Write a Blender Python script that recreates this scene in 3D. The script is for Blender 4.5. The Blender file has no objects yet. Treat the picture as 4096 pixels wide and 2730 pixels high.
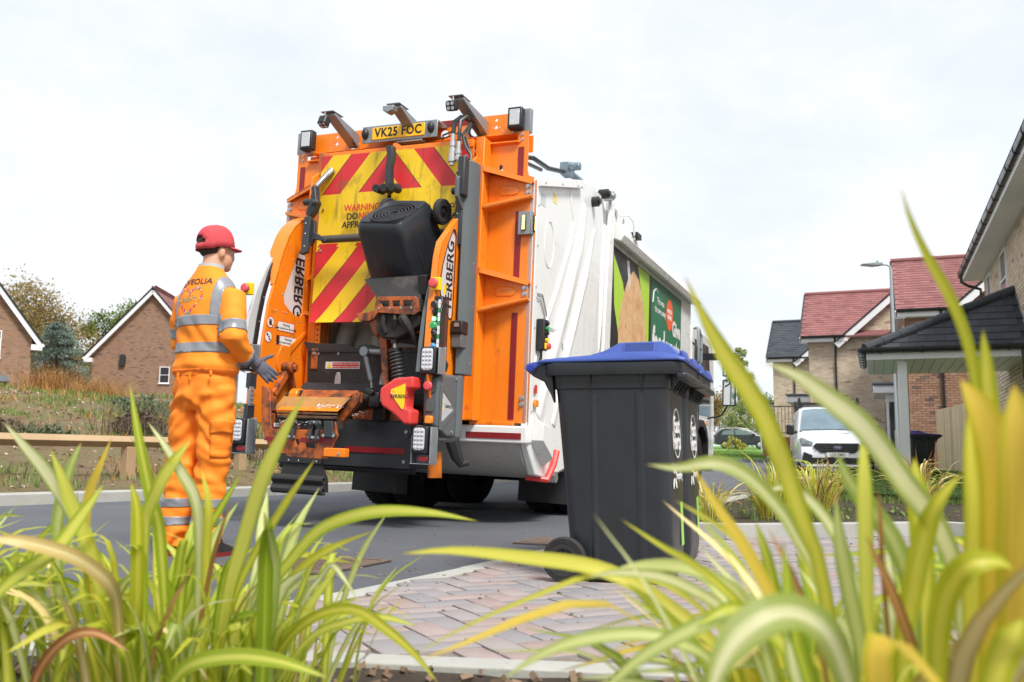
import bpy, bmesh, math, random
from mathutils import Vector, Matrix, Euler, noise
random.seed(7)
R = math.radians
SC = bpy.context.scene
COL = SC.collection

# ------------------------------------------------------------------ camera
CAM_H = 0.56
cd = bpy.data.cameras.new('camera'); cam = bpy.data.objects.new('camera', cd); COL.objects.link(cam)
SC.camera = cam
cd.sensor_width = 36.0; cd.lens = 36.0*3600/4096
PITCH = math.atan(458/3600); ROLL = 0.0125
cam.matrix_world = Matrix.Translation((0, 0, CAM_H)) @ Matrix.Rotation(R(90)+PITCH, 4, 'X') @ Matrix.Rotation(ROLL, 4, 'Z')
cd.clip_start = 0.05; cd.clip_end = 3000
cd.dof.use_dof = True; cd.dof.focus_distance = 5.6; cd.dof.aperture_fstop = 4.2

# ------------------------------------------------------------------ world, sun, exposure
SUN_EL, SUN_AZ = R(52), R(150)          # azimuth clockwise from +Y
w = bpy.data.worlds.new('World'); SC.world = w; w.use_nodes = True
nt = w.node_tree; nt.nodes.clear()
def wn(t, **k):
    n = nt.nodes.new(t)
    for a, b in k.items(): setattr(n, a, b)
    return n
sky = wn('ShaderNodeTexSky', sky_type='NISHITA', sun_disc=False)
sky.sun_elevation = SUN_EL; sky.sun_rotation = SUN_AZ; sky.air_density = 1.0; sky.dust_density = 1.5
tc = wn('ShaderNodeTexCoord'); sep = wn('ShaderNodeSeparateXYZ'); nt.links.new(tc.outputs['Generated'], sep.inputs[0])
ad = wn('ShaderNodeMath', operation='ADD'); ad.inputs[1].default_value = 0.22; nt.links.new(sep.outputs['Z'], ad.inputs[0])
mx = wn('ShaderNodeMath', operation='MAXIMUM'); mx.inputs[1].default_value = 0.06; nt.links.new(ad.outputs[0], mx.inputs[0])
dx = wn('ShaderNodeMath', operation='DIVIDE'); dy = wn('ShaderNodeMath', operation='DIVIDE')
nt.links.new(sep.outputs['X'], dx.inputs[0]); nt.links.new(mx.outputs[0], dx.inputs[1])
nt.links.new(sep.outputs['Y'], dy.inputs[0]); nt.links.new(mx.outputs[0], dy.inputs[1])
cmb = wn('ShaderNodeCombineXYZ'); nt.links.new(dx.outputs[0], cmb.inputs['X']); nt.links.new(dy.outputs[0], cmb.inputs['Y'])
nz = wn('ShaderNodeTexNoise'); nz.inputs['Scale'].default_value = 1.1; nz.inputs['Detail'].default_value = 9; nz.inputs['Roughness'].default_value = 0.58; nz.inputs['Distortion'].default_value = 0.35
nt.links.new(cmb.outputs[0], nz.inputs['Vector'])
rp = wn('ShaderNodeValToRGB'); rp.color_ramp.elements[0].position = 0.28; rp.color_ramp.elements[0].color = (0.72, 0.72, 0.72, 1); rp.color_ramp.elements[1].position = 0.52; rp.color_ramp.elements[1].color = (1, 1, 1, 1)
nt.links.new(nz.outputs['Fac'], rp.inputs['Fac'])
nz2 = wn('ShaderNodeTexNoise'); nz2.inputs['Scale'].default_value = 1.5; nz2.inputs['Detail'].default_value = 8; nz2.inputs['Roughness'].default_value = 0.6
nt.links.new(cmb.outputs[0], nz2.inputs['Vector'])
rp2 = wn('ShaderNodeValToRGB'); rp2.color_ramp.elements[0].position = 0.3; rp2.color_ramp.elements[0].color = (3.35, 3.6, 3.98, 1); rp2.color_ramp.elements[1].position = 0.62; rp2.color_ramp.elements[1].color = (4.12, 4.22, 4.36, 1)
nt.links.new(nz2.outputs['Fac'], rp2.inputs['Fac'])
mixs = wn('ShaderNodeMix', data_type='RGBA'); nt.links.new(rp.outputs['Color'], mixs.inputs['Factor'])
nt.links.new(sky.outputs['Color'], mixs.inputs['A']); nt.links.new(rp2.outputs['Color'], mixs.inputs['B'])
bg = wn('ShaderNodeBackground'); bg.inputs['Strength'].default_value = 0.10; nt.links.new(mixs.outputs['Result'], bg.inputs['Color'])
wo = wn('ShaderNodeOutputWorld'); nt.links.new(bg.outputs[0], wo.inputs['Surface'])
sl = bpy.data.lights.new('sun', 'SUN'); sun = bpy.data.objects.new('sun', sl); COL.objects.link(sun)
sl.energy = 1.9; sl.angle = R(16); sl.color = (1.0, 0.96, 0.9)
sdir = Vector((math.sin(SUN_AZ)*math.cos(SUN_EL), math.cos(SUN_AZ)*math.cos(SUN_EL), math.sin(SUN_EL)))
sun.rotation_euler = sdir.to_track_quat('Z', 'Y').to_euler(); sun.location = (0, 0, 30)
vs = SC.view_settings; vs.view_transform = 'Standard'; vs.look = 'None'; vs.exposure = 1.36; vs.gamma = 1.0; vs.use_curve_mapping = False
SC.cycles.use_denoising = True
SC.cycles.max_bounces = 6; SC.cycles.transparent_max_bounces = 12

# ------------------------------------------------------------------ materials
MATS = {}
def lin(c):
    """8-bit sRGB picture colour -> linear"""
    f = lambda v: v/12.92 if v <= .04045 else ((v+.055)/1.055)**2.4
    return tuple(f(v/255) for v in c)
def P(name, base, rough=.5, metal=0, var=None, bump=None, grime=None, coat=0, rnd=0, emit=None, trans=0, alpha=1, spec=.5, hsv=0, streak=None):
    if name in MATS: return MATS[name]
    m = bpy.data.materials.new(name); m.use_nodes = True; MATS[name] = m
    t = m.node_tree; N = t.nodes; L = t.links; b = N['Principled BSDF']
    b.inputs['Roughness'].default_value = rough; b.inputs['Metallic'].default_value = metal
    b.inputs['Coat Weight'].default_value = coat; b.inputs['Specular IOR Level'].default_value = spec
    b.inputs['Transmission Weight'].default_value = trans; b.inputs['Alpha'].default_value = alpha
    tcn = N.new('ShaderNodeTexCoord'); src = tcn.outputs['Object']
    c = N.new('ShaderNodeRGB'); c.outputs[0].default_value = (*base, 1); cur = c.outputs[0]
    def mixc(fac, a, bcol, blend='MIX'):
        x = N.new('ShaderNodeMix'); x.data_type = 'RGBA'; x.blend_type = blend
        if isinstance(fac, float): x.inputs['Factor'].default_value = fac
        else: L.new(fac, x.inputs['Factor'])
        L.new(a, x.inputs['A'])
        if isinstance(bcol, tuple): x.inputs['B'].default_value = (*bcol, 1)
        else: L.new(bcol, x.inputs['B'])
        return x.outputs['Result']
    def nse(scale, detail=6, rough_=.6, vec=None):
        n = N.new('ShaderNodeTexNoise'); n.inputs['Scale'].default_value = scale; n.inputs['Detail'].default_value = detail; n.inputs['Roughness'].default_value = rough_
        L.new(vec or src, n.inputs['Vector']); return n.outputs['Fac']
    def ramp(v, lo, hi, amt=1.0):
        r = N.new('ShaderNodeMapRange'); r.inputs['From Min'].default_value = lo; r.inputs['From Max'].default_value = hi; r.inputs['To Max'].default_value = amt
        L.new(v, r.inputs['Value']); return r.outputs['Result']
    if var: cur = mixc(ramp(nse(var[0]), .32, .68, var[1]), cur, var[2])
    if rnd or hsv:
        oi = N.new('ShaderNodeObjectInfo'); g = N.new('ShaderNodeNewGeometry')
        a = N.new('ShaderNodeMath'); a.operation = 'ADD'; L.new(oi.outputs['Random'], a.inputs[0]); L.new(g.outputs['Random Per Island'], a.inputs[1])
        fr = N.new('ShaderNodeMath'); fr.operation = 'FRACT'; L.new(a.outputs[0], fr.inputs[0])
        h = N.new('ShaderNodeHueSaturation'); L.new(cur, h.inputs['Color'])
        L.new(ramp(fr.outputs[0], 0, 1), h.inputs['Value'])
        mr = h.inputs['Value'].links[0].from_node; mr.inputs['To Min'].default_value = 1-rnd; mr.inputs['To Max'].default_value = 1+rnd
        if hsv:
            m7 = N.new('ShaderNodeMath'); m7.operation = 'MULTIPLY'; m7.inputs[1].default_value = 7.31; L.new(fr.outputs[0], m7.inputs[0])
            f7 = N.new('ShaderNodeMath'); f7.operation = 'FRACT'; L.new(m7.outputs[0], f7.inputs[0])
            q = ramp(f7.outputs[0], 0, 1); q.node.inputs['To Min'].default_value = .5-hsv; q.node.inputs['To Max'].default_value = .5+hsv; L.new(q, h.inputs['Hue'])
        cur = h.outputs['Color']
    if streak:   # vertical run-off streaks: noise stretched along z
        mp = N.new('ShaderNodeMapping'); mp.inputs['Scale'].default_value = (1, 1, .12); L.new(src, mp.inputs['Vector'])
        cur = mixc(ramp(nse(streak[0], 5, .6, mp.outputs[0]), streak[1], streak[1]+.16, streak[3]), cur, streak[2])
    if grime: cur = mixc(ramp(nse(grime[0], 9, .7), grime[1], grime[1]+.13, grime[3]), cur, grime[2])
    L.new(cur, b.inputs['Base Color'])
    if rough > .05 and metal < .9:
        q = ramp(nse(6, 4), .3, .7); q.node.inputs['To Min'].default_value = max(.03, rough-.07); q.node.inputs['To Max'].default_value = min(1, rough+.07); L.new(q, b.inputs['Roughness'])
    if bump:
        bp = N.new('ShaderNodeBump'); bp.inputs['Strength'].default_value = bump[1]; bp.inputs['Distance'].default_value = bump[2] if len(bump) > 2 else .01
        L.new(nse(bump[0], 8, .65), bp.inputs['Height']); L.new(bp.outputs[0], b.inputs['Normal'])
    if emit: b.inputs['Emission Color'].default_value = (*emit[:3], 1); b.inputs['Emission Strength'].default_value = emit[3]
    return m

# ------------------------------------------------------------------ mesh helpers
class MB:
    def __init__(s): s.v = []; s.f = []; s.m = []; s.uv = None
    def add(s, vs, fs, m=0):
        o = len(s.v); s.v += [tuple(p) for p in vs]; s.f += [tuple(i+o for i in f) for f in fs]; s.m += [m]*len(fs); return s
    def box(s, c, d, rot=None, m=0):
        x, y, z = d[0]/2, d[1]/2, d[2]/2; c = Vector(c)
        vs = [Vector(p) for p in ((-x,-y,-z),(x,-y,-z),(x,y,-z),(-x,y,-z),(-x,-y,z),(x,-y,z),(x,y,z),(-x,y,z))]
        if rot is not None: vs = [rot @ p for p in vs]
        return s.add([p+c for p in vs], [(3,2,1,0),(4,5,6,7),(0,1,5,4),(1,2,6,5),(2,3,7,6),(3,0,4,7)], m)
    def bar(s, p0, p1, w, h, m=0, up=(0,0,1)):
        p0, p1 = Vector(p0), Vector(p1); d = p1-p0; y = d.normalized(); x = y.cross(Vector(up))
        if x.length < 1e-4: x = Vector((1,0,0))
        x.normalize(); z = x.cross(y); rot = Matrix((x, y, z)).transposed()
        return s.box((p0+p1)/2, (w, d.length, h), rot, m)
    def prism(s, poly, ax, a, b, m=0):
        """poly in the two remaining axes (in order), extruded along axis ax from a to b"""
        def mk(p, t): return {'x': (t, p[0], p[1]), 'y': (p[0], t, p[1]), 'z': (p[0], p[1], t)}[ax]
        n = len(poly); ar = sum(poly[i][0]*poly[(i+1)%n][1]-poly[(i+1)%n][0]*poly[i][1] for i in range(n))
        if (ar < 0) != (ax == 'y'): poly = poly[::-1]
        if a > b: a, b = b, a
        vs = [mk(p, a) for p in poly]+[mk(p, b) for p in poly]
        fs = [tuple(range(n))[::-1], tuple(range(n, 2*n))]+[(i, (i+1) % n, (i+1) % n+n, i+n) for i in range(n)]
        return s.add(vs, fs, m)
    def cyl(s, p0, p1, r, n=12, r2=None, m=0, caps=True):
        p0, p1 = Vector(p0), Vector(p1); r2 = r if r2 is None else r2
        z = (p1-p0).normalized(); x = z.orthogonal().normalized(); y = z.cross(x)
        vs = []
        for p, q in ((p0, r), (p1, r2)): vs += [p+(x*math.cos(2*math.pi*i/n)+y*math.sin(2*math.pi*i/n))*q for i in range(n)]
        fs = [(i, (i+1) % n, (i+1) % n+n, i+n) for i in range(n)]
        if caps: fs += [tuple(range(n))[::-1], tuple(range(n, 2*n))]
        return s.add(vs, fs, m)
    def tube(s, pts, r, n=8, m=0, caps=True):
        pts = [Vector(p) for p in pts]; k = len(pts); rr = r if isinstance(r, (list, tuple)) else [r]*k
        vs = []; x = None
        for i, p in enumerate(pts):
            d = (pts[min(i+1, k-1)]-pts[max(i-1, 0)]).normalized()
            x = d.orthogonal().normalized() if x is None else (x-d*x.dot(d)).normalized()
            y = d.cross(x)
            vs += [p+(x*math.cos(2*math.pi*j/n)+y*math.sin(2*math.pi*j/n))*rr[i] for j in range(n)]
        fs = [(i*n+j, i*n+(j+1) % n, (i+1)*n+(j+1) % n, (i+1)*n+j) for i in range(k-1) for j in range(n)]
        if caps: fs += [tuple(range(n))[::-1], tuple(range((k-1)*n, k*n))]
        return s.add(vs, fs, m)
    def loft(s, rings, caps=(True, True), m=0, closed=True):
        n = len(rings[0]); k = len(rings); vs = [p for r in rings for p in r]
        fs = [(i*n+j, i*n+(j+1) % n, (i+1)*n+(j+1) % n, (i+1)*n+j) for i in range(k-1) for j in range(n if closed else n-1)]
        if caps[0]: fs.append(tuple(range(n))[::-1])
        if caps[1]: fs.append(tuple(range((k-1)*n, k*n)))
        return s.add(vs, fs, m)
    def lathe(s, prof, axis='z', c=(0,0,0), n=24, m=0, caps=True):
        """prof: (radius, along-axis) pairs, closed solid of revolution"""
        rings = []
        for r, t in prof:
            ring = []
            for i in range(n):
                a = 2*math.pi*i/n; u, v = math.cos(a)*r, math.sin(a)*r
                p = {'z': (u, v, t), 'x': (t, u, v), 'y': (v, t, u)}[axis]
                ring.append((p[0]+c[0], p[1]+c[1], p[2]+c[2]))
            rings.append(ring)
        return s.loft(rings, (caps and prof[0][0] > 1e-5, caps and prof[-1][0] > 1e-5), m)
    def sphere(s, c, r, n=12, k=8, m=0):
        r = (r, r, r) if not isinstance(r, (tuple, list)) else r
        rings = [[(c[0]+r[0]*math.sin(math.pi*i/k)*math.cos(2*math.pi*j/n), c[1]+r[1]*math.sin(math.pi*i/k)*math.sin(2*math.pi*j/n), c[2]-r[2]*math.cos(math.pi*i/k)) for j in range(n)] for i in range(1, k)]
        o = len(s.v); s.loft(rings, (True, True), m); return s
    def mesh(s, name, mats, smooth=True, ang=35):
        me = bpy.data.meshes.new(name); me.from_pydata(s.v, [], s.f)
        mats = mats if isinstance(mats, (list, tuple)) else [mats]
        for x in mats: me.materials.append(x)
        if len(mats) > 1: me.polygons.foreach_set('material_index', s.m)
        if s.uv:
            ul = me.uv_layers.new(name='UVMap'); flat = []
            for l in me.loops: flat += list(s.uv[l.vertex_index])
            ul.data.foreach_set('uv', flat)
        if smooth:
            me.polygons.foreach_set('use_smooth', [True]*len(me.polygons)); me.set_sharp_from_angle(angle=R(ang))
        me.update(); return me
    def build(s, name, mats, parent=None, bevel=0, smooth=True, ang=35, seg=2, **k):
        o = bpy.data.objects.new(name, s.mesh(name, mats, smooth, ang)); COL.objects.link(o)
        if parent: o.parent = parent
        if bevel:
            b = o.modifiers.new('bevel', 'BEVEL'); b.width = bevel; b.segments = seg; b.limit_method = 'ANGLE'; b.angle_limit = R(40); b.harden_normals = False
        for a, x in k.items(): o[a] = x
        return o
def tag(o, label=None, cat=None, group=None, kind=None):
    for a, x in (('label', label), ('category', cat), ('group', group), ('kind', kind)):
        if x: o[a] = x
    return o
def thing(name, label, cat, loc=(0,0,0), rot=(0,0,0), group=None):
    o = bpy.data.objects.new(name, None); COL.objects.link(o); o.location = loc; o.rotation_euler = rot; o.empty_display_size = .2
    return tag(o, label, cat, group)
def inst(me, name, parent=None, M=None):
    o = bpy.data.objects.new(name, me); COL.objects.link(o)
    if parent: o.parent = parent
    if M is not None: o.matrix_local = M
    return o
def copy_tree(o, parent=None):
    c = o.copy(); COL.objects.link(c); c.parent = parent
    for ch in [x for x in o.children]: copy_tree(ch, c)
    return c
def rrect(w, d, r, n=4, cx=0, cy=0):
    """rounded rectangle, counter-clockwise"""
    out = []
    for sx, sy, a0 in ((1, 1, 0), (-1, 1, 90), (-1, -1, 180), (1, -1, 270)):
        for i in range(n+1):
            a = R(a0+90*i/n); out.append((cx+sx*(w/2-r)+r*math.cos(a), cy+sy*(d/2-r)+r*math.sin(a)))
    return out
def text(s, size, mat, parent, M, name='lettering', depth=.002, align='CENTER', bold=0, sx=1, shear=0, space=1):
    cu = bpy.data.curves.new('t', 'FONT'); cu.body = s; cu.size = size; cu.extrude = depth; cu.align_x = align; cu.align_y = 'CENTER'; cu.offset = bold; cu.shear = shear; cu.space_character = space; cu.resolution_u = 3
    t = bpy.data.objects.new('t', cu); COL.objects.link(t); bpy.context.view_layer.update()
    me = bpy.data.meshes.new_from_object(t.evaluated_get(bpy.context.evaluated_depsgraph_get())); bpy.data.objects.remove(t); bpy.data.curves.remove(cu)
    me.materials.clear(); me.materials.append(mat); me.name = name
    if sx != 1: me.transform(Matrix.Scale(sx, 4, (1, 0, 0)))
    return inst(me, name, parent, M)
def frame(o, x, z):
    """matrix with origin o, local x axis along x, local z (normal) along z"""
    x = Vector(x).normalized(); z = Vector(z).normalized(); y = z.cross(x).normalized(); x = y.cross(z)
    return Matrix(((x[0], y[0], z[0], o[0]), (x[1], y[1], z[1], o[1]), (x[2], y[2], z[2], o[2]), (0, 0, 0, 1)))
def evalmesh(o):
    bpy.context.view_layer.update(); return bpy.data.meshes.new_from_object(o.evaluated_get(bpy.context.evaluated_depsgraph_get()))

ORG = P('orange_paint', lin((240, 132, 24)), .38, var=(2.2, .35, lin((228, 114, 14))), grime=(6, .60, (.07, .035, .02), .6), streak=(9, .60, (.2, .08, .02), .55), coat=.25, bump=(25, .05, .003))
ORGD = P('orange_paint_worn', lin((196, 100, 36)), .55, var=(4, .8, lin((132, 66, 34))), grime=(7, .48, (.03, .022, .018), .9), streak=(12, .56, (.035, .022, .015), .8), bump=(40, .25, .004))
WHT = P('white_paint', (.78, .79, .78), .3, var=(1.5, .4, (.72, .73, .71)), grime=(5, .64, (.32, .31, .27), .4), streak=(7, .62, (.42, .41, .37), .45), coat=.3)
GREY = P('grey_moulding', lin((92, 99, 102)), .5, var=(3, .4, lin((80, 86, 88))), grime=(6, .66, (.03, .028, .025), .5), bump=(90, .08, .002))
DGREY = P('charcoal_steel', lin((52, 56, 60)), .5, var=(3, .5, lin((42, 45, 48))), grime=(9, .62, (.02, .018, .016), .6), streak=(10, .6, lin((84, 84, 80)), .4))
BLK = P('black_plastic', (.016, .016, .018), .45, grime=(8, .66, (.09, .08, .07), .4))
RUB = P('black_rubber', (.018, .018, .019), .75, var=(6, .6, (.035, .034, .032)), grime=(6, .63, (.10, .09, .075), .5), bump=(40, .15, .003))
STL = P('zinc_steel', (.5, .51, .52), .4, metal=.8, grime=(12, .66, (.08, .06, .04), .6))
GALV = P('galvanised', lin((150, 156, 160)), .45, metal=.45, var=(14, .5, lin((128, 134, 138))), grime=(9, .68, (.06, .05, .04), .5))
REDT = P('red_reflective_tape', lin((132, 28, 36)), .4, var=(60, .35, lin((116, 24, 30))), grime=(8, .66, (.05, .02, .02), .5))
REDP = P('red_moulding', lin((222, 66, 62)), .45, var=(4, .5, lin((200, 52, 50))), grime=(6, .64, (.12, .03, .025), .5))
REDB = P('red_button', lin((222, 80, 84)), .4)
YEL = P('yellow_vinyl', lin((246, 206, 24)), .4, grime=(8, .68, (.2, .14, .02), .5))
AMB = P('amber_lens', lin((245, 150, 30)), .15, var=(60, .5, lin((220, 110, 10))), coat=.5)
AMBL = P('amber_lit', lin((255, 190, 70)), .2, emit=(1, .55, .12, 3))
LENS = P('lamp_lens', (.62, .64, .66), .12, var=(70, .6, (.35, .36, .38)), coat=.6, bump=(120, .5, .004))
INK = P('black_ink', (.012, .012, .014), .6)
INKB = P('bold_black_vinyl', (.02, .02, .022), .35)
VIN = P('white_vinyl', (.75, .75, .74), .45, grime=(7, .7, (.3, .28, .25), .4))
REDI = P('red_ink', lin((205, 52, 40)), .5)

# ================================================================== SETTING: terrain
KD = Vector((.544, .839)); KN = Vector((-.839, .544)); K0 = Vector((-5.04, 9.03))
def side_s(x, y): return (x-K0.x)*KN.x+(y-K0.y)*KN.y      # metres left of the far kerb
def fbm(x, y, s, z=0): return noise.fractal(Vector((x*s, y*s, z)), 1.0, 2.0, 5)
def gz(x, y):
    base = .015*max(0, min(y, 90)-12) + .012*max(0, min(y-38, 45))
    s = side_s(x, y)
    if s <= 0: return base
    b = .13+.135*min(s, 15.5)-.02*max(0, min(s-16, 20))
    if s > .25: b += fbm(x, y, .5)*.10*min(1, s-.25)+fbm(x, y, 2.1, 3)*.035*min(1, s)
    wt = max(0, min(1, (5-x)/7)) if y > 24 else 1
    return base*(1-wt)+max(b, base*.4)*wt
def PR(name, stops, rough=.85, mott=(30, .35), bump=(60, .3, .004), grime=None, spec=.3, mortarvar=0, big=None):
    """material whose base colour is drawn per piece (object or mesh island) from a ramp"""
    m = P(name, (.5, .5, .5), rough, bump=bump, spec=spec)
    t = m.node_tree; N = t.nodes; L = t.links; b = N['Principled BSDF']
    oi = N.new('ShaderNodeObjectInfo'); g = N.new('ShaderNodeNewGeometry')
    a = N.new('ShaderNodeMath'); a.operation = 'ADD'; L.new(oi.outputs['Random'], a.inputs[0]); L.new(g.outputs['Random Per Island'], a.inputs[1])
    fr = N.new('ShaderNodeMath'); fr.operation = 'FRACT'; L.new(a.outputs[0], fr.inputs[0])
    tcn = N.new('ShaderNodeTexCoord'); n = N.new('ShaderNodeTexNoise'); n.inputs['Scale'].default_value = mott[0]; n.inputs['Detail'].default_value = 8; n.inputs['Roughness'].default_value = .7
    L.new(tcn.outputs['Object'], n.inputs['Vector'])
    sb = N.new('ShaderNodeMath'); sb.operation = 'MULTIPLY_ADD'; L.new(n.outputs['Fac'], sb.inputs[0]); sb.inputs[1].default_value = mott[1]; 
    off = N.new('ShaderNodeMath'); off.operation = 'SUBTRACT'; L.new(fr.outputs[0], off.inputs[0]); off.inputs[1].default_value = mott[1]/2; L.new(off.outputs[0], sb.inputs[2])
    r = N.new('ShaderNodeValToRGB'); e = r.color_ramp.elements
    for i, (p, c) in enumerate(stops):
        x = e[i] if i < 2 else e.new(p)
        x.position = p; x.color = (*c, 1)
    L.new(sb.outputs[0], r.inputs['Fac']); cur = r.outputs['Color']
    if grime:
        n2 = N.new('ShaderNodeTexNoise'); n2.inputs['Scale'].default_value = grime[0]; n2.inputs['Detail'].default_value = 9; n2.inputs['Roughness'].default_value = .75; L.new(tcn.outputs['Object'], n2.inputs['Vector'])
        mr = N.new('ShaderNodeMapRange'); mr.inputs['From Min'].default_value = grime[1]; mr.inputs['From Max'].default_value = grime[1]+.1; mr.inputs['To Max'].default_value = grime[3]; L.new(n2.outputs['Fac'], mr.inputs['Value'])
        mx_ = N.new('ShaderNodeMix'); mx_.data_type = 'RGBA'; L.new(mr.outputs[0], mx_.inputs['Factor']); L.new(cur, mx_.inputs['A']); mx_.inputs['B'].default_value = (*grime[2], 1); cur = mx_.outputs['Result']
    L.new(cur, b.inputs['Base Color']); return m

SOIL = P('bank_soil', lin((132, 108, 82)), .95, var=(.9, .85, lin((112, 112, 66))), grime=(5, .50, lin((104, 82, 60)), .8), bump=(9, 1.0, .12))
TURF = P('turf', lin((86, 128, 44)), .95, var=(2.5, .8, lin((112, 140, 60))), bump=(60, .8, .03))
ASPH = P('asphalt', lin((82, 85, 91)), .82, var=(.7, .8, lin((96, 99, 104))), grime=(75, .58, lin((128, 128, 128)), .75), bump=(170, .9, .006), spec=.4)
ASPH2 = P('asphalt_far', lin((86, 89, 94)), .85, var=(.4, .5, lin((96, 98, 102))), bump=(120, .6, .006))
CONC = P('kerb_concrete', lin((168, 168, 162)), .85, var=(5, .5, lin((148, 148, 142))), grime=(14, .62, lin((110, 106, 96)), .6), rnd=.06, bump=(70, .35, .004))
PAVE = PR('block_paving', [(0, lin((132, 130, 133))), (.3, lin((141, 136, 137))), (.55, lin((149, 141, 139))), (.8, lin((155, 141, 137))), (1, lin((149, 131, 127)))], .85, mott=(22, .7), bump=(110, .5, .004), grime=(75, .62, lin((186, 180, 172)), .7))
JOINT = P('joint_sand', lin((142, 132, 122)), .95, var=(40, .8, lin((96, 88, 80))), bump=(150, .8, .006))
MULCH = P('bed_mulch', lin((86, 72, 58)), .95, var=(12, .9, lin((52, 42, 34))), bump=(40, 1, .04))

# one ground sheet out to the horizon, finer near the bank
def axis(vals):
    out = []
    for a, b, st in vals:
        x = a
        while x < b-1e-6: out.append(x); x += st
    return out+[vals[-1][1]]
gx = axis([(-900, -200, 100), (-200, -60, 20), (-60, -26, 4), (-26, 6, .5), (6, 40, 3), (40, 200, 20), (200, 900, 100)])
gy = axis([(-60, -8, 8), (-8, 4, 2), (4, 34, .5), (34, 80, 3), (80, 200, 15), (200, 1600, 200)])
mb = MB(); nx = len(gx)
def under(x, y):
    s = side_s(x, y)
    return gz(x, y)-(.25 if .0 < s < .9 else .06 if s < .4 else 0)
mb.v = [(x, y, under(x, y)) for y in gy for x in gx]
mb.f = [(j*nx+i, j*nx+i+1, (j+1)*nx+i+1, (j+1)*nx+i) for j in range(len(gy)-1) for i in range(nx-1)]; mb.m = [0]*len(mb.f)
tag(mb.build('ground', SOIL), kind='structure')

mb = MB(); nv = 8
for i in range(60):
    q = K0+KD*(-9+i*.5)
    for j in range(nv): r_ = q+KN*(.125+.25*j); mb.v.append((r_.x, r_.y, gz(r_.x, r_.y)+.004-(.03 if j == nv-1 else .045 if j == 0 else 0)))
mb.f = [(i*nv+j, (i+1)*nv+j, (i+1)*nv+j+1, i*nv+j+1) for i in range(59) for j in range(nv-1)]; mb.m = [0]*len(mb.f)
tag(mb.build('verge', SOIL), kind='structure')
def poly_at(pl, n):
    """n points evenly spaced along a polyline"""
    P_ = [Vector(p) for p in pl]; d = [0]
    for i in range(1, len(P_)): d.append(d[-1]+(P_[i]-P_[i-1]).length)
    out = []
    for k in range(n):
        t = d[-1]*k/(n-1); i = max(j for j in range(len(d)) if d[j] <= t+1e-9); i = min(i, len(P_)-2)
        out.append(P_[i].lerp(P_[i+1], (t-d[i])/(d[i+1]-d[i])))
    return out
def smooth_pl(pl, it=2):
    pl = [Vector(p) for p in pl]
    for _ in range(it):
        q = [pl[0]]
        for a, b in zip(pl, pl[1:]): q += [a.lerp(b, .25), a.lerp(b, .75)]
        pl = q+[pl[-1]]
    return pl
ROADL = [(-10.5, .6), (-7, 6), (-5.04, 9.03), (-2.4, 13.1), (.6, 17.7), (4.8, 25), (9.6, 36), (13.5, 50)]
ROADR = smooth_pl([(-3.0, .6), (-1.5, 2.5), (-.88, 3.31), (-.17, 4.71), (.2, 5.49), (.78, 6.7), (2.44, 10.6), (6.1, 18), (10.2, 26), (15, 36), (21, 50)])
a, b = poly_at(ROADL, 70), poly_at(ROADR, 70); mb = MB()
mb.v = [(p.lerp(q, t).x, p.lerp(q, t).y, gz(*p.lerp(q, t))+.0) for p, q in zip(a, b) for t in (0, .25, .5, .75, 1)]
mb.v = [(x, y, (.015*max(0, y-12)+.012*max(0, y-38))) for x, y, z in mb.v]
mb.f = [(i*5+j, i*5+j+1, i*5+j+6, i*5+j+5) for i in range(69) for j in range(4)]; mb.m = [0]*len(mb.f)
tag(mb.build('road', ASPH), kind='structure')
# side road crossing at the far end
mb = MB(); mb.v = [(x, y, .015*(y-12)+.012*max(0, y-38)+.006) for y in (25, 33, 42) for x in (1, 9, 16, 24)]
mb.f = [(j*4+i, j*4+i+1, j*4+i+5, j*4+i+4) for j in range(2) for i in range(3)]; mb.m = [0]*6
tag(mb.build('side_road', ASPH2), kind='structure')

# kerbs: a concrete haunch strip with one stone after another on it
def kerb(name, pl, wdt, h, z0=0.0, step=.915, off=0, zf=None, chamfer=.02):
    pts = poly_at(pl, max(2, int(round(sum((Vector(a)-Vector(b)).length for a, b in zip(pl, pl[1:]))/step))+1))
    zf = zf or (lambda p: .015*max(0, p.y-12))
    base = MB()
    root = None
    for i in range(len(pts)-1):
        p, q = pts[i], pts[i+1]; d = (q-p).normalized(); n = Vector((-d.y, d.x))
        c = (p+q)/2+n*(off+wdt/2); base.box((c.x, c.y, zf(c)+z0-.08), (wdt+.06, (q-p).length, .12), Matrix.Rotation(math.atan2(d.y, d.x)-math.pi/2, 3, 'Z'))
    root = base.build(name, JOINT); tag(root, kind='structure')
    for i in range(len(pts)-1):
        p, q = pts[i], pts[i+1]; d = (q-p).normalized(); L_ = (q-p).length-.006
        c = (p+q)/2; n = Vector((-d.y, d.x))
        s = MB(); cf = chamfer; prof = [(off, -.02), (off, h-cf), (off+cf*.8, h), (off+wdt, h), (off+wdt, -.02)] if h > .03 else [(off, -.02), (off, h), (off+wdt, h), (off+wdt, -.02)]
        s.prism([(x, z) for x, z in prof], 'y', -L_/2, L_/2)
        o = s.build('kerb_stone', CONC, root, bevel=.006)
        o.matrix_local = frame((c.x, c.y, zf(c)+z0+random.uniform(-.003, .003)), (n.x, n.y, 0), (0, 0, 1)) @ Matrix.Rotation(math.pi, 4, 'Z') @ Matrix.Rotation(math.pi, 4, 'Z')
    return root
kerb('far_kerb', [(-8.6, 3.54), (-5.04, 9.03), (-2.4, 13.1), (.6, 17.7), (3.2, 22.2)], .13, .125)
near = [p for p in ROADR if p.y < 6.6 and p.y > .7]
kerb('flush_kerb', [p for p in near], .13, .008, off=-.13)
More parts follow.
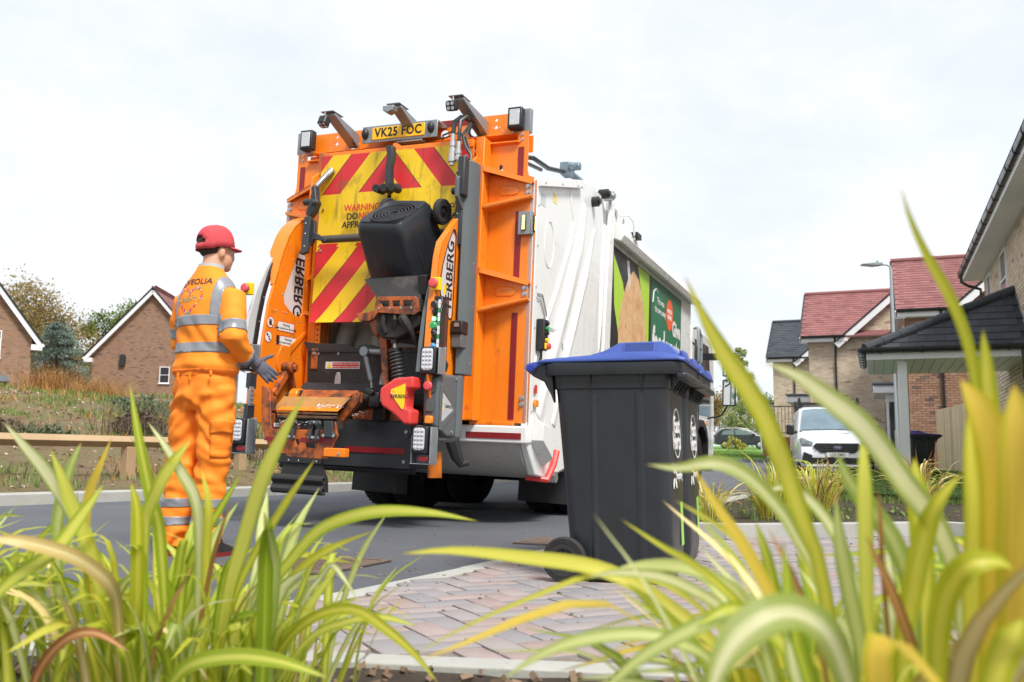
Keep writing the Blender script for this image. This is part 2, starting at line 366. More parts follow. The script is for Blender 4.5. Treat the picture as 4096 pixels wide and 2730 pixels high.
kerb('bed_kerb', [(3.9, 5.9), (3.42, 6.70), (3.28, 6.80), (3.1, 6.78), (1.5, 6.30), (1.12, 6.28), (.98, 6.5), (1.2, 7.1), (2.5, 10.6), (6.2, 18), (9.4, 24.2)], .125, .11, off=-.125, step=.6)
kerb('front_kerb', [(2.2, 2.12), (1.2, 2.28), (.49, 2.39), (-.42, 2.50), (-1.43, 2.62), (-2.1, 2.68)], .10, .03, off=0)
# grey bottom-of-kerb strip at the far bank
kerb('bank_kerb', [(8.8, 38.4), (11.4, 39.2), (13.2, 39.6), (15.6, 39.2)], .2, .1, zf=lambda p: gz(p.x, p.y)+.02)

# block paving: 45-degree herringbone, nearest 300 blocks as pieces, the rest joined
PANG = R(27); pc, ps = math.cos(PANG), math.sin(PANG)
def in_pave(x, y):
    if y > 6.9 or x > 4.6: return False
    # right of the flush kerb
    for p, q in zip(ROADR, ROADR[1:]):
        if p.y <= y <= q.y:
            xr = p.x+(q.x-p.x)*(y-p.y)/(q.y-p.y)+.165
            if x < xr: return False
            break
    if y < 2.57-.115*(x+.42)+.02 and x < 2.3: return False
    if x >= 2.3 and y < 2.2: return False
    # bed kerb
    if x > .95 and y > 6.22+(x-1.12)*.26-.06 and x < 3.3: return False
    if x >= 3.2 and y > 6.75-(x-3.4)*1.6: return False
    return True
tag(MB().add([(x, y, .004) for x, y in ((-2.2, 2.6), (5, 2.0), (5, 6.9), (.9, 6.9), (.3, 5.45), (-.05, 4.7), (-.75, 3.3))], [(0, 1, 2, 3, 4, 5, 6)]).build('paving_bed', JOINT), kind='structure')
pv = bpy.data.objects['paving_bed']
def block(mb, cx, cy, rz, z, lx=.2, ly=.1, tilt=(0, 0)):
    g = .0035; ch = .005; hx, hy = lx/2-g, ly/2-g; c, s = math.cos(rz), math.sin(rz)
    vs = []
    for (ax_, ay, az) in [(-hx, -hy, -.02), (hx, -hy, -.02), (hx, hy, -.02), (-hx, hy, -.02), (-hx, -hy, -ch*.7), (hx, -hy, -ch*.7), (hx, hy, -ch*.7), (-hx, hy, -ch*.7), (-hx+ch, -hy+ch, 0), (hx-ch, -hy+ch, 0), (hx-ch, hy-ch, 0), (-hx+ch, hy-ch, 0)]:
        vs.append((cx+ax_*c-ay*s, cy+ax_*s+ay*c, z+az+ax_*tilt[0]+ay*tilt[1]))
    mb.add(vs, [(8, 9, 10, 11)]+[(i, (i+1) % 4, (i+1) % 4+4, i+4) for i in range(4)]+[(i+4, (i+1) % 4+4, (i+1) % 4+8, i+8) for i in range(4)])
blocks = []
for i in range(-70, 90):
    for j in range(-70, 90):
        t = (i-j) % 4
        if t == 0: cx, cy, rz = (i+1)*.1, (j+.5)*.1, 0
        elif t == 2: cx, cy, rz = (i+.5)*.1, j*.1, R(90)
        else: continue
        X, Y = cx*pc-cy*ps+.9, cx*ps+cy*pc+4.3
        if in_pave(X, Y): blocks.append((X, Y, rz+PANG))
blocks.sort(key=lambda b: (0 if abs(b[0]) < b[1]*.56 else 1, b[1]))
base = MB(); block(base, 0, 0, 0, 0); bme = base.mesh('paving_block', PAVE)
rest = MB(); rr = random.Random(3)
for k, (X, Y, rz) in enumerate(blocks):
    z = .016+rr.uniform(-.0025, .0025); tl = (rr.uniform(-.012, .012), rr.uniform(-.012, .012))
    if k < 300: inst(bme, 'paving_block', pv, Matrix.Translation((X, Y, z)) @ Matrix.Rotation(rz, 4, 'Z') @ Matrix.Rotation(tl[0], 4, 'X'))
    else: block(rest, X, Y, rz, z, tilt=tl)
rest.build('paving_blocks', PAVE, pv, kind='stuff')

# planting bed soils
def sheet(name, poly, z, mat, sub=10, zf=None, rough=.02, **k):
    bm = bmesh.new(); vs = [bm.verts.new((x, y, z)) for x, y in poly]; f = bm.faces.new(vs)
    bmesh.ops.triangulate(bm, faces=[f], ngon_method='EAR_CLIP')
    for _ in range(sub): 
        ed = [e for e in bm.edges if e.calc_length() > .5]
        if not ed: break
        bmesh.ops.subdivide_edges(bm, edges=ed, cuts=1); bmesh.ops.triangulate(bm, faces=bm.faces[:])
    for v in bm.verts:
        v.co.z = (zf(v.co.x, v.co.y) if zf else z)+fbm(v.co.x, v.co.y, 1.7)*rough
    me = bpy.data.meshes.new(name); bm.to_mesh(me); bm.free(); me.materials.append(mat)
    for p in me.polygons: p.use_smooth = True
    o = bpy.data.objects.new(name, me); COL.objects.link(o); tag(o, kind='structure'); return o
sheet('planting_bed', [(1.14, 6.42), (1.5, 6.42), (3.3, 6.95), (9.5, 12), (12, 19), (9.4, 24), (6.34, 18), (2.64, 10.55), (1.3, 7.1)], .1, MULCH, zf=lambda x, y: .09+gz(x, y))
sheet('corner_bed', [(3.3, 6.95), (3.62, 6.7), (4.45, 5.6), (7, 5.4), (9.5, 12)], .1, MULCH, zf=lambda x, y: .09+gz(x, y))
sheet('near_planting_bed', [(-2.3, 2.66), (-1.43, 2.60), (-.42, 2.48), (.49, 2.37), (1.2, 2.26), (2.2, 2.10), (2.4, -.6), (-2.5, -.6)], .0, MULCH, zf=lambda x, y: .012, rough=.015)
sheet('lawn', [(6.2, 9.5), (9.2, 9.0), (13, 20), (15.5, 30), (12.3, 29.5), (8.3, 21.3), (5.3, 15.2), (4.2, 12.6)], .12, TURF, zf=lambda x, y: .13+gz(x, y))
sheet('grass_bank', [(8.9, 38.8), (11.4, 39.5), (13.2, 39.9), (15.2, 39.5), (19, 41), (24, 60), (24, 84), (5, 84), (6, 55), (7.5, 42)], .6, TURF, zf=lambda x, y: gz(x, y)+.03, rough=.01)
sheet('front_drive', [(4.4, 5.5), (4.9, 4.9), (9, 4.0), (11.5, 10), (9.4, 11), (7, 5.45)], .1, PAVE, zf=lambda x, y: .11+gz(x, y))

# ================================================================== REFUSE TRUCK (local: x right, y forward, z up, origin on ground under the rear face)
TRK = thing('refuse_truck', 'white and orange refuse collection truck tipping a bin at its rear', 'truck', (-1.033, 7.692, 0), (0, R(1.7), R(-22)))
def plate(outer, holes, ax, a, b, mb=None):
    """flat plate with holes: outline polygons in the two remaining axes, extruded from a to b"""
    bm = bmesh.new(); loops = []
    def mk(p, t): return {'x': (t, p[0], p[1]), 'y': (p[0], t, p[1]), 'z': (p[0], p[1], t)}[ax]
    for lp in [outer]+holes:
        vs = [bm.verts.new(mk(p, a)) for p in lp]; loops.append(vs)
        for i in range(len(vs)): bm.edges.new((vs[i], vs[(i+1) % len(vs)]))
    bmesh.ops.triangle_fill(bm, edges=bm.edges[:], use_beauty=True)
    r = bmesh.ops.extrude_face_region(bm, geom=bm.faces[:]); d = Vector(mk((0, 0), b-a))
    for v in r['geom']:
        if isinstance(v, bmesh.types.BMVert): v.co += d
    bmesh.ops.recalc_face_normals(bm, faces=bm.faces[:]); bm.verts.index_update()
    mb = mb or MB(); mb.add([v.co[:] for v in bm.verts], [[v.index for v in f.verts] for f in bm.faces]); bm.free(); return mb
def circ(cx, cy, r, n=12, ry=None): return [(cx+r*math.cos(2*math.pi*i/n), cy+(ry or r)*math.sin(2*math.pi*i/n)) for i in range(n)]
def stad(cx, cy, w, h, n=6):
    r = min(w, h)/2; return rrect(w, h, r*.99, n, cx, cy)
def mir(poly): return [(-x, z) for x, z in poly]
bb = MB(); bb.cyl((0,0,0), (0,0,.004), .020, 14); bb.cyl((0,0,.004), (0,0,.018), .0125, 6); BOLT = bb.mesh('bolt', STL)
bb = MB(); bb.sphere((0,0,0), (.008, .008, .005), 8, 5); RIV = bb.mesh('rivet', STL)
def bolt(p, nrm, parent=TRK, s=1.0, me=BOLT):
    inst(me, me.name, parent, frame(p, Vector(nrm).orthogonal(), nrm) @ Matrix.Scale(s, 4))
NR = (0, -1, 0)   # facing the rear (towards the camera)
def rear(name, poly, y0, y1, mat, parent=TRK, bevel=.004, **k): return MB().prism(poly, 'y', y0, y1).build(name, mat, parent, bevel, **k)
def rbox(name, x0, x1, y0, y1, z0, z1, mat, parent=TRK, bevel=.004, **k): return MB().box(((x0+x1)/2, (y0+y1)/2, (z0+z1)/2), (abs(x1-x0), abs(y1-y0), abs(z1-z0))).build(name, mat, parent, bevel, **k)
def side(name, poly, x0, x1, mat, parent=TRK, bevel=.004, **k): return MB().prism(poly, 'x', x0, x1).build(name, mat, parent, bevel, **k)

# ---- white tailgate (hopper) with open rear
TG = [(0, .69), (0, 2.87), (1.32, 3.24), (1.86, 3.24), (1.97, 2.95), (1.74, 1.75), (1.52, .9), (1.15, .52), (.52, .40), (.2, .44)]
hop = side('tailgate_side', TG, 1.17, 1.235, WHT, bevel=.012); side('tailgate_side', TG, -1.235, -1.17, WHT, bevel=.012)
def ridge(pl, w, h, x=1.235):
    mb = MB(); rings = []
    for i, (y, z) in enumerate(pl):
        a, b = pl[max(i-1, 0)], pl[min(i+1, len(pl)-1)]; d = Vector((b[0]-a[0], b[1]-a[1])).normalized(); n = Vector((-d.y, d.x))
        e = .3 if i in (0, len(pl)-1) else 1
        rings.append([(x-.006, y+n.x*w*k, z+n.y*w*k) if abs(k) == 1 else (x+h*e, y+n.x*w*k, z+n.y*w*k) for k in (-1, -.55, .1, 1)])
    mb.loft(rings, closed=True); return mb.build('pressed_rib', WHT, hop, bevel=.012)
ridge([(1.33, 2.98), (1.166, 2.52), (.844, 1.92), (.574, 1.50), (.25, .9)], .12, .045)
ridge([(1.66, 2.82), (1.371, 2.284), (1.07, 1.758), (.926, 1.53), (.62, .85)], .07, .035)
ridge([(.86, 3.02), (1.0, 2.75), (.935, 2.55), (.56, 1.99), (.30, 1.66), (.1, 1.3)], .045, .02)
side('top_flange', [(.0, 2.80), (0, 2.87), (1.12, 3.18), (1.12, 3.10)], 1.235, 1.285, WHT, hop, .004)
side('rear_edge_angle', [(-.004, .70), (-.004, 2.865), (.07, 2.88), (.07, .70)], 1.2352, 1.247, WHT, hop, .003)
for z in [.95+.34*i for i in range(6)]: bolt((1.247, .035, z), (1, 0, 0), hop, .45)
for y, z in ((.075, 2.85), (.5, 2.96), (.93, 3.07), (1.03, 3.09), (.99, 2.2), (.75, 1.86), (.55, 1.55)): bolt((1.285 if z > 2.84 else 1.238, y, z), (1, 0, 0), hop, .5)
mb = MB(); mb.loft([[(1.236+.0, .34+.125*math.cos(a), 2.39+.21*math.sin(a)), (1.242, .34+.118*math.cos(a), 2.39+.2*math.sin(a)), (1.236, .34+.11*math.cos(a), 2.39+.19*math.sin(a))] for a in [2*math.pi*i/24 for i in range(25)]], (False, False), closed=False); mb.build('pressed_oval', WHT, hop)
rear('tailgate_roof', [(-1.17, 0), (1.17, 0), (1.17, .05), (-1.17, .05)], 0, 1.4, WHT).matrix_local = Matrix.Translation((0, 0, 2.82)) @ Matrix.Rotation(R(15.6), 4, 'X')
BELLY = P('belly_shaded_white', (.44, .43, .40), .5, var=(2, .5, (.36, .35, .32)), grime=(5, .6, (.12, .1, .08), .5), streak=(8, .6, (.16, .14, .11), .5))  # white underside, its shade mixed into the grey base colour; grime and streaks on top
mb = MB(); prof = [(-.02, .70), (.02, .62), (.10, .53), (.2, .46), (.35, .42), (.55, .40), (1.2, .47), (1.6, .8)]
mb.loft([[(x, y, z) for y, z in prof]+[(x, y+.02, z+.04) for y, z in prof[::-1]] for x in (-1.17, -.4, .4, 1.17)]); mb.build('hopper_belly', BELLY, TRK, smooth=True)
rbox('rear_sill', -1.23, 1.25, -.05, .03, .69, .828, WHT, bevel=.012); rbox('reflective_strip', .72, 1.2, -.056, -.05, .722, .772, REDT, bevel=0); rbox('reflective_strip', -1.2, -.9, -.056, -.05, .722, .772, REDT, bevel=0)
INNER = P('hopper_interior', (.62, .61, .58), .6, var=(3, .6, (.34, .32, .29)), grime=(5, .60, (.14, .12, .1), .5))
mb = MB(); mb.prism([(.55, .5), (.22, 1.2), (.34, 2.0), (.6, 3.0), (.66, 3.0), (.44, 1.9), (.35, 1.2), (.65, .5)], 'x', -1.16, 1.16); mb.build('hopper_back', INNER, TRK)
DARK = P('dark_hopper', (.02, .018, .016), .8, grime=(4, .5, (.07, .05, .035), .6))
rbox('hopper_floor', -1.16, 1.16, .0, .42, .82, .86, DARK)
for x in (-.72, -.35, .5, .8): MB().cyl((x, .14, 1.2), (x+.22, .24, 2.2), .075, 16).build('packer_cylinder', INNER, TRK)

# ---- container body, rails, poster
rbox('body', -1.22, 1.225, 2.0, 6.75, .95, 3.0, WHT, bevel=.03); 
side('body_post', [(1.80, .9), (2.0, 1.72), (2.13, 3.28), (2.28, 3.28), (2.22, 1.7), (2.1, .9)], 1.2252, 1.262, WHT, bevel=.008)
MB().prism([(1.2255, 2.90), (1.33, 2.86), (1.36, 2.93), (1.33, 3.05), (1.2255, 3.06)], 'y', 2.3, 6.78).build('top_rail', WHT, TRK, .01)
rbox('lower_rail', 1.2255, 1.30, 2.1, 6.7, .93, 1.08, WHT, bevel=.01)
arm = side('hinge_arm', [(1.95, 3.22), (2.0, 3.36), (2.12, 3.39), (3.0, 3.36), (3.05, 3.0), (2.3, 3.0), (2.25, 3.18)], 1.12, 1.17, WHT, bevel=.006)
mb = plate([(2.3, 3.02), (2.25, 3.33), (2.95, 3.33), (3.0, 3.02)], [stad(2.5, 3.17, .28, .2), circ(2.86, 3.2, .05)], 'x', 1.175, 1.20); mb.build('hinge_bracket', WHT, TRK, .004)
for y, z in ((1.55, 3.09), (1.88, 3.26), (2.07, 3.29)): MB().cyl((1.20, y, z), (1.30, y, z), .05, 16).cyl((1.30, y, z), (1.32, y, z), .03, 16).build('hinge_pin', BLK if z < 3.27 else STL, TRK)
HOSE = P('hose_rubber', (.02, .03, .032), .4); BLUEG = P('bluegrey_metal', lin((120, 138, 150)), .4, metal=.3)
MB().cyl((1.06, 1.25, 3.33), (1.06, 2.95, 3.40), .035, 16).build('tailgate_cylinder', BLUEG, TRK)
MB().box((1.08, 1.2, 3.32), (.10, .16, .12)).cyl((1.0, 1.24, 3.36), (1.2, 1.24, 3.36), .04, 14).cyl((1.13, 1.12, 3.33), (1.18, 1.12, 3.33), .035, 12).build('cylinder_bracket', BLUEG, TRK, .01)
MB().tube([(.75, .2, 3.02), (.9, .35, 3.2), (1.0, .5, 3.22), (1.05, .75, 3.2), (1.08, 1.1, 3.27)], .022).tube([(.95, .1, 2.98), (1.0, .3, 3.12), (1.04, .6, 3.14)], .018).build('roof_hose', HOSE, TRK)
MB().tube([(1.24, 2.55, 3.2), (1.32, 2.62, 3.22), (1.36, 2.68, 3.16), (1.36, 2.74, 2.98), (1.34, 2.95, 2.92)], .012).build('grab_hook', WHT, TRK); rbox('side_marker_camera', 1.30, 1.40, 2.72, 2.9, 3.0, 3.06, BLK)
PW, PE, PB_, PT = 2.26, 5.95, 1.45, 2.83
pos = rbox('advert_panel', 1.2257, 1.236, PW, PE, PB_, PT, P('poster_green', lin((34, 110, 78)), .45), bevel=0)
def pflat(name, poly, mat, dx): return MB().prism(poly, 'x', 1.236+dx, 1.237+dx).build(name, mat, pos)
pflat('photo_print', [(PW, PB_), (PW, PT), (4.12, PT), (4.12, PB_)], P('poster_dark', (.012, .014, .016), .4), .0005)
LIME = P('poster_lime', lin((168, 205, 60)), .45)
pflat('lime_print', [(2.35, 2.75), (2.42, 2.2), (2.62, 1.9), (2.9, 2.25), (2.75, 2.5)], LIME, .0015); pflat('lime_print', [(3.4, PT-.01), (3.98, PT-.01), (4.0, 1.6), (3.8, 1.7), (3.6, 2.5)], LIME, .0015)
POT = P('potato_print', lin((196, 150, 104)), .5, var=(7, .9, lin((222, 186, 140))), grime=(16, .57, lin((96, 56, 30)), .9))
pflat('potato_print', [(2.75, 1.46), (2.62, 1.75), (2.6, 1.95), (2.68, 2.2), (2.82, 2.42), (3.0, 2.62), (3.2, 2.72), (3.45, 2.66), (3.7, 2.4), (3.86, 2.05), (3.82, 1.8), (3.6, 1.6), (3.4, 1.46)], POT, .0025)
pflat('potato_print', [(3.35, 1.46), (3.45, 1.66), (3.7, 1.88), (3.92, 1.7), (3.95, 1.46)], POT, .003)
pflat('fork_print', [(2.9, 2.78), (3.0, 2.8), (3.08, 2.55), (3.0, 2.48)], P('poster_steel', (.6, .62, .65), .4), .003)
ROUND = P('poster_orange', lin((232, 96, 48)), .45)
pflat('badge_print', circ(5.18, 2.50, .21, 24), ROUND, .0015)
def ptext(s, size, y, z, mat=VIN, bold=.004, al='CENTER', sx=1): text(s, size, mat, pos, frame((1.239, y, z), (0, 1, 0), (1, 0, 0)), depth=.0005, bold=bold, align=al, sx=sx)
ptext('WORTH', .075, 5.18, 2.54, bold=.003); ptext('SAVING', .075, 5.18, 2.46, bold=.003)
ptext('This was', .12, 4.62, 2.58, bold=.001); ptext('thrown away', .12, 4.62, 2.46, bold=.001)
ptext('Give', .28, 5.62, 2.34, bold=.012); ptext('food waste', .52, 5.05, 2.02, bold=.026, sx=.72); ptext('the chop!', .34, 5.45, 1.68, bold=.014, sx=.8)
MB().tube([(1.238, 4.18, 2.52), (1.238, 4.22, 2.66), (1.238, 4.35, 2.72), (1.238, 4.45, 2.68)], .01, 6).build('arrow_print', VIN, pos)
for y in [2.3+.6*i for i in range(7)]: bolt((1.238, y, 2.8), (1, 0, 0), pos, .4)

# ---- chassis, axles, flaps
rbox('chassis_rail', .38, .46, 1.2, 8.6, .62, .9, BLK); rbox('chassis_rail', -.46, -.38, 1.2, 8.6, .62, .9, BLK)
rbox('underrun_box', -.35, 1.0, 2.35, 4.2, .30, .62, BLK, bevel=.05); rbox('side_skirt', 1.1, 1.16, 3.9, 6.6, .42, .93, BLK)
tread = MB()
TPROF = [(.29, .13), (.29, -.13), (.44, -.15), (.485, -.135), (.50, -.10), (.505, 0), (.50, .10), (.485, .135), (.44, .15), (.29, .13)]
TYRE = P('tyre_rubber', (.014, .014, .015), .8, grime=(5, .62, (.07, .062, .05), .5), bump=(60, .4, .01)); HUB = P('wheel_hub', (.35, .35, .34), .5, metal=.4)
def wheel(x, y, dual=True, hub=True):
    z = .50+x*math.sin(R(1.7)); root = None
    for dx in ((-.165, .165) if dual else (0,)):
        mb = MB(); mb.lathe(TPROF, 'x', (x+dx, y, z), 36, caps=False)
        for i in range(44):
            a = 2*math.pi*i/44
            for s in (-1, 1): mb.box((x+dx+s*.07, y+math.cos(a)*.503, z+math.sin(a)*.503), (.09, .03, .012), Matrix.Rotation(a, 3, 'X') @ Matrix.Rotation(R(90), 3, 'X') @ Matrix.Rotation(s*.4, 3, 'Z'))
        t = mb.build('tyre', TYRE, root or TRK); root = root or t
        MB().lathe([(.29, -.12), (.27, -.02), (.15, .02), (.12, .09), (.0001, .1)], 'x', (x+dx, y, z), 24).build('rim', HUB, root)
for y in (1.95, 3.27): wheel(-.90, y); wheel(.90, y); MB().cyl((-1.0, y, .5), (1.0, y, .5), .09, 12).sphere((0, y, .5), .2).build('axle', BLK, TRK)
wheel(-1.0, 7.75, False); wheel(1.02, 7.75, False)
FLAP = P('mud_flap', (.022, .022, .023), .7, grime=(6, .6, (.11, .10, .09), .5), streak=(14, .6, (.13, .115, .1), .7))
for x0 in (-1.24, .62): rear('mud_flap', [(x0, .56), (x0+.64, .56), (x0+.64, .135), (x0-.015, .15)], 1.44, 1.455, FLAP, bevel=.002)
for x0 in (-1.24, .62): rbox('mudguard', x0, x0+.64, 1.45, 3.9, 1.03, 1.06, BLK, bevel=.02)

# ---- cab
CABG = P('dark_glass', (.02, .024, .028), .05, coat=.5)
CW = [(6.98, .95), (6.98, 2.62), (7.35, 2.66), (8.75, 2.60), (9.0, 2.35), (9.12, 1.3), (9.12, .42), (8.55, .42), (8.4, .95), (7.95, 1.12), (7.35, 1.12), (7.1, .95)]
cab = side('cab', CW, -1.2, 1.2, WHT, bevel=.04)
side('cab_window', [(7.2, 1.32), (7.2, 2.44), (7.55, 2.44), (7.55, 1.32)], 1.2, 1.206, CABG, cab, .01); 
dr = side('cab_door_window', [(7.62, 1.28), (7.62, 2.45), (8.42, 2.45), (8.62, 1.9), (8.62, 1.28)], 1.2, 1.206, CABG, cab, .01)
side('window_frame', [(7.56, 1.2), (7.56, 2.5), (7.61, 2.5), (7.61, 1.2)], 1.2, 1.212, BLK, cab)
side('wheel_arch', [(7.15, .62), (7.15, .95), (7.35, 1.12), (7.6, 1.2), (7.95, 1.2), (8.25, 1.08), (8.4, .9), (8.42, .45), (8.33, .45), (8.3, .86), (8.15, 1.0), (7.9, 1.09), (7.6, 1.09), (7.4, 1.0), (7.25, .86), (7.25, .62)], 1.0, 1.235, BLK, cab, .01)
rbox('door_handle', 1.2, 1.225, 7.66, 7.8, 1.12, 1.16, BLK, cab); MB().lathe([(.0, -.0), (.05, 0)], 'z').v
rbox('side_indicator', 1.235, 1.25, 8.1, 8.22, 1.12, 1.2, AMB, cab, .006); rbox('roof_marker', 1.19, 1.215, 7.45, 7.7, 2.49, 2.57, AMB, cab, .006)
rbox('step', .95, 1.22, 8.5, 8.95, .38, .5, BLK, cab, .02)
GALVT = P('grey_tube', lin((150, 160, 166)), .4, metal=.2)
MB().tube([(1.27, 6.82, 1.98), (1.33, 6.80, 2.05), (1.33, 6.80, 2.5), (1.31, 6.86, 2.56), (1.25, 6.88, 2.56)], .022).tube([(1.27, 7.08, 1.98), (1.33, 7.06, 2.05), (1.33, 7.06, 2.44), (1.31, 6.95, 2.56)], .022).tube([(1.33, 6.8, 2.26), (1.33, 7.06, 2.26)], .018).build('grab_ladder', GALVT, TRK)
MB().tube([(1.24, 6.72, 1.9), (1.32, 6.72, 1.95), (1.32, 6.72, 2.25), (1.26, 6.74, 2.32)], .016).box((1.27, 6.74, 2.05), (.1, .12, .03)).build('grab_handle', BLK, TRK)
mir_ = MB().tube([(1.2, 8.45, 2.24), (1.28, 8.45, 2.25), (1.50, 8.45, 2.25), (1.555, 8.45, 2.2), (1.555, 8.45, 1.55), (1.49, 8.45, 1.40), (1.42, 8.45, 1.30), (1.2, 8.45, 1.25)], .016).box((1.24, 8.42, 2.28), (.2, .12, .11)).build('mirror_arm', BLK, TRK, .0)
MIRR = P('mirror_glass', (.75, .78, .8), .02, metal=1)
for z0, z1, w_ in ((1.95, 2.17, .22), (1.46, 1.90, .22)):
    h = rbox('mirror_housing', 1.555-w_/2, 1.555+w_/2, 8.38, 8.47, z0, z1, BLK, mir_, .025, seg=3)
    rbox('mirror_glass', 1.555-w_/2+.018, 1.555+w_/2-.018, 8.374, 8.3795, z0+.02, z1-.02, MIRR, h, 0)

# ================================================================== bin lift (orange steelwork on the rear)
# crossbeam plate with holes
tb = [(-1.10, 3.28), (-1.10, 3.34), (-1.055, 3.48), (1.12, 3.485), (1.12, 3.28)]
holes = [circ(-.60, 3.355, .055), circ(.62, 3.36, .06), circ(.32, 3.36, .038)]
for sx in (-1, 1):
    for x, z, r in ((.80, 3.44, .014), (.80, 3.375, .017), (.77, 3.375, .007), (.83, 3.375, .007), (.86, 3.345, .007), (.72, 3.33, .007), (.745, 3.33, .005), (.81, 3.47, .004)): holes.append(circ(sx*x+.01, z, r, 8))
plate(tb, holes, 'y', .08, .092).build('crossbeam_plate', ORG, TRK)
rear('crossbeam_channel', [(-1.12, 3.15), (-1.12, 3.30), (1.13, 3.30), (1.13, 3.15)], .15, .16, ORG); rbox('crossbeam_flange', -1.02, 1.07, -.04, .16, 3.185, 3.198, ORG); rbox('crossbeam_flange', -1.02, 1.07, .03, .16, 3.281, 3.292, ORG)
rbox('reflective_strip', .15, .56, .072, .079, 3.43, 3.478, REDT, bevel=0); rbox('reflective_strip', -.5, .15, .072, .079, 3.45, 3.478, REDT, bevel=0)
for x in (-.92, -.80, -.66, .46, .66, .80, .93): bolt((x, .15, 3.245), NR, s=.6)
for sx in (-1, 1):
    X = lambda poly: [(sx*x, z) for x, z in poly]
    plate(X([(.70, .86), (.70, 3.20), (1.05, 3.20), (1.05, 3.285), (1.145, 3.285), (1.145, 2.95), (1.16, 2.90), (1.21, 2.88), (1.215, .85)]), [[(sx*x, z) for x, z in stad(.905, 2.97, .035, .09)]] , 'y', .0, .012).build('back_plate', ORG, TRK)
    side('edge_return', [(.0, .86), (.0, 2.86), (.06, 2.86), (.06, .86)], sx*1.216, sx*1.232, ORG)
    post = rbox('post', sx*.735, sx*.815, -.15, -.002, .86, 3.215, ORG, bevel=.008)
    rbox('post_foot', sx*.735, sx*1.12, -.04, .0, .83, .859, ORG)
    hs = [circ(sx*.70, .95+.047*i, .011, 8) for i in range(46) if not (1.66 < .95+.047*i < 1.72)]
    plate([(sx*.675, .88), (sx*.675, 3.14), (sx*.725, 3.14), (sx*.725, .88)], hs, 'y', -.16, -.15).build('perforated_strip', ORG, TRK)
    for zc in (2.62, 2.25, 1.35): rbox('post_bracket', sx*.66, sx*.725, -.20, -.161, zc-.09, zc+.09, ORGD, bevel=.006); bolt((sx*.69, -.20, zc+.05), NR, s=.9)
    for zt, ztr, zb, zbr in ((2.965, 2.845, 2.60, 2.70), (2.11, 2.0, 1.74, 1.845)):
        web = rear('gusset_web', X([(.815, zb+.03), (.815, zt-.04), (1.20, ztr-.02), (1.20, zbr+.02)]), -.03, -.018, ORG)
        mb = MB()
        mb.add([(sx*.815, -.15, zt), (sx*.815, 0, zt), (sx*1.21, 0, ztr), (sx*1.21, -.045, ztr), (sx*.815, -.15, zt-.014), (sx*.815, 0, zt-.014), (sx*1.21, 0, ztr-.014), (sx*1.21, -.045, ztr-.014)], [(0,1,2,3), (4,7,6,5), (0,3,7,4), (0,4,5,1), (2,6,7,3)])
        mb.add([(sx*.815, -.15, zb), (sx*.815, 0, zb), (sx*1.21, 0, zbr), (sx*1.21, -.045, zbr), (sx*.815, -.15, zb+.014), (sx*.815, 0, zb+.014), (sx*1.21, 0, zbr+.014), (sx*1.21, -.045, zbr+.014)], [(0,1,2,3), (4,7,6,5), (0,3,7,4), (0,4,5,1), (2,6,7,3)])
        mb.add([(sx*.815, -.15, zt), (sx*1.21, -.045, ztr), (sx*1.21, -.045, ztr-.035), (sx*.815, -.15, zt-.045)], [(0, 1, 2, 3)]); mb.add([(sx*.815, -.15, zb), (sx*1.21, -.045, zbr), (sx*1.21, -.045, zbr+.025), (sx*.815, -.15, zb+.035)], [(0, 1, 2, 3)])
        fl = mb.build('gusset_flange', ORG, TRK, smooth=False); so = fl.modifiers.new('s', 'SOLIDIFY'); so.thickness = .006
        mb = MB(); zc = (ztr+zbr)/2; o1 = stad(sx*1.0, zc, .19, .085); o2 = stad(sx*1.0, zc, .17, .068)
        mb.loft([[(x, -.031, z) for x, z in o1], [(x, -.038, z) for x, z in o2]], (False, True)); mb.build('pressed_panel', ORG, web)
        for dz in (.026, -.026): bolt((sx*1.175, -.031, zc+dz), NR, s=1.15)
    for dz in (.025, -.025): bolt((sx*1.175, 0, 1.03+dz), NR, s=1.15)
    for z0, z1 in ((2.90, 3.15), (2.02, 2.60), (.88, 1.75)): rbox('reflective_strip', sx*1.06, sx*1.11, -.006, -.0005, z0, z1, REDT, bevel=0)
    for z in (3.26, 3.215): bolt((sx*1.09, 0, z), NR, s=.7)
    # upper lamp units
    lb = rbox('lamp_bracket', sx*1.09-.09, sx*1.09+.06, .02, .075, 3.285, 3.49, GALV, bevel=.003)
    lx = sx*1.035
    lb2 = rbox('rear_lamp', lx-.065, lx+.065, -.06, .02, 3.30, 3.485, BLK, bevel=.012); rbox('lens', lx-.045, lx+.045, -.068, -.06, 3.325, 3.462, LENS, lb2, .01)
    # side amber flashers
    fb = rear('flasher_bracket', [(sx*1.16-.06, 2.39), (sx*1.16-.06, 2.585), (sx*1.16+.05, 2.585), (sx*1.16+.05, 2.39)], -.05, -.03, GALV)
    side('flasher_bracket', [(-.05, 2.39), (-.05, 2.585), (.05, 2.575), (.05, 2.40)], sx*1.211, sx*1.222, GALV, fb)
    rbox('flasher', sx*1.155-.018, sx*1.155+.018, -.066, -.05, 2.42, 2.555, BLK, fb, .008); 
    for k in range(6): rbox('flasher_light', sx*1.155-.011, sx*1.155+.011, -.07, -.066, 2.43+.02*k, 2.446+.02*k, AMBL if sx > 0 else LENS, fb, .003)
    if sx > 0:
        rbox('flasher', 1.222, 1.236, -.02, .02, 2.42, 2.555, BLK, fb, .006)
        for k in range(6): rbox('flasher_light', 1.236, 1.241, -.012, .012, 2.43+.02*k, 2.446+.02*k, AMBL, fb, .003)
rbox('sheet_header', -.76, .72, -.17, -.02, 3.13, 3.20, ORG, bevel=.006)

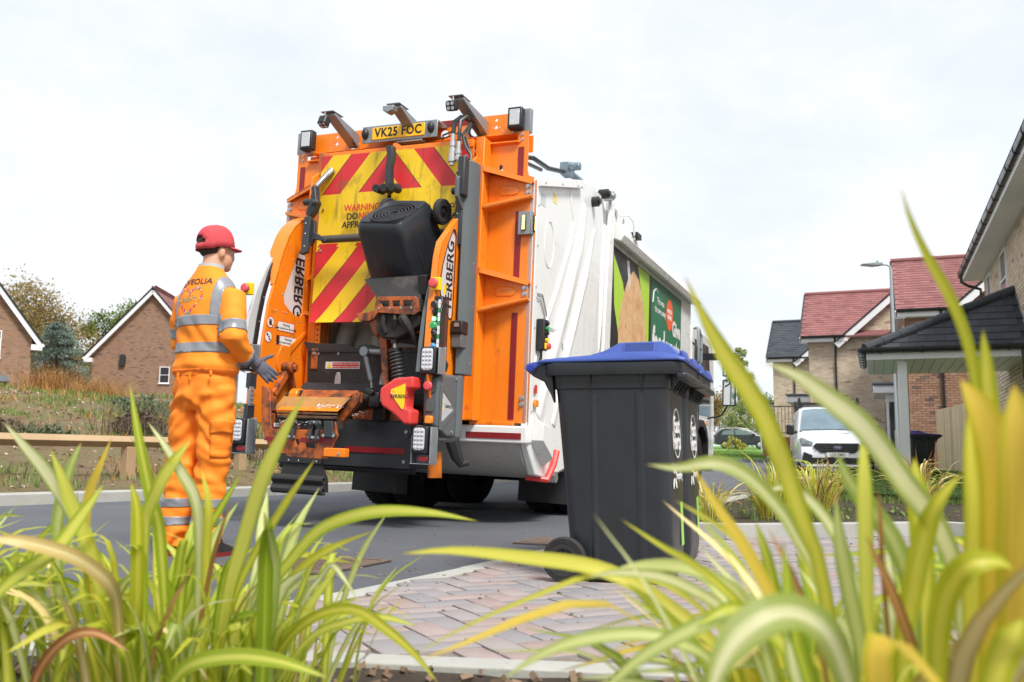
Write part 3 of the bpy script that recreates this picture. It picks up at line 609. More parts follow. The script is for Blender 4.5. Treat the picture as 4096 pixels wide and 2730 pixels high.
# ---- warning sheet (two halves) with stripes and lettering
def stripes(name):
    m = P(name, (.8, .6, .02), .45, grime=(4, .57, (.14, .10, .02), .6), streak=(14, .555, (.06, .05, .025), .75)); t = m.node_tree; N = t.nodes; L = t.links
    tcn = N.new('ShaderNodeTexCoord'); sp = N.new('ShaderNodeSeparateXYZ'); L.new(tcn.outputs['Object'], sp.inputs[0])
    def M_(op, a, b=None):
        n = N.new('ShaderNodeMath'); n.operation = op
        for i, v in enumerate((a, b)):
            if v is None: continue
            if isinstance(v, (int, float)): n.inputs[i].default_value = v
            else: L.new(v, n.inputs[i])
        return n.outputs[0]
    x = sp.outputs['X']; z = sp.outputs['Z']
    ax_ = M_('ABSOLUTE', M_('SUBTRACT', x, -.03))
    lo = M_('LESS_THAN', z, 2.33); ax_ = M_('ADD', M_('MULTIPLY', ax_, M_('SUBTRACT', 1, lo)), M_('MULTIPLY', M_('MULTIPLY', x, -1), lo))
    u = M_('ADD', ax_, M_('DIVIDE', z, 1.22)); f = M_('FRACT', M_('ADD', M_('DIVIDE', u, .375), .56)); red = M_('LESS_THAN', f, .5)
    edge = M_('LESS_THAN', M_('ABSOLUTE', M_('SUBTRACT', f, .5)), .012)
    band = M_('MULTIPLY', M_('GREATER_THAN', z, 2.36), M_('LESS_THAN', z, 2.80)); red = M_('MULTIPLY', red, M_('SUBTRACT', 1, band)); edge = M_('MULTIPLY', edge, M_('SUBTRACT', 1, band))
    c = N.new('ShaderNodeMix'); c.data_type = 'RGBA'; c.inputs['A'].default_value = (*lin((232, 192, 22)), 1); c.inputs['B'].default_value = (*lin((206, 40, 46)), 1); L.new(red, c.inputs['Factor'])
    c2 = N.new('ShaderNodeMix'); c2.data_type = 'RGBA'; L.new(c.outputs['Result'], c2.inputs['A']); c2.inputs['B'].default_value = (.03, .025, .02, 1); L.new(edge, c2.inputs['Factor'])
    rgb = [n for n in N if n.type == 'RGB'][0]
    for lk in list(rgb.outputs[0].links): L.new(c2.outputs['Result'], lk.to_socket)
    return m
CHEV = stripes('chevron_vinyl')
def sheet_half(x0, x1, cut):
    mb = MB(); n, k = 10, 24; rr = random.Random(int(x0*100))
    for s_, off in ((0, 0), (1, .008)):
        for j in range(k+1):
            z = 1.66+(3.15-1.66)*j/k
            for i in range(n+1):
                t = i/n; xa, xb = x0, x1
                if cut and 2.55 < z < 2.98:
                    g = .022*(1-abs(z-2.72)/.3) if abs(z-2.72) < .3 else 0
                    if cut > 0: xb -= max(0, g)
                    else: xa += max(0, g)
                x = xa+(xb-xa)*t
                y = -.21+.008*math.sin(z*4+x*3)+.012*noise.noise(Vector((x*2.2, z*2.2, 1)))+off-.06*max(0, (1.8-z)/.14)**2*.5
                mb.v.append((x, y, z))
    W = n+1; S = (k+1)*W
    for j in range(k):
        for i in range(n):
            q = (j*W+i, j*W+i+1, (j+1)*W+i+1, (j+1)*W+i); mb.f.append(q); mb.f.append(tuple(a+S for a in q[::-1]))
    mb.m = [0]*len(mb.f); return mb.build('warning_sheet', CHEV, TRK, ang=80)
shL = sheet_half(-.735, -.03, 1); shR = sheet_half(-.028, .70, -1)
def rtext(s, size, x, z, y, mat, parent, bold=.002, **k): return text(s, size, mat, parent, frame((x, y, z), (1, 0, 0), NR), bold=bold, depth=.001, **k)
rtext('WARNING', .080, -.455, 2.655, -.243, REDI, shL, align='LEFT', sx=.92); rtext('DO', .080, -.425, 2.578, -.243, INK, shL, align='LEFT', sx=.92); rtext('NOT', .080, -.305, 2.58, -.243, REDI, shL, align='LEFT', sx=.92); rtext('APPROACH', .080, -.465, 2.507, -.243, INK, shL, align='LEFT', sx=.92)
rtext('ECO', .055, .50, 2.618, -.243, INK, shR, align='LEFT'); rtext('E', .055, .655, 2.618, -.243, INK, shR, align='LEFT'); rtext('ST', .055, .53, 2.562, -.243, INK, shR, align='LEFT'); rtext('AFE', .055, .51, 2.512, -.243, INK, shR, align='LEFT')
MB().cyl((-.57, -.36, 2.36), (.70, -.36, 2.36), .034, 16).build('cross_tube', P('worn_dark_tube', lin((84, 78, 72)), .5, grime=(5, .55, (.02, .02, .02), .7), metal=.3), TRK)

# ---- number plate bracket, plate, cameras and work lamps
br = rear('plate_bracket', [(-.40, 3.275), (-.40, 3.43), (.345, 3.43), (.345, 3.275)], -.11, -.095, GALV, bevel=.006)
rbox('plate_lamp_shelf', -.05, .2, -.11, .0, 3.255, 3.27, GALV, br); rbox('bracket_return', -.40, .345, -.095, .08, 3.41, 3.43, GALV, br)
np_ = rbox('number_plate', -.295, .225, -.119, -.1105, 3.298, 3.409, P('plate_yellow', lin((250, 190, 20)), .35), bevel=.006)
text('VK25 FOC', .112, INK, np_, frame((-.035, -.1195, 3.354), (1, 0, 0), NR), bold=.0035, depth=.0006, sx=.86, space=1.08)
for x in (-.365, .285): MB().sphere((x, -.12, 3.36), (.033, .03, .05), 14, 10).build('camera_pod', BLK, br)
ci = MB()
def worklamp(xb, xt, ztop, kind):
    # tapered channel arm from the beam out towards the rear
    a = MB(); y1, y2 = .07, -.33; w0, w1 = .05, .05
    a.add([(xb-w0, y1, 3.31), (xb+w0, y1, 3.31), (xb+w0, y1, 3.43), (xb-w0, y1, 3.43), (xt-w1, y2, ztop-.025), (xt+w1, y2, ztop-.025), (xt+w1, y2, ztop), (xt-w1, y2, ztop)],
          [(0,1,5,4), (3,7,6,2), (0,4,7,3), (1,2,6,5), (4,5,6,7), (0,3,2,1)])
    arm_ = a.build('lamp_arm', GALV, TRK, .004)
    rbox('arm_top', xt-.075, xt+.055, -.37, -.20, ztop, ztop+.008, GALV, arm_)
    if kind == 'cam': MB().prism([(xt-.08, ztop-.03), (xt+.03, ztop-.03), (xt+.02, ztop-.075), (xt-.03, ztop-.095), (xt-.075, ztop-.07)], 'y', -.42, -.34).build('rear_camera', GALV, arm_, .008)
    else:
        MB().tube([(xt-.03, -.36, ztop), (xt-.03, -.36, ztop-.04)], .008).build('lamp_stem', STL, arm_)
        l = MB().prism(rrect(.085, .085, .02, 3), 'y', -.045, .03).build('work_lamp', BLK, arm_, .004)
        l.matrix_local = Matrix.Translation((xt-.03, -.37, ztop-.085)) @ Matrix.Rotation(R(20 if kind == 'r' else 68), 4, 'X')
        for i in (-1, 1):
            for j in (-1, 1): MB().cyl((i*.019, -.047, j*.019), (i*.019, -.044, j*.019), .015, 10).build('lamp_led', LENS, l)
    return arm_
worklamp(-.59, -.60, 3.50, 'l'); worklamp(.07, .055, 3.50, 'cam'); worklamp(.69, .64, 3.505, 'r')
# hydraulic hoses and couplings
FIT = P('coupling_steel', (.55, .55, .54), .35, metal=.7, grime=(10, .62, (.15, .1, .06), .6))
for x, xe, z0, z1 in ((.60, .575, 3.20, 2.93), (.655, .625, 3.13, 2.98)):
    h = MB().tube([(.66, .10, 3.345), (.66, -.1, 3.38), (x+.03, -.24, 3.37), (x, -.30, 3.31), (x, -.31, 3.2), (x, -.31, z0)], .019 if x < .62 else .016).build('hydraulic_hose', HOSE, TRK)
    cp = MB(); z = z0
    for r, d in ((.020, .07), (.028, .035), (.022, .02), (.030, .05), (.033, .06), (.02, .03)):
        if z-d < z1: d = max(.01, z-z1)
        cp.cyl((x, -.31, z), (x, -.31, z-d), r, 12); z -= d
    cp.build('hose_coupling', FIT, h)
MB().tube([(.66, .10, 3.34), (.68, -.15, 3.34), (.67, -.28, 3.2), (.72, -.32, 3.08), (.78, -.33, 3.0), (.785, -.36, 2.8), (.78, -.38, 2.6)], .013).tube([(.66, .1, 3.33), (.69, -.18, 3.31), (.70, -.28, 3.18), (.76, -.3, 3.03)], .009).build('cable_loom', HOSE, TRK)
MB().tube([(-.62, .10, 3.36), (-.56, -.02, 3.38), (-.54, -.04, 3.33), (-.56, .05, 3.30)], .009).tube([(.3, .10, 3.33), (.36, -.03, 3.31), (.44, .02, 3.36)], .009).tube([(.25, -.05, 3.29), (.38, -.04, 3.28), (.5, .0, 3.33)], .007).build('loose_cable', HOSE, TRK)
for cx, r in ((.62, .06),): MB().loft([[(cx+(r+.012*math.cos(b))*math.cos(a), .078+.012*math.sin(b), 3.36+(r+.012*math.cos(b))*math.sin(a)) for b in [2*math.pi*k/6 for k in range(6)]] for a in [2*math.pi*i/20 for i in range(21)]], (False, False)).build('grommet', BLK, TRK)

# ---- lift side plate, left
PLX = -.86
lp = [(-.06, .80), (-.06, 2.62), (-.17, 2.62), (-.28, 2.56), (-.37, 2.48), (-.436, 2.39), (-.503, 2.236), (-.54, 2.118), (-.651, 1.765), (-.70, 1.41), (-.72, 1.20), (-.82, 1.17), (-.82, .79), (-.65, .775)]
win = [(-.19, 2.37), (-.235, 2.36), (-.33, 2.18), (-.41, 2.0), (-.46, 1.865), (-.44, 1.80), (-.36, 1.75), (-.27, 1.715), (-.205, 1.715), (-.18, 1.76), (-.175, 2.2)]
lpl = plate(lp, [win], 'x', PLX-.025, PLX).build('lift_side_plate', ORG, TRK, .003)
PANE = P('frosted_pane', (.72, .68, .68), .35, alpha=.82, grime=(4, .6, (.5, .48, .48), .5))
side('window_pane', win, PLX-.016, PLX-.010, PANE, lpl, 0)
text('TERBERG', .175, INKB, lpl, frame((PLX-.0095, -.235, 2.02), (0, 0, -1), (1, 0, 0)) @ Matrix.Scale(-1, 4, (0, 1, 0)), bold=.004, depth=.0004, sx=.86)
for y, z in ((-.25, 2.42), (-.35, 2.2), (-.48, 1.87), (-.40, 1.72), (-.21, 1.67), (-.15, 1.75), (-.14, 2.0), (-.14, 2.25), (-.55, 1.72), (-.56, 1.58), (-.52, 1.45), (-.45, 1.72), (-.38, 1.62), (-.43, 1.42), (-.62, .95), (-.3, .95), (-.2, 1.35), (-.33, 1.42), (-.3, 1.52)): bolt((PLX, y, z), (1, 0, 0), lpl, 1.0, RIV)
# arched upper flange: the rearward edge of the plate turned outwards
mb = MB(); rings = [[(PLX-.14*f, y, z), (PLX, y, z), (PLX, y+.012, z-.012), (PLX-.14*f, y+.012, z-.012)] for f, (y, z) in zip((.8, 1, 1, 1, 1, .6, .3), [(-.17, 2.622), (-.282, 2.563), (-.373, 2.484), (-.44, 2.392), (-.507, 2.238), (-.545, 2.12), (-.60, 1.94)])]
mb.loft(rings); mb.build('arched_flange', ORG, lpl)
GUARD = P('clear_guard', (.62, .64, .64), .35, alpha=.8, var=(3, .5, (.45, .47, .47)))
for sx, xx, ys in ((-1, -.95, 0), (1, .675, 0)):
    mb = MB(); pr = [(-.515, 2.20), (-.60, 2.08), (-.70, 1.88), (-.77, 1.65), (-.81, 1.40), (-.83, 1.19)]
    inn = [(-.50, 2.16), (-.555, 2.05), (-.62, 1.85), (-.66, 1.64), (-.69, 1.40), (-.70, 1.19)]
    mb.loft([[(xx-.03, y, z), (xx+.0, y+.004, z), (xx, y2, z2), (xx-.006, y2, z2)] for (y, z), (y2, z2) in zip(pr, inn)]); g_ = mb.build('side_guard', GUARD if sx < 0 else GREY, TRK)
    mb = MB().loft([[(xx+.004, y2-.028, z2), (xx+.02, y2-.028, z2), (xx+.02, y2+.012, z2), (xx+.004, y2+.012, z2)] for (y2, z2) in inn]); mb.build('guard_edge_strip', BLK, g_)
    if sx < 0:
        for y2, z2 in inn: bolt((xx+.02, y2-.01, z2-.03), (1, 0, 0), g_, .9, RIV)
def estop(c, nrm, parent, ybox=True):
    M_ = frame(c, (1, 0, 0), nrm)
    r_ = MB().box((0, 0, .02), (.075, .10, .045)).build('emergency_stop_box', YEL, parent, .006); r_.matrix_local = M_
    MB().cyl((0, 0, .042), (0, 0, .062), .022, 14).build('stop_collar', BLK, r_); MB().lathe([(.034, .062), (.038, .07), (.038, .08), (.03, .09), (.0001, .094)], 'z', n=20).build('stop_button', REDB, r_)
estop((-.94, -.80, 1.86), NR, TRK)
# stickers on the left plate
def sticker(name, y, z, w_, h_, parent, x=PLX, mat=VIN, border=True):
    s = side(name, [(y-w_/2, z-h_/2), (y+w_/2, z-h_/2), (y+w_/2, z+h_/2), (y-w_/2, z+h_/2)], x, x+.0015, REDI if border else mat, parent, 0)
    if border: side('sticker_face', [(y-w_/2+.006, z-h_/2+.006), (y+w_/2-.006, z-h_/2+.006), (y+w_/2-.006, z+h_/2-.006), (y-w_/2+.006, z+h_/2-.006)], x+.0015, x+.0025, VIN, s, 0)
    return s
def stext(s, size, y, z, parent, x=PLX, mat=INK): text(s, size, mat, parent, frame((x+.003, y, z), (0, 1, 0), (1, 0, 0)), depth=.0004, bold=.0004)
s1 = sticker('warning_sticker', -.40, 1.60, .235, .085, lpl); stext('Warning', .028, -.40, 1.615, s1); stext('Keep away from the bin-lift', .026, -.40, 1.585, s1)
s2 = sticker('warning_sticker', -.36, 1.48, .235, .085, lpl); stext('Warning', .028, -.36, 1.495, s2); stext('Do not stand under the bin-lift', .0235, -.36, 1.465, s2)
side('sticker_patch', [(-.52, 1.44), (-.485, 1.44), (-.485, 1.52), (-.52, 1.52)], PLX, PLX+.0015, BLK, lpl, 0)
for y, z, hand in ((-.615, 1.615, True), (-.63, 1.49, False)):
    s_ = MB().cyl((PLX, y, z), (PLX+.0015, y, z), .05, 28).build('prohibition_sign', REDI, lpl); MB().cyl((PLX+.0015, y, z), (PLX+.0025, y, z), .043, 28).build('sign_face', VIN, s_)
    mb = MB(); X0, X1 = PLX+.0026, PLX+.0034
    if hand:
        mb.prism(rrect(.032, .032, .008, 2, y, z-.01), 'x', X0, X1)
        for k in range(4): mb.prism([(y-.015+.009*k, z), (y-.009+.009*k, z), (y-.009+.009*k, z+.028-.004*abs(k-1.5)), (y-.015+.009*k, z+.028-.004*abs(k-1.5))], 'x', X0, X1)
        mb.prism([(y-.016, z-.012), (y-.026, z+.006), (y-.021, z+.008), (y-.012, z)], 'x', X0, X1)
    else:
        mb.prism(circ(y+.012, z+.004, .006, 8), 'x', X0, X1); mb.prism([(y+.006, z-.026), (y+.018, z-.026), (y+.018, z-.004), (y+.006, z-.004)], 'x', X0, X1); mb.prism([(y-.022, z+.004), (y-.002, z+.018), (y-.012, z+.030), (y-.030, z+.016)], 'x', X0, X1)
    mb.build('sign_symbol', INK, s_)
    MB().bar((PLX+.0037, y-.031, z+.031), (PLX+.0037, y+.031, z-.031), .0012, .007, up=(1, 0, 0)).build('sign_bar', REDI, s_)
# hinge plates at the lower left edge
for z in (.86, 1.11): rbox('corner_cap', PLX-.03, PLX+.006, -.835, -.745, z-.06, z+.06, DGREY, bevel=.004)
hg = rbox('hinge_leaf', PLX-.002, PLX+.012, -.83, -.775, .905, 1.06, GALV, bevel=.003)
for z in (.93, .965, 1.0, 1.035): bolt((PLX+.012, -.80, z), (1, 0, 0), hg, .5)
# post trim inside the left plate
rbox('inner_post', -.80, -.70, -.11, -.03, .85, 2.45, ORG, bevel=.006)
MB().prism([(-.60, 1.03), (-.43, 1.235), (-.37, 1.29), (-.34, 1.27), (-.38, 1.2), (-.55, 1.0)], 'x', -.83, -.79).cyl((-.87, -.40, 1.255), (-.75, -.40, 1.255), .05, 16).cyl((-.75, -.40, 1.255), (-.72, -.40, 1.255), .03, 6).build('link_arm', ORGD, TRK, .004)
MB().prism([(-.36, 1.24), (-.31, 1.22), (-.20, .95), (-.27, .95)], 'x', -.855, -.81).build('link_stay', ORGD, TRK, .004)
side('plate_stiffener', [(-.50, 1.34), (-.45, 1.44), (-.35, 1.44), (-.12, 1.60), (-.10, 1.58), (-.32, 1.38), (-.34, 1.24), (-.46, 1.20), (-.50, 1.26)], PLX, PLX+.012, ORG, lpl, .004)
# left arm with spring, hinge lever and guide blade
la = [(-.02, 3.10), (-.06, 3.12), (-.30, 2.94), (-.32, 2.68), (-.26, 2.64), (-.22, 2.9), (-.1, 3.0)]
side('spring_plate', la, -.775, -.755, ORG); side('spring_plate', la, .735, .755, ORG)
def coil(p0, p1, r, wire, turns, name, mat, parent=TRK):
    p0, p1 = Vector(p0), Vector(p1); z = (p1-p0).normalized(); x = z.orthogonal().normalized(); y = z.cross(x); n = int(turns*12)
    return MB().tube([p0+(p1-p0)*i/n+(x*math.cos(2*math.pi*i/12)+y*math.sin(2*math.pi*i/12))*r for i in range(n+1)], wire, 6).build(name, mat, parent)
coil((-.73, -.28, 2.86), (-.60, -.24, 3.02), .024, .0065, 15, 'coil_spring', STL); coil((.66, -.30, 2.86), (.70, -.26, 2.95), .022, .0065, 9, 'coil_spring', STL)
for sx in (-1, 1):
    o_ = -.70 if sx < 0 else .735
    MB().prism([(o_-.03, 2.84), (o_+.01, 2.85), (o_+.03, 2.73), (o_+.05, 2.70), (o_+.02, 2.62), (o_-.03, 2.56), (o_-.07, 2.60), (o_-.05, 2.68), (o_-.02, 2.72)], 'y', -.36, -.29).cyl((o_-.11, -.33, 2.71), (o_, -.33, 2.71), .03, 14).cyl((o_+.02, -.40, 2.69), (o_+.02, -.30, 2.69), .024, 12).build('hinge_lever', DGREY, TRK, .008)
    bl = MB().prism([(o_-.035, 2.22), (o_-.02, 2.55), (o_+.04, 2.55), (o_+.035, 2.24)], 'y', -.44, -.40).prism([(o_+.02, 2.53), (o_+.055, 2.53), (o_+.065, 2.42), (o_+.19, 2.355), (o_+.19, 2.33), (o_+.06, 2.36), (o_+.03, 2.3)] if sx < 0 else [(o_-.02, 2.53), (o_-.06, 2.5), (o_-.075, 2.36), (o_-.03, 2.3)], 'y', -.40, -.36).build('guide_blade', DGREY, TRK, .004)
    for z in (2.49, 2.40, 2.29): bolt((o_, -.44, z), NR, bl, 1.0, RIV)
# centre bumper arm
ha = MB().prism([(-.005, 2.80), (-.01, 2.97), (.0, 3.06), (-.02, 3.15), (.045, 3.15), (.055, 3.05), (.035, 2.97), (.05, 2.80)], 'y', -.34, -.27).build('bumper_arm', DGREY, TRK, .006)
for x in (-.055, .02, .095): MB().cyl((x, -.40, 2.765), (x, -.28, 2.775), .034, 16).build('rubber_stop', RUB, ha)
MB().box((.02, -.30, 2.80), (.19, .08, .03)).build('stop_plate', DGREY, ha, .006)
rear('arm_bracket', [(-.04, 3.12), (-.03, 3.22), (.0, 3.22), (.10, 3.16), (.10, 3.12)], -.20, -.19, ORG)

# ---- lift side plate, right, with window, column, control panel
PRX = .745
rp_ = [(-.06, .86), (-.06, 2.66), (-.24, 2.64), (-.30, 2.58), (-.70, 2.20), (-.74, 2.08), (-.80, 1.60), (-.82, 1.18), (-.70, .86)]
wr = [(-.485, 2.33), (-.52, 2.33), (-.60, 2.20), (-.665, 2.03), (-.70, 1.88), (-.685, 1.80), (-.60, 1.70), (-.52, 1.635), (-.485, 1.64), (-.47, 1.68), (-.465, 2.29)]
rpl = plate(rp_, [wr], 'x', PRX-.02, PRX).build('lift_side_plate', ORG, TRK, .003)
side('window_pane', wr, PRX-.014, PRX-.008, PANE, rpl, 0)
mb = MB(); c_ = [sum(p[k] for p in wr)/len(wr) for k in (0, 1)]
o1 = [(c_[0]+(y-c_[0])*1.09, c_[1]+(z-c_[1])*1.04) for y, z in wr]
plate(o1, [wr], 'x', PRX, PRX+.004).build('window_seal', BLK, rpl)
text('TERBERG', .16, INKB, rpl, frame((PRX-.0075, -.525, 1.97), (0, 0, 1), (1, 0, 0)), bold=.004, depth=.0004, sx=.86)
for y, z in ((-.43, 2.38), (-.44, 1.9), (-.70, 1.5), (-.44, 1.62), (-.44, 1.35)): bolt((PRX, y, z), (1, 0, 0), rpl, 1.0, RIV)
MB().loft([[(PRX, y, z), (PRX-.05, y, z), (PRX-.05, y+.012, z), (PRX, y+.012, z)] for y, z in ((-.30, 2.58), (-.702, 2.20), (-.742, 2.08), (-.802, 1.60), (-.82, 1.2))]).build('plate_flange', ORG, rpl)
col = MB().prism([(PRX+.001, -.38), (.775, -.435), (.825, -.41), (.845, -.37), (.845, -.26), (PRX+.001, -.26)], 'z', 1.205, 2.93).build('cover_column', GREY, TRK, .008)
MB().prism([(-.44, 2.52), (-.54, 2.60), (-.54, 2.75), (-.48, 2.80), (-.46, 2.95), (-.38, 2.99), (-.38, 2.5)], 'x', .75, .78).build('column_cheek', GREY, TRK, .006)
rbox('column_cap', .75, .815, -.51, -.42, 2.62, 2.94, DGREY, bevel=.012)
for z in (1.3, 1.75, 2.1): bolt((.846, -.32, z), (1, 0, 0), col, .8, RIV)
# control panel
cp_ = rbox('control_panel', .70, .805, -.78, -.70, 1.275, 1.765, BLK, bevel=.008)
for x in (.714, .791): 
    for k in range(13): rbox('label_strip', x-.010, x+.010, -.7825, -.7805, 1.31+.033*k, 1.341+.033*k, (VIN, P('green_label', lin((40, 140, 80)), .5), VIN, VIN, P('green_label', (0, 0, 0)), VIN)[k % 6] if k > 1 else P('blue_label', lin((40, 110, 190)), .5), cp_, 0)
GRN = P('green_button', lin((40, 165, 90)), .3); BLU = P('blue_button', lin((50, 150, 215)), .3)
for z, mt, r_ in ((1.70, BLK, .026), (1.645, BLK, .013), (1.54, GRN, .026), (1.49, BLK, .015), (1.435, BLK, .013), (1.38, BLU, .026), (1.32, BLK, .013)):
    b_ = MB().cyl((.7525, -.78, z), (.7525, -.792, z), r_+.004, 18).build('button_ring', STL if r_ > .014 else BLK, cp_); MB().lathe([(r_, 0), (r_, .012), (r_*.8, .016), (.0001, .016)], 'z', n=18).build('button_cap', mt, b_).matrix_local = frame((.7525, -.792, z), (1, 0, 0), NR)
MB().sphere((.7525, -.785, 1.592), .016, 10, 6).build('indicator_lamp', P('green_lit', (.1, .9, .3), .3, emit=(.1, 1, .3, 2.5)), cp_)
rbox('panel_cover', .8055, .812, -.78, -.66, 1.275, 1.765, P('smoked_cover', (.03, .03, .035), .1, alpha=.75), cp_, .004)
estop((.745, -.74, 1.86), NR, TRK); rbox('hand_label', .795, .8155, -.735, -.732, 1.78, 1.86, YEL, bevel=0)
mt_ = rbox('weigh_display', .75, .85, -.50, -.38, 1.52, 1.62, BLK, bevel=.01); rbox('display_screen', .785, .825, -.506, -.50, 1.57, 1.60, P('lcd', lin((150, 130, 120)), .2), mt_, 0); rbox('display_base', .75, .84, -.48, -.36, 1.41, 1.52, GREY, mt_, .008)
rbox('warning_label', .7455, .747, -.36, -.28, 1.30, 1.345, YEL, rpl, 0); rbox('tape_label', .7455, .747, -.36, -.25, 1.20, 1.26, P('silver_tape', (.5, .52, .54), .3), rpl, 0)

# ---- grey moulded corner box
gb = MB(); gp = [(-.74, .79), (-.76, 1.14), (-.72, 1.185), (-.34, 1.20), (-.33, .74), (-.36, .71), (-.58, .715)]
gb = MB().prism(gp, 'x', .675, .80).build('corner_cover', GREY, TRK, .02, seg=3)
MB().prism([(.80, -.44), (.825, -.41), (.825, -.36), (.80, -.345)], 'z', .715, 1.197).build('corner_rib', GREY, gb, .006)
rb = MB().lathe([(.055, 0), (.058, -.004), (.05, -.010), (.04, -.004), (.0001, -.002)], 'z', n=20).build('button_recess', P('recess_grey', lin((78, 84, 87)), .6), gb); rb.matrix_local = frame((.737, -.7625, 1.09), (1, 0, 0), NR) 
MB().cyl((.727, -.75, 1.088), (.727, -.785, 1.088), .022, 14).build('stop_collar', YEL, rb.parent); MB().lathe([(.030, .0), (.036, .01), (.036, .02), (.028, .03), (.0001, .033)], 'z', n=20).build('stop_button', REDB, gb).matrix_local = frame((.734, -.782, 1.088), (1, 0, 0), NR)
rbox('recess_pocket', .705, .765, -.7585, -.75, .90, .985, P('pocket_grey', lin((84, 88, 90)), .7), gb, .003)
MB().prism(rrect(.06, .06, .015, 3, .737, .838), 'y', -.775, -.735).build('indicator_lamp', AMB, gb, .006)
tri = [(-.68, 1.045), (-.665, 1.05), (-.50, .955), (-.49, .935), (-.50, .92), (-.67, .83), (-.685, .84)]
MB().prism(tri, 'x', .8005, .803).build('badge_panel', P('badge_grey', lin((176, 182, 184)), .5, grime=(8, .6, (.1, .1, .1), .4)), gb)
to = [(-.72, 1.10), (-.68, 1.12), (-.46, .97), (-.445, .935), (-.46, .90), (-.68, .76), (-.72, .77)]
plate(to, [tri], 'x', .80, .807).build('badge_surround', GREY, gb, .003)
text('OMNIDEL', .036, INK, gb, frame((.8035, -.555, .945), (0, 1, 0), (1, 0, 0)), bold=.0006, depth=.0003)
for z in (.99, .935): MB().prism([(-.675, z-.018), (-.65, z-.018), (-.662, z+.016)], 'x', .8032, .8038).build('hazard_triangle', YEL, gb)
for y, z in ((-.45, 1.165), (-.5, .755)): bolt((.801, y, z), (1, 0, 0), gb, .6)
# red guard with yellow badge
rg = MB(); rpoly = [(0.390, 1.06), (0.510, 1.135), (0.665, 1.15), (0.665, 1.06), (0.615, 1.055), (0.610, .915), (0.660, .905), (0.655, .795), (0.605, .795), (0.510, .87), (0.405, .93), (0.385, 1.0)]
rgo = rg.prism(rpoly, 'y', -.90, -.76).build('red_lift_guard', REDP, TRK, .018, seg=3)
MB().prism([(0.605, 1.095), (0.490, 1.05), (0.485, 1.02), (0.580, .91), (0.598, .905), (0.605, .94)], 'y', -.905, -.9003).build('badge_face', YEL, rgo)
text('TERBERG', .038, INK, rgo, frame((.560, -.9055, .998), (1, 0, 0), NR), bold=.0008, depth=.0003)
MB().prism([(0.498, 1.005), (0.522, 1.005), (0.510, 1.045)], 'y', -.9066, -.9054).build('hazard_triangle', REDI, rgo); MB().prism([(0.504, 1.009), (0.517, 1.009), (0.510, 1.032)], 'y', -.9074, -.9066).build('hazard_face', VIN, rgo)
rbox('guard_end_plate', .378, .386, -.87, -.79, .96, 1.03, STL, rgo, .002)
MB().tube([(.61, -.80, .80), (.615, -.80, .74), (.58, -.78, .70), (.55, -.76, .72)], .01).build('guard_cable', HOSE, rgo)
# lamps
def lampunit(x, y, z, low):
    b_ = rbox('lamp_bracket', x-.085, x+.095, y+.02, y+.035, z-.10 if not low else z-.17, z+.11, GALV, bevel=.004)
    rbox('bracket_side', x+.082, x+.095, y-.075, y+.02, z-.10 if not low else z-.17, z+.10, GALV, b_, .003)
    if low: rbox('bracket_side', x-.085, x-.072, y-.05, y+.02, z-.17, z+.10, GALV, b_, .003); rbox('bracket_base', x-.085, x+.095, y-.06, y+.02, z-.178, z-.17, GALV, b_, .003); rbox('reflector', x-.01, x+.07, y-.07, y-.02, z-.155, z-.12, REDT, b_, .004)
    l = rbox('rear_lamp', x-.066, x+.066, y-.085, y+.018, z-.105, z+.105, BLK, b_, .016, seg=3)
    MB().prism(rrect(.092, .165, .022, 3, x, z+.008), 'y', y-.094, y-.085).build('lens', LENS, l, .003)
    for i in range(3):
        for j in range(5): MB().sphere((x-.028+.028*i, y-.095, z-.055+.031*j), (.012, .006, .014), 8, 5).build('led', P('led_reflector', (.8, .8, .83), .08, metal=.6), l)
lampunit(.735, -.74, 1.275, False); lampunit(.70, -.74, .685, True); lampunit(-.90, -.80, .70, True); lampunit(-.93, -.78, 1.30, False)
MB().tube([(.73, -.55, 1.24), (.76, -.56, 1.22), (.77, -.56, 1.27), (.75, -.56, 1.30)], .011).build('lamp_cable', HOSE, TRK)
MB().cyl((.63, -.42, .60), (.64, -.42, .40), .055, 20).build('orange_tube', ORG, TRK)
MB().tube([(.86, -.6, .70), (.88, -.55, .58), (.90, -.5, .52), (.95, -.48, .53)], [.06, .05, .035, .02]).build('rubber_boot', RUB, TRK)

# ---- bumper box
bp_ = rbox('bumper_box', -.84, .43, -.45, -.06, .455, .82, DGREY, bevel=.006); rbox('reflective_strip', -.17, .385, -.456, -.4505, .57, .615, REDT, bp_, 0)
MB().box((-.2, -.3, .828), (1.26, .30, .012)).build('bumper_top', DGREY, bp_); MB().cyl((-.84, -.36, .44), (.43, -.36, .44), .03, 14).build('bumper_tube', BLK, bp_)
for x, z in ((.385, .745), (.375, .51)): bolt((x, -.45, z), NR, bp_, .7)
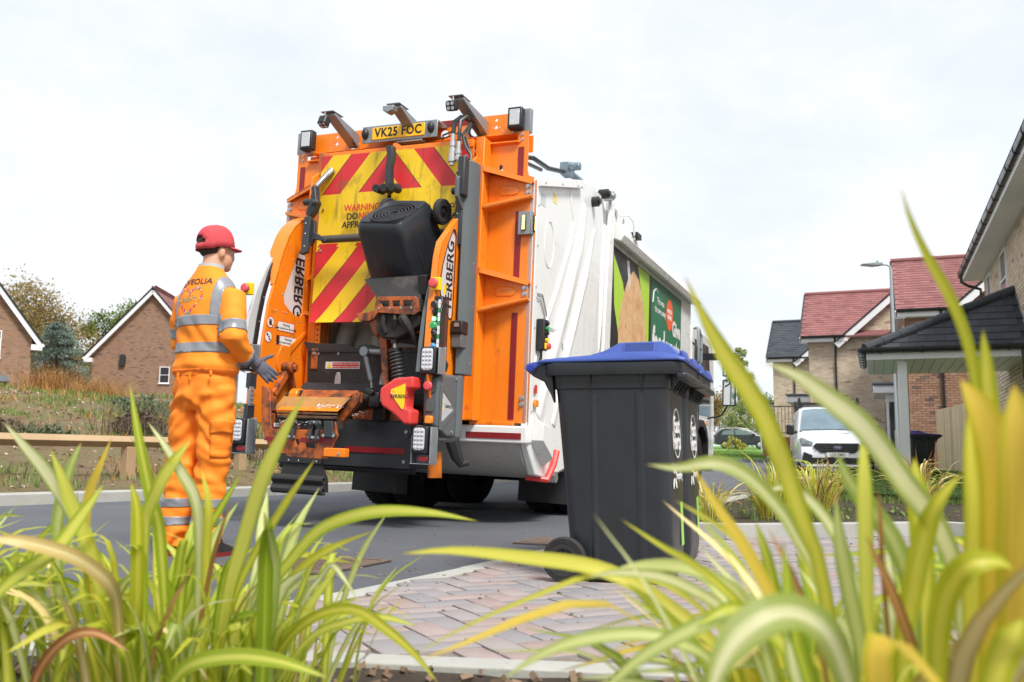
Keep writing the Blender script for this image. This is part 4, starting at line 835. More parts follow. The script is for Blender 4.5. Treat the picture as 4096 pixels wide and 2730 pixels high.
# ---- black hopper flap and apron
hf = MB().prism([(-.82, 1.50), (-.66, 1.485), (-.36, 1.478), (-.28, 1.43), (-.25, 1.47), (-.14, 1.475), (.02, 1.43), (.62, 1.43), (.62, 1.14), (-.75, 1.145), (-.77, 1.42)], 'y', -.19, -.175).build('hopper_flap', P('black_flap', (.025, .023, .022), .55, grime=(5, .57, (.10, .08, .06), .6)), TRK, .003)
MB().box((-.1, -.20, 1.415), (1.3, .012, .012)).build('flap_rib', BLK, hf)
for x in (-.65, -.45, -.2): bolt((x, -.195, 1.395), NR, hf, .5)
ds = rear('danger_sticker', [(-.575, 1.265), (-.575, 1.325), (-.235, 1.325), (-.235, 1.265)], -.1925, -.1905, VIN, hf, 0); rear('sticker_red', [(-.505, 1.271), (-.505, 1.319), (-.242, 1.319), (-.242, 1.271)], -.1935, -.1925, REDI, ds, 0)
rear('hazard_triangle', [(-.565, 1.272), (-.512, 1.272), (-.538, 1.318)], -.1935, -.1925, YEL, ds, 0); rtext('DANGER! Never clear or clean the bin lift', .0155, -.373, 1.305, -.194, VIN, ds, bold=.0002); rtext('system when the automatic mode is active.', .0155, -.373, 1.283, -.194, VIN, ds, bold=.0002)
for x in (-.44, -.0): rear('flap_hinge', [(x-.035, 1.12), (x-.028, 1.20), (x-.015, 1.235), (x+.015, 1.235), (x+.028, 1.20), (x+.035, 1.12)], -.20, -.19, STL, hf)
MB().add([(-.78, -.19, 1.145), (.62, -.19, 1.145), (.62, -.36, .98), (-.78, -.36, .98), (-.78, -.17, 1.13), (.62, -.17, 1.13), (.62, -.34, .965), (-.78, -.34, .965)], [(0,1,2,3), (7,6,5,4), (0,3,7,4), (1,5,6,2), (3,2,6,7)]).build('hopper_apron', DGREY, TRK)
rbox('inner_back_panel', .05, .70, -.165, -.15, .85, 1.45, ORGD); rtext('RBE', .11, .47, 1.235, -.167, INKB, TRK, bold=.003)

# ---- left lifter, lowered
LF = bpy.data.objects.new('lifter_frame', None); COL.objects.link(LF); LF.parent = TRK
comb = [(-.643,1.058), (-.592,1.051), (-.557,1.014), (-.524,.733), (-.492,.723), (.011,.735), (.023,.80), (.052,.804), (.081,.694), (.049,.622), (.002,.513), (-.36,.519), (-.37,.541), (-.495,.543), (-.545,.607), (-.615,.745)]
cmb_ = plate(comb, [[(-.295, .655), (-.262, .655), (-.254, .611), (-.285, .613)], [(-.203, .632), (-.12, .632), (-.11, .594), (-.19, .594)]], 'y', -.955, -.935).build('comb_plate', ORGD, TRK, .004)
for x0, x1, z0, z1 in ((-.58, -.40, .636, .668), (-.254, -.15, .636, .67), (-.085, .04, .634, .671)): rear('reflective_strip', [(x0, z0), (x0+.01, z1), (x1, z1), (x1, z0)], -.9575, -.9555, REDT, cmb_, 0)
side('comb_cheek', [(-.95, .74), (-.95, 1.05), (-.90, 1.03), (-.86, .95), (-.80, .80)], -.60, -.575, ORGD, cmb_, .004)
MB().prism(stad(-.545, .80, .03, .10), 'y', -.945, -.90).prism(stad(-.545, .92, .03, .12), 'y', -.945, -.90).build('comb_slot_rim', ORGD, cmb_)
TAN = P('worn_tan_plate', lin((176, 126, 66)), .5, var=(3, .6, lin((150, 104, 54))), grime=(6, .57, (.06, .05, .04), .85), streak=(7, .58, (.10, .08, .06), .6))
def tilt_plate(name, xs_t, xs_b, yt, zt, yb, zb, th, mat, parent=TRK):
    d = Vector((0, yb-yt, zb-zt)).normalized(); n = Vector((0, d.z, -d.y))*th
    if n.y > 0: n = -n
    A = [Vector((xs_t[0], yt, zt)), Vector((xs_t[1], yt, zt)), Vector((xs_b[1], yb, zb)), Vector((xs_b[0], yb, zb))]
    return MB().add([p+n for p in A]+A, [(0,3,2,1), (4,5,6,7), (0,1,5,4), (1,2,6,5), (2,3,7,6), (3,0,4,7)]).build(name, mat, parent, .006)
tilt_plate('tipping_pad', (-.535, .08), (-.555, .03), -.80, .985, -.90, .872, .008, TAN)
tilt_plate('clamp_bar', (-.475, .062), (-.475, .068), -.90, .895, -.955, .868, .012, ORG)
MB().box((-.20, -.955, .852), (.54, .03, .016)).box((-.20, -.95, .825), (.53, .04, .022)).build('clamp_rail', P('worn_steel_dark', lin((110, 84, 66)), .4, metal=.5, grime=(9, .5, (.03, .02, .02), .8)), TRK, .004)
MB().box((-.22, -.90, .78), (.56, .08, .07)).build('comb_backing', DARK, TRK)
for xc in (-.42, -.30, -.155, -.02): rbox('comb_tab', xc-.03, xc+.03, -.95, -.92, .735, .80, ORGD, cmb_, .004)
for xc, wd in ((-.33, 0), (-.115, 0), (.02, 1)):
    if not wd:
        cl = MB().prism([(-1.0, .80), (-.94, .805), (-.93, .75), (-.955, .70), (-.975, .655), (-1.0, .655), (-1.0, .70), (-.985, .74), (-1.01, .77)], 'x', xc-.035, xc-.012).prism([(-1.0, .80), (-.94, .805), (-.93, .75), (-.955, .70), (-.975, .645), (-1.0, .645), (-1.0, .70), (-.985, .74), (-1.01, .77)], 'x', xc+.02, xc+.045).build('clamp_claw', DGREY, TRK, .004)
        MB().cyl((xc-.04, -.985, .672), (xc+.05, -.985, .672), .012, 10).cyl((xc-.04, -.97, .785), (xc+.05, -.97, .785), .014, 10).build('claw_pin', STL, cl)
    else:
        cl = MB().prism([(xc-.05, .80), (xc+.03, .80), (xc+.032, .72), (xc+.06, .70), (xc+.06, .677), (xc-.06, .677), (xc-.06, .70), (xc-.045, .72)], 'y', -.985, -.957).build('clamp_claw', DGREY, TRK, .005)
        for dx in (-.045, .045): bolt((xc+dx, -.985, .69), NR, cl, .6)
rbox('comb_block', -.005, .178, -1.0, -.93, .535, .601, ORG, bevel=.006); bolt((.13, -1.0, .56), NR, TRK, .6)
# right carrying arm and shaft
MB().prism([(-.06, .82), (.105, 1.035), (.14, 1.03), (.135, .955), (-.045, .745)], 'y', -.78, -.72).build('carrying_arm', ORGD, TRK, .006)
tilt_plate('lifter_deck', (-.49, .03), (-.40, -.05), -.60, 1.04, -.80, .93, .02, ORGD)
rbox('deck_wear_strip', -.52, -.38, -.62, -.56, 1.02, 1.05, DGREY)
SH = MB().cyl((-.75, -.45, 1.0), (.60, -.45, 1.0), .045, 18).build('lift_shaft', DARK, TRK); MB().cyl((.19, -.45, 1.0), (.33, -.45, 1.0), .065, 18).build('shaft_bearing', ORG, SH, .006); MB().cyl((-.70, -.45, 1.0), (-.62, -.45, 1.0), .075, 18).build('shaft_bearing', ORG, SH, .006)
MB().box((.14, -.50, .99), (.09, .14, .12)).box((.16, -.46, .90), (.12, .1, .14)).box((.11, -.55, 1.05), (.08, .1, .05), Matrix.Rotation(.4, 3, 'Y')).build('greasy_hub', P('grease_black', (.012, .012, .012), .3, grime=(7, .55, (.05, .045, .04), .7)), TRK, .012)
# rubber flap below the comb
fl_ = rear('rubber_flap', [(-.376, .508), (-.036, .508), (-.042, .476), (.014, .372), (.023, .27), (-.41, .27), (-.411, .394), (-.39, .46)], -.95, -.938, RUB, TRK, .003)
rear('flap_clamp', [(-.376, .475), (-.376, .515), (-.036, .515), (-.036, .475)], -.964, -.9555, BLK, fl_)
for x in (-.335, -.245, -.085): bolt((x, -.964, .495), NR, fl_, .9, RIV)
mb = MB(); pr = [(-.955, .39), (-.985, .392), (-1.01, .375), (-1.015, .355), (-1.0, .335), (-.985, .322), (-1.0, .305), (-1.015, .285), (-1.01, .262), (-.985, .247), (-.955, .247)]
plate(pr, [circ(-.985, .358, .016, 10), circ(-.985, .279, .016, 10)], 'x', -.452, .008).build('double_roll_buffer', RUB, TRK, .003)

# ---- right lifter, raised under the bin
pad = MB().add([(.10, -.66, 1.94), (.56, -.66, 1.955), (.59, -.70, 1.66), (.24, -.70, 1.70), (.21, -.69, 1.77), (.10, -.73, 1.92), (.10, -.63, 1.96), (.56, -.60, 1.965), (.60, -.60, 1.66), (.24, -.60, 1.70)], [(0,5,4,3,2,1), (6,7,1,0), (1,2,8,7), (3,9,8,2), (6,0,5), (5,4,3,9,6)]).build('raised_pad', P('scuffed_pad', (.035, .033, .032), .5, grime=(5, .55, (.11, .09, .075), .6)), TRK, .005)
plate([(-.72, 1.94), (-.60, 1.97), (-.55, 1.94), (-.55, 1.90), (-.56, 1.87), (-.53, 1.85), (-.53, 1.80), (-.56, 1.76), (-.60, 1.75), (-.68, 1.80)], [circ(-.60, 1.92, .026, 10), circ(-.58, 1.82, .026, 10)], 'x', .555, .63).build('buffer_profile', RUB, TRK, .004)
brk = plate([(.215, 1.76), (.235, 1.78), (.56, 1.775), (.575, 1.76), (.60, 1.66), (.56, 1.63), (.24, 1.655), (.20, 1.60), (.205, 1.70)], [[(.246, 1.745), (.334, 1.745), (.33, 1.70), (.275, 1.70)], [(.361, 1.745), (.427, 1.745), (.427, 1.70), (.361, 1.70)], [(.454, 1.745), (.544, 1.745), (.515, 1.70), (.454, 1.70)]], 'y', -.74, -.715).build('raised_bracket', ORGD, TRK, .004)
for x in (.25, .345, .44, .53): bolt((x, -.74, 1.688), NR, brk, .4)
MB().prism([(.20, 1.66), (.24, 1.68), (.56, 1.64), (.62, 1.60), (.72, 1.60), (.72, 1.58), (.60, 1.56), (.40, 1.46), (.26, 1.46), (.20, 1.52)], 'y', -.70, -.55).build('lifter_casting', DARK, TRK, .012)
MB().prism([(-.004, 1.645), (.0, 1.665), (.15, 1.685), (.155, 1.62), (.12, 1.60), (.03, 1.60)], 'y', -.66, -.58).prism([(.10, 1.60), (.17, 1.62), (.19, 1.50), (.172, 1.48), (.13, 1.53)], 'y', -.64, -.60).build('lifter_lug', ORGD, TRK, .006)
ra = MB().prism([(.17, 1.52), (.19, 1.54), (.24, 1.52), (.30, 1.02), (.30, .95), (.255, .95), (.25, 1.03)], 'y', -.60, -.52).build('lift_arm', ORGD, TRK, .005)
MB().prism([(.66, 1.52), (.70, 1.52), (.69, 1.0), (.64, 1.0)], 'y', -.62, -.55).build('lift_arm', ORGD, TRK, .005)
MB().cyl((.25, -.58, 1.535), (.66, -.58, 1.545), .032, 14).build('lifter_tube', ORGD, TRK); MB().tube([(.45, -.70, 1.66), (.46, -.72, 1.60), (.49, -.72, 1.56), (.52, -.70, 1.51), (.54, -.66, 1.42), (.58, -.6, 1.36)], [.03, .045, .035, .022, .012, .012]).tube([(.28, -.71, 1.64), (.275, -.72, 1.57), (.30, -.70, 1.50)], .02).tube([(.38, -.71, 1.65), (.385, -.73, 1.60), (.37, -.7, 1.54)], .016).build('grimy_linkage', DARK, TRK)
sp_ = MB().box((.325, -.62, 1.475), (.085, .07, .05)).cyl((.33, -.62, 1.46), (.335, -.62, 1.425), .03, 12).cyl((.275, -.62, 1.48), (.39, -.62, 1.48), .022, 10).build('strut_head', P('dirty_steel', (.10, .09, .085), .5, metal=.4), TRK, .008)
MB().cyl((.335, -.62, 1.44), (.40, -.60, 1.02), .017, 12).build('strut_rod', STL, sp_); MB().cyl((.345, -.62, 1.385), (.348, -.62, 1.36), .052, 18).build('spring_cup', BLK, sp_)
coil((.348, -.62, 1.37), (.40, -.60, 1.03), .046, .0115, 12, 'buffer_spring', P('spring_grey', lin((74, 76, 78)), .4, metal=.4))
da = MB().cyl((-.115, -.30, 1.38), (-.045, -.30, 1.16), .026, 16).build('damper', GALV, TRK); MB().cyl((-.045, -.30, 1.16), (-.015, -.32, 1.03), .016, 12).build('damper_rod', GALV, da); MB().cyl((-.115, -.34, 1.40), (-.115, -.26, 1.40), .04, 16).cyl((-.09, -.30, 1.40), (.06, -.30, 1.395), .026, 12).build('damper_eye', GALV, da)
coil((.06, -.32, 1.04), (.14, -.32, 1.04), .026, .006, 7, 'return_spring', STL); MB().box((.0, -.36, 1.0), (.1, .08, .06)).box((-.02, -.33, 1.03), (.02, .05, .06)).box((.04, -.33, 1.03), (.02, .05, .06)).build('damper_clevis', ORGD, TRK, .006)
MB().tube([(-.12, -.40, .845), (.0, -.38, .88), (.2, -.36, .89), (.45, -.36, .86)], .045, 10).box((.15, -.36, .87), (.5, .14, .07)).build('floor_casting', ORGD, TRK)
MB().cyl((.16, -.44, .885), (.165, -.40, .93), .05, 18).build('rubber_puck', RUB, TRK)
# shredded paper and litter caught on the lift
PAP = P('paper_scraps', (.75, .75, .76), .8, rnd=.15); rr = random.Random(5); mb = MB()
for k in range(150):
    if k < 70: p = (rr.uniform(-.12, .42), rr.uniform(-.46, -.34), .842+rr.uniform(0, .05))
    elif k < 110: p = (rr.uniform(-.15, .05), rr.uniform(-.92, -.86), .905+rr.uniform(-.01, .02))
    else: p = (rr.uniform(-.5, .0), rr.uniform(-.96, -.90), rr.uniform(.76, .80))
    mb.box(p, (rr.uniform(.015, .05), .005, .003), Euler((rr.uniform(-.6, .6), rr.uniform(-.6, .6), rr.uniform(0, 6))).to_matrix())
mb.build('paper_litter', PAP, TRK, kind='stuff')
MB().box((.27, -.42, .88), (.14, .03, .004), Euler((.2, .7, .2)).to_matrix()).build('card_strip', P('card', lin((176, 150, 120)), .8), TRK); rbox('paper_scrap', -.51, -.44, -.94, -.90, .745, .775, VIN, bevel=0)

# ---- right flank fittings
sb = rbox('side_control_box', 1.236, 1.31, .10, .20, 1.455, 1.715, BLK, bevel=.01)
for z, mt in ((1.68, BLK), (1.635, GRN), (1.60, BLK), (1.54, YEL)): MB().cyl((1.31, .15, z), (1.33, .15, z), .017, 14).build('side_button', mt, sb)
rbox('stop_base', 1.31, 1.325, .11, .19, 1.465, 1.515, YEL, sb); MB().cyl((1.325, .15, 1.49), (1.35, .15, 1.49), .026, 16).build('stop_button', REDB, sb)
MB().tube([(1.27, .15, 1.455), (1.27, .15, 1.40), (1.25, .15, 1.3)], .012).build('side_cable', HOSE, sb)
MB().tube([(1.245, .06, 1.92), (1.245, .2, 1.93), (1.245, .33, 1.77)], .006).tube([(1.245, .05, 1.88), (1.245, .16, 1.88), (1.245, .29, 1.74)], .005).tube([(1.245, .38, 1.68), (1.245, .6, 1.68), (1.245, .72, 1.62), (1.245, .78, 1.53)], .004).build('side_wire', P('wire_grey', (.3, .3, .3), .5), sb)
rbox('side_marker', 1.247, 1.265, .08, .16, .99, 1.05, AMB, hop, .006); rbox('safety_label', 1.2475, 1.249, .09, .15, 1.10, 1.17, REDI, hop, 0); rbox('yellow_label', 1.2355, 1.237, .40, .50, 2.78, 2.86, P('pale_yellow', lin((235, 215, 130)), .5), hop, 0); rbox('grey_label', 1.2355, 1.237, .08, .22, 2.68, 2.78, P('pale_grey', lin((196, 204, 210)), .5), hop, 0)
MB().add([(1.236, .01, .93), (1.236, .06, .72), (1.236, .38, .50), (1.236, .47, .75), (1.33, .10, .86), (1.33, .12, .72), (1.33, .36, .58), (1.33, .40, .80), (1.236, .35, .87)], [(4,5,6,7), (0,1,5,4), (1,2,6,5), (2,3,7,6), (3,8,0,4,7)]).build('corner_step_guard', WHT, TRK, .004)
MB().tube([(1.1, .35, .42), (1.26, .42, .40), (1.27, .55, .52), (1.27, .62, .64)], .03).build('red_locking_lever', REDP, TRK); MB().cyl((1.24, .55, .42), (1.30, .55, .42), .05, 6).build('locking_nut', STL, TRK)
bpy.data.objects.remove(LF)

# ================================================================== WHEELIE BINS (local: x across, -y front, +y handle and wheels)
BINB = P('bin_black', lin((40, 44, 49)), .36, var=(5, .5, lin((28, 31, 35))), grime=(13, .66, lin((84, 86, 88)), .35), streak=(9, .60, lin((62, 65, 68)), .5), bump=(120, .10, .002), spec=.5)
BLUE = P('bin_blue_lid', lin((58, 82, 156)), .38, var=(3, .4, lin((52, 74, 146))), grime=(10, .7, lin((120, 130, 160)), .3))
BLUED = P('bin_blue_pin', lin((30, 54, 150)), .4)
def binring(z, yf, yb, hw, r=.055, n=5): return [(x, y, z) for x, y in rrect(2*hw, yb-yf, r, n, 0, (yf+yb)/2)]
def make_bin(name, label, lid, M, prints=True, swirl=False, group='wheelie bins'):
    root = thing(name, label, 'bin'); root.matrix_world = M
    if group: root['group'] = group
    mb = MB()
    rings = [binring(z, *a) for z, *a in ((.03, -.225, .155, .185, .05), (.006, -.24, .165, .20), (.03, -.262, .18, .212), (.10, -.272, .19, .219), (.30, -.272, .208, .228), (.55, -.270, .228, .239), (.80, -.268, .25, .250), (.862, -.268, .256, .253), (.866, -.275, .262, .259), (.93, -.28, .27, .263))]
    # shallow vertical steps pressed into the side walls
    for r_ in rings[2:7]:
        for i, (x, y, z) in enumerate(r_): pass
    mb.loft(rings, (True, True)); b = mb.build('bin_body', BINB, root, ang=50)
    for s in (-1, 1):
        for y0, y1 in ((-.17, -.12), (.045, .085)):
            m2 = MB(); rr_ = []
            for z, k in ((.10, 0), (.30, 1), (.55, 1), (.84, 1)):
                hw = .219+(.250-.219)*(z-.10)/.70
                rr_.append([(s*(hw-.003), y0+.012*z, z), (s*(hw+.005), y0+.012*z+.012, z), (s*(hw+.005), y1+.012*z-.012, z), (s*(hw-.003), y1+.012*z, z)])
            m2.loft(rr_); m2.build('side_rib', BINB, b, ang=60)
        for y in (.085, -.155):
            MB().add([(s*.25, y-.004, .84), (s*.25, y+.004, .84), (s*.285, y+.004, .93), (s*.285, y-.004, .93), (s*.25, y-.004, .94), (s*.25, y+.004, .94)], [(0,1,2,3), (0,3,4), (1,5,2), (3,2,5,4)]).build('rim_web', BINB, b)
    # rim: flared collar with a skirt
    rim = [binring(z, *a) for z, *a in ((.925, -.275, .268, .262, .05), (.925, -.330, .298, .286, .06), (.945, -.337, .302, .29, .06), (.978, -.337, .302, .29, .06), (.985, -.325, .295, .283, .055), (.985, -.30, .26, .25, .05))]
    rm = MB().loft(rim, (False, False)).build('bin_rim', BINB, root, ang=40)
    for x in (-.19, -.12, -.05, .05, .12, .19): MB().add([(x-.004, -.271, .85), (x+.004, -.271, .85), (x+.004, -.325, .924), (x-.004, -.325, .924), (x-.004, -.275, .925), (x+.004, -.275, .925)], [(0,3,2,1), (0,4,3), (1,2,5)]).build('front_web', BINB, b)
    MB().prism(rrect(.56, .055, .02, 3, 0, -.33), 'z', .905, .93).build('front_lip', BINB, rm, .006)
    # handle and hinge
    hd = MB().cyl((-.25, .365, .955), (.25, .365, .955), .018, 12).build('handle', BINB, root)
    for x in (-.22, 0, .22): MB().prism([(.27, .985), (.36, .978), (.385, .962), (.385, .945), (.36, .925), (.31, .90), (.275, .84), (.26, .80)], 'x', x-.022, x+.022).build('handle_bracket', BINB, hd, .006)
    for s in (-1, 1):
        w_ = MB().lathe([(.052, .02), (.052, -.02), (.092, -.022), (.0985, -.017), (.1, 0), (.0985, .017), (.092, .022), (.052, .02)], 'x', (s*.262, .20, .10), 36, caps=False).build('wheel', RUB, root)
        for k in range(4): MB().lathe([(.0715+.006*k, -.0205), (.0725+.006*k, -.0232), (.0745+.006*k, -.0232), (.0755+.006*k, -.0205)], 'x', (s*.262, .20, .10), 36, caps=False).build('tread_ring', RUB, w_) if s < 0 else None
        hb = MB().lathe([(.053, 0), (.054, s*.018), (.047, s*.019), (.045, s*.002), (.0001, s*.001)], 'x', (s*.262, .20, .10), 28, caps=False).lathe([(.014, -.02), (.014, .022), (.0001, .024)], 'x', (s*.262, .20, .10), 12)
        for k in range(10):
            a = 2*math.pi*k/10; hb.bar((s*.270, .20+.012*math.cos(a), .10+.012*math.sin(a)), (s*.270, .20+.05*math.cos(a), .10+.05*math.sin(a)), .010, .005, up=(1, 0, 0))
        hb.build('wheel_hub', BLK, w_)
    MB().cyl((-.27, .20, .10), (.27, .20, .10), .01, 8).build('axle', STL, root)
    if swirl:
        mb = MB()
        for k in range(6):
            r0 = .04+.025*k
            mb.loft([[((r0+dr)*math.cos(a)*1.05, -.035+(r0+dr)*math.sin(a), zz) for a in [2*math.pi*i/32 for i in range(32)]] for dr, zz in ((-.0125, .030), (-.005, .008-.001*k), (.005, .008-.001*k), (.0125, .030))], (False, False))
        mb.loft([[(x*f, (y+.035)*f-.035, z) for x, y, z in binring(.0, -.235, .16, .195)] for f, in ((1.02,), (.9,))] if False else [binring(.012, -.240, .165, .20), binring(-.004, -.236, .161, .196), binring(.004, -.222, .147, .182), binring(.028, -.20, .125, .16)], (False, True)); mb.build('base_pressing', BINB, b, ang=60)
    if lid:
        prof = [(.335, .985, 1.0, .262), (.29, .985, 1.004, .284), (.16, .985, 1.012, .290), (.02, .985, 1.020, .293), (-.10, .985, 1.026, .295), (-.25, .985, 1.024, .295), (-.315, .985, 1.010, .292), (-.348, .978, .996, .285)]
        rings = []
        for y, z0, z1, hw in prof: rings.append([(-hw, y, z0), (-hw, y, z0+.012), (-hw+.02, y, z1), (-hw*.4, y, z1+.006), (hw*.4, y, z1+.006), (hw-.02, y, z1), (hw, y, z0+.012), (hw, y, z0)])
        ld = MB().loft(rings).build('lid', BLUE, root, .004, ang=50)
        # raised dome with side grips
        mb = MB(); yb0, yf0 = .085, -.315
        base = [(yb0, 1.020), (.03, 1.035), (-.02, 1.060), (-.045, 1.076), (-.235, 1.078), (-.27, 1.062), (yf0, 1.016)]
        for s in (-1, 1):
            hx = lambda z: s*(.235-.55*max(0, z-1.02))
            pass
        rings = [[(-.262, y, 1.01), (-.262+max(0, z-1.02)*.55, y, z-.004), (-.25+max(0, z-1.02)*.55, y, z), (0, y, z+.004), (.25-max(0, z-1.02)*.55, y, z), (.262-max(0, z-1.02)*.55, y, z-.004), (.262, y, 1.01)] for y, z in base]
        d_ = mb.loft(rings).build('lid_dome', BLUE, ld, .006, ang=50)
        for s in (-1, 1):
            g = [(-.205, 1.030), (-.205, 1.068), (-.075, 1.068), (-.075, 1.030)]
            xo = lambda z, e: s*(.262-.55*max(0, z-1.02)+e)
            m3 = MB(); o_ = [(-.214, 1.026), (-.214, 1.073), (-.066, 1.073), (-.066, 1.026)]
            m3.loft([[(xo(z, .0015), y, z) for y, z in o_], [(xo(z, .003), y, z) for y, z in g]], (False, False)); m3.build('grip_rim', BLUE, d_)
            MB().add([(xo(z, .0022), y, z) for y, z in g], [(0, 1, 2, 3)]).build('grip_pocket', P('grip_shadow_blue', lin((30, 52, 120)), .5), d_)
        for x in (-.22, 0, .22):
            MB().prism([(.30, 1.0), (.36, .992), (.392, .985), (.40, .965), (.385, .945), (.36, .945), (.345, .965), (.30, .985)], 'x', x-.032, x+.032).build('hinge_lug', BLUE, ld, .006)
        for s in (-1, 1): MB().cyl((s*.25, .368, .963), (s*.26, .368, .963), .016, 14).cyl((s*.26, .368, .963), (s*.262, .368, .963), .010, 12).build('hinge_pin', BLUED, ld)
        for s in (-.18, .18): MB().prism([(-.352, .985), (-.322, .992), (-.317, 1.03), (-.337, 1.035)], 'x', s-.06, s+.06).build('front_handle', BLUE, ld, .006)
    if prints:
        yf = lambda z: -.272+.004*(z-.10)/.7-.003
        F = lambda x, z: frame((x, yf(z), z), (1, 0, 0), (0, -1, .03))
        plate(circ(0, 0, .115, 28), [circ(0, 0, .108, 28)], 'z', 0, .0008).build('logo_ring', VIN, b).matrix_local = F(-.02, .67)
        text('East', .105, VIN, b, F(-.02, .705), bold=.003, depth=.0005); text('Herts', .105, VIN, b, F(-.02, .63), bold=.003, depth=.0005)
        for k in range(4):
            a = R(45+90*k); m4 = MB().prism([(.012*math.cos(a)+(.03*math.cos(t)*1.0+.035)*math.cos(a)-.017*math.sin(t)*math.sin(a), .012*math.sin(a)+(.03*math.cos(t)+.035)*math.sin(a)+.017*math.sin(t)*math.cos(a)) for t in [2*math.pi*i/14 for i in range(14)]], 'z', 0, .0008)
            m4.build('logo_petal', VIN, b).matrix_local = F(-.10, .475)
        text('Recycling', .05, VIN, b, F(.04, .475), bold=.001, depth=.0005)
        MB().prism([(-.05, -.10), (.03, -.10), (.03, .10), (-.05, .10)], 'z', 0, .0008).build('address_label', P('label_lime', lin((150, 205, 90)), .4), b).matrix_local = F(.12, .25)
    return root
BM = Matrix.Rotation(R(71.5), 4, 'Z')
make_bin('wheelie_bin', 'black wheelie bin with blue lid on the paving, wheel towards the camera', True, Matrix.Translation((.507, 4.20, .016)) @ BM @ Matrix.Scale(.975, 4))
make_bin('wheelie_bin', 'black wheelie bin with blue lid, mostly hidden behind the nearer blue-lidded bin', True, Matrix.Translation((.507+.195, 4.20+.59, .016)) @ Matrix.Rotation(R(71.5), 4, 'Z') @ Matrix.Scale(.975, 4))
# the bin being emptied: base up and towards the camera
E_ = R(52)
az = Vector((0, math.cos(E_), -math.sin(E_)))       # bin's up direction (towards its mouth)
ayv = Vector((0, math.sin(E_), math.cos(E_)))       # bin's rear (wheels) direction
axv = ayv.cross(az)
bo = Vector((.305, -.66, 2.49))
ML = Matrix(((axv.x, ayv.x, az.x, bo.x), (axv.y, ayv.y, az.y, bo.y), (axv.z, ayv.z, az.z, bo.z), (0, 0, 0, 1)))
bpy.context.view_layer.update()
make_bin('wheelie_bin', 'black wheelie bin held upside down in the raised bin lift of the truck', False, TRK.matrix_world @ ML @ Matrix.Rotation(R(11), 4, 'Z') @ Matrix.Scale(1.05, 4), prints=False, swirl=True)

# ================================================================== PERSON (local: x right, y forward, z up)
from mathutils.bvhtree import BVHTree
SKIN = P('skin', lin((206, 156, 128)), .55, var=(14, .4, lin((186, 132, 108))))
HIV = P('hivis_orange', (.95, .275, .024), .72, var=(3, .35, (.92, .23, .016)), bump=(260, .10, .002), spec=.25)
HIVT = P('hivis_trouser', (.94, .25, .02), .68, var=(2.5, .4, (.88, .20, .014)), bump=(320, .12, .002), spec=.3)
REFL = P('reflective_grey', lin((140, 143, 148)), .38, var=(8, .4, lin((120, 124, 130))), metal=.15)
CAPR = P('cap_red', lin((196, 70, 76)), .8, var=(6, .4, lin((182, 58, 66))), bump=(300, .15, .002))
HAIR = P('hair', lin((52, 36, 26)), .8, bump=(200, .6, .004))
GLV = P('glove_grey', lin((92, 92, 104)), .8, var=(9, .5, lin((80, 80, 92))), bump=(220, .3, .003), grime=(9, .58, lin((160, 162, 168)), .6))
def ell(rx, ry, z, cx=0, cy=0, n=20, p=2.3):
    out = []
    for i in range(n):
        a = 2*math.pi*i/n; c, s = math.cos(a), math.sin(a)
        out.append((cx+rx*math.copysign(abs(c)**(2/p), c), cy+ry*math.copysign(abs(s)**(2/p), s), z))
    return out
def remesh(mb, name, mat, vox, parent=None, disp=None, smooth=2):
    o = MB.build(mb, name, mat, None, smooth=False); m = o.modifiers.new('r', 'REMESH'); m.mode = 'VOXEL'; m.voxel_size = vox
    s = o.modifiers.new('s', 'SMOOTH'); s.factor = .5; s.iterations = smooth
    me = evalmesh(o); bpy.data.objects.remove(o)
    if disp:
        me.update(); nr = [v.normal.copy() for v in me.vertices]
        for v, n in zip(me.vertices, nr): v.co = v.co+n*disp(v.co)
    me.materials.clear(); me.materials.append(mat)
    for p in me.polygons: p.use_smooth = True
    me.update(); return inst(me, name, parent)
HY = R(-20)   # head turn
HC = Vector((.0, .035, 1.69))
def make_body():
    mb = MB()
    Rh = Matrix.Rotation(HY, 3, 'Z')
    def hs(c, r, n=16, k=12):
        m2 = MB().sphere((0, 0, 0), r, n, k); c = Vector(c); mb.add([HC+Rh @ (Vector(v)+c) for v in m2.v], m2.f)
    hs((0, -.012, .035), (.076, .095, .092)); hs((0, .02, -.045), (.062, .072, .075)); hs((0, .06, -.085), (.032, .03, .028)); hs((0, .093, -.025), (.013, .02, .028)); hs((0, .082, .005), (.05, .02, .02))
    hs((.077, .0, -.02), (.009, .02, .034)); hs((-.077, .0, -.02), (.009, .02, .034)); hs((0, .086, -.062), (.024, .012, .008))
    mb.tube([(0, -.01, 1.46), (0, .0, 1.56), (0, .02, 1.66)], [.07, .058, .056], 14)
    mb.loft([ell(.15, .09, .85), ell(.14, .09, 1.05), ell(.15, .1, 1.3), ell(.17, .09, 1.46), ell(.08, .06, 1.54)])
    for s in (-1, 1):
        mb.tube([(s*.085, 0, .9), (s*.10, .0, .5), (s*.11, -.01, .12)], [.085, .06, .040], 12)
        w_ = ARM[s]; mb.tube(w_, [.05, .045, .036, .03], 12); 
    return mb
ARM = {1: [(.178, 0, 1.395), (.248, -.055, 1.175), (.200, .105, 1.085), (.20, .165, 1.065)], -1: [(-.178, 0, 1.395), (-.235, .03, 1.18), (-.17, .20, 1.12), (-.12, .27, 1.10)]}
PM = Matrix.Translation((-1.70, 4.98, 0)) @ Matrix.Rotation(R(-27), 4, 'Z')
per = remesh(make_body(), 'person', SKIN, .009, smooth=3); per.matrix_world = PM
tag(per, 'person in orange hi-vis clothes and red cap, back to the camera, watching the truck', 'person')
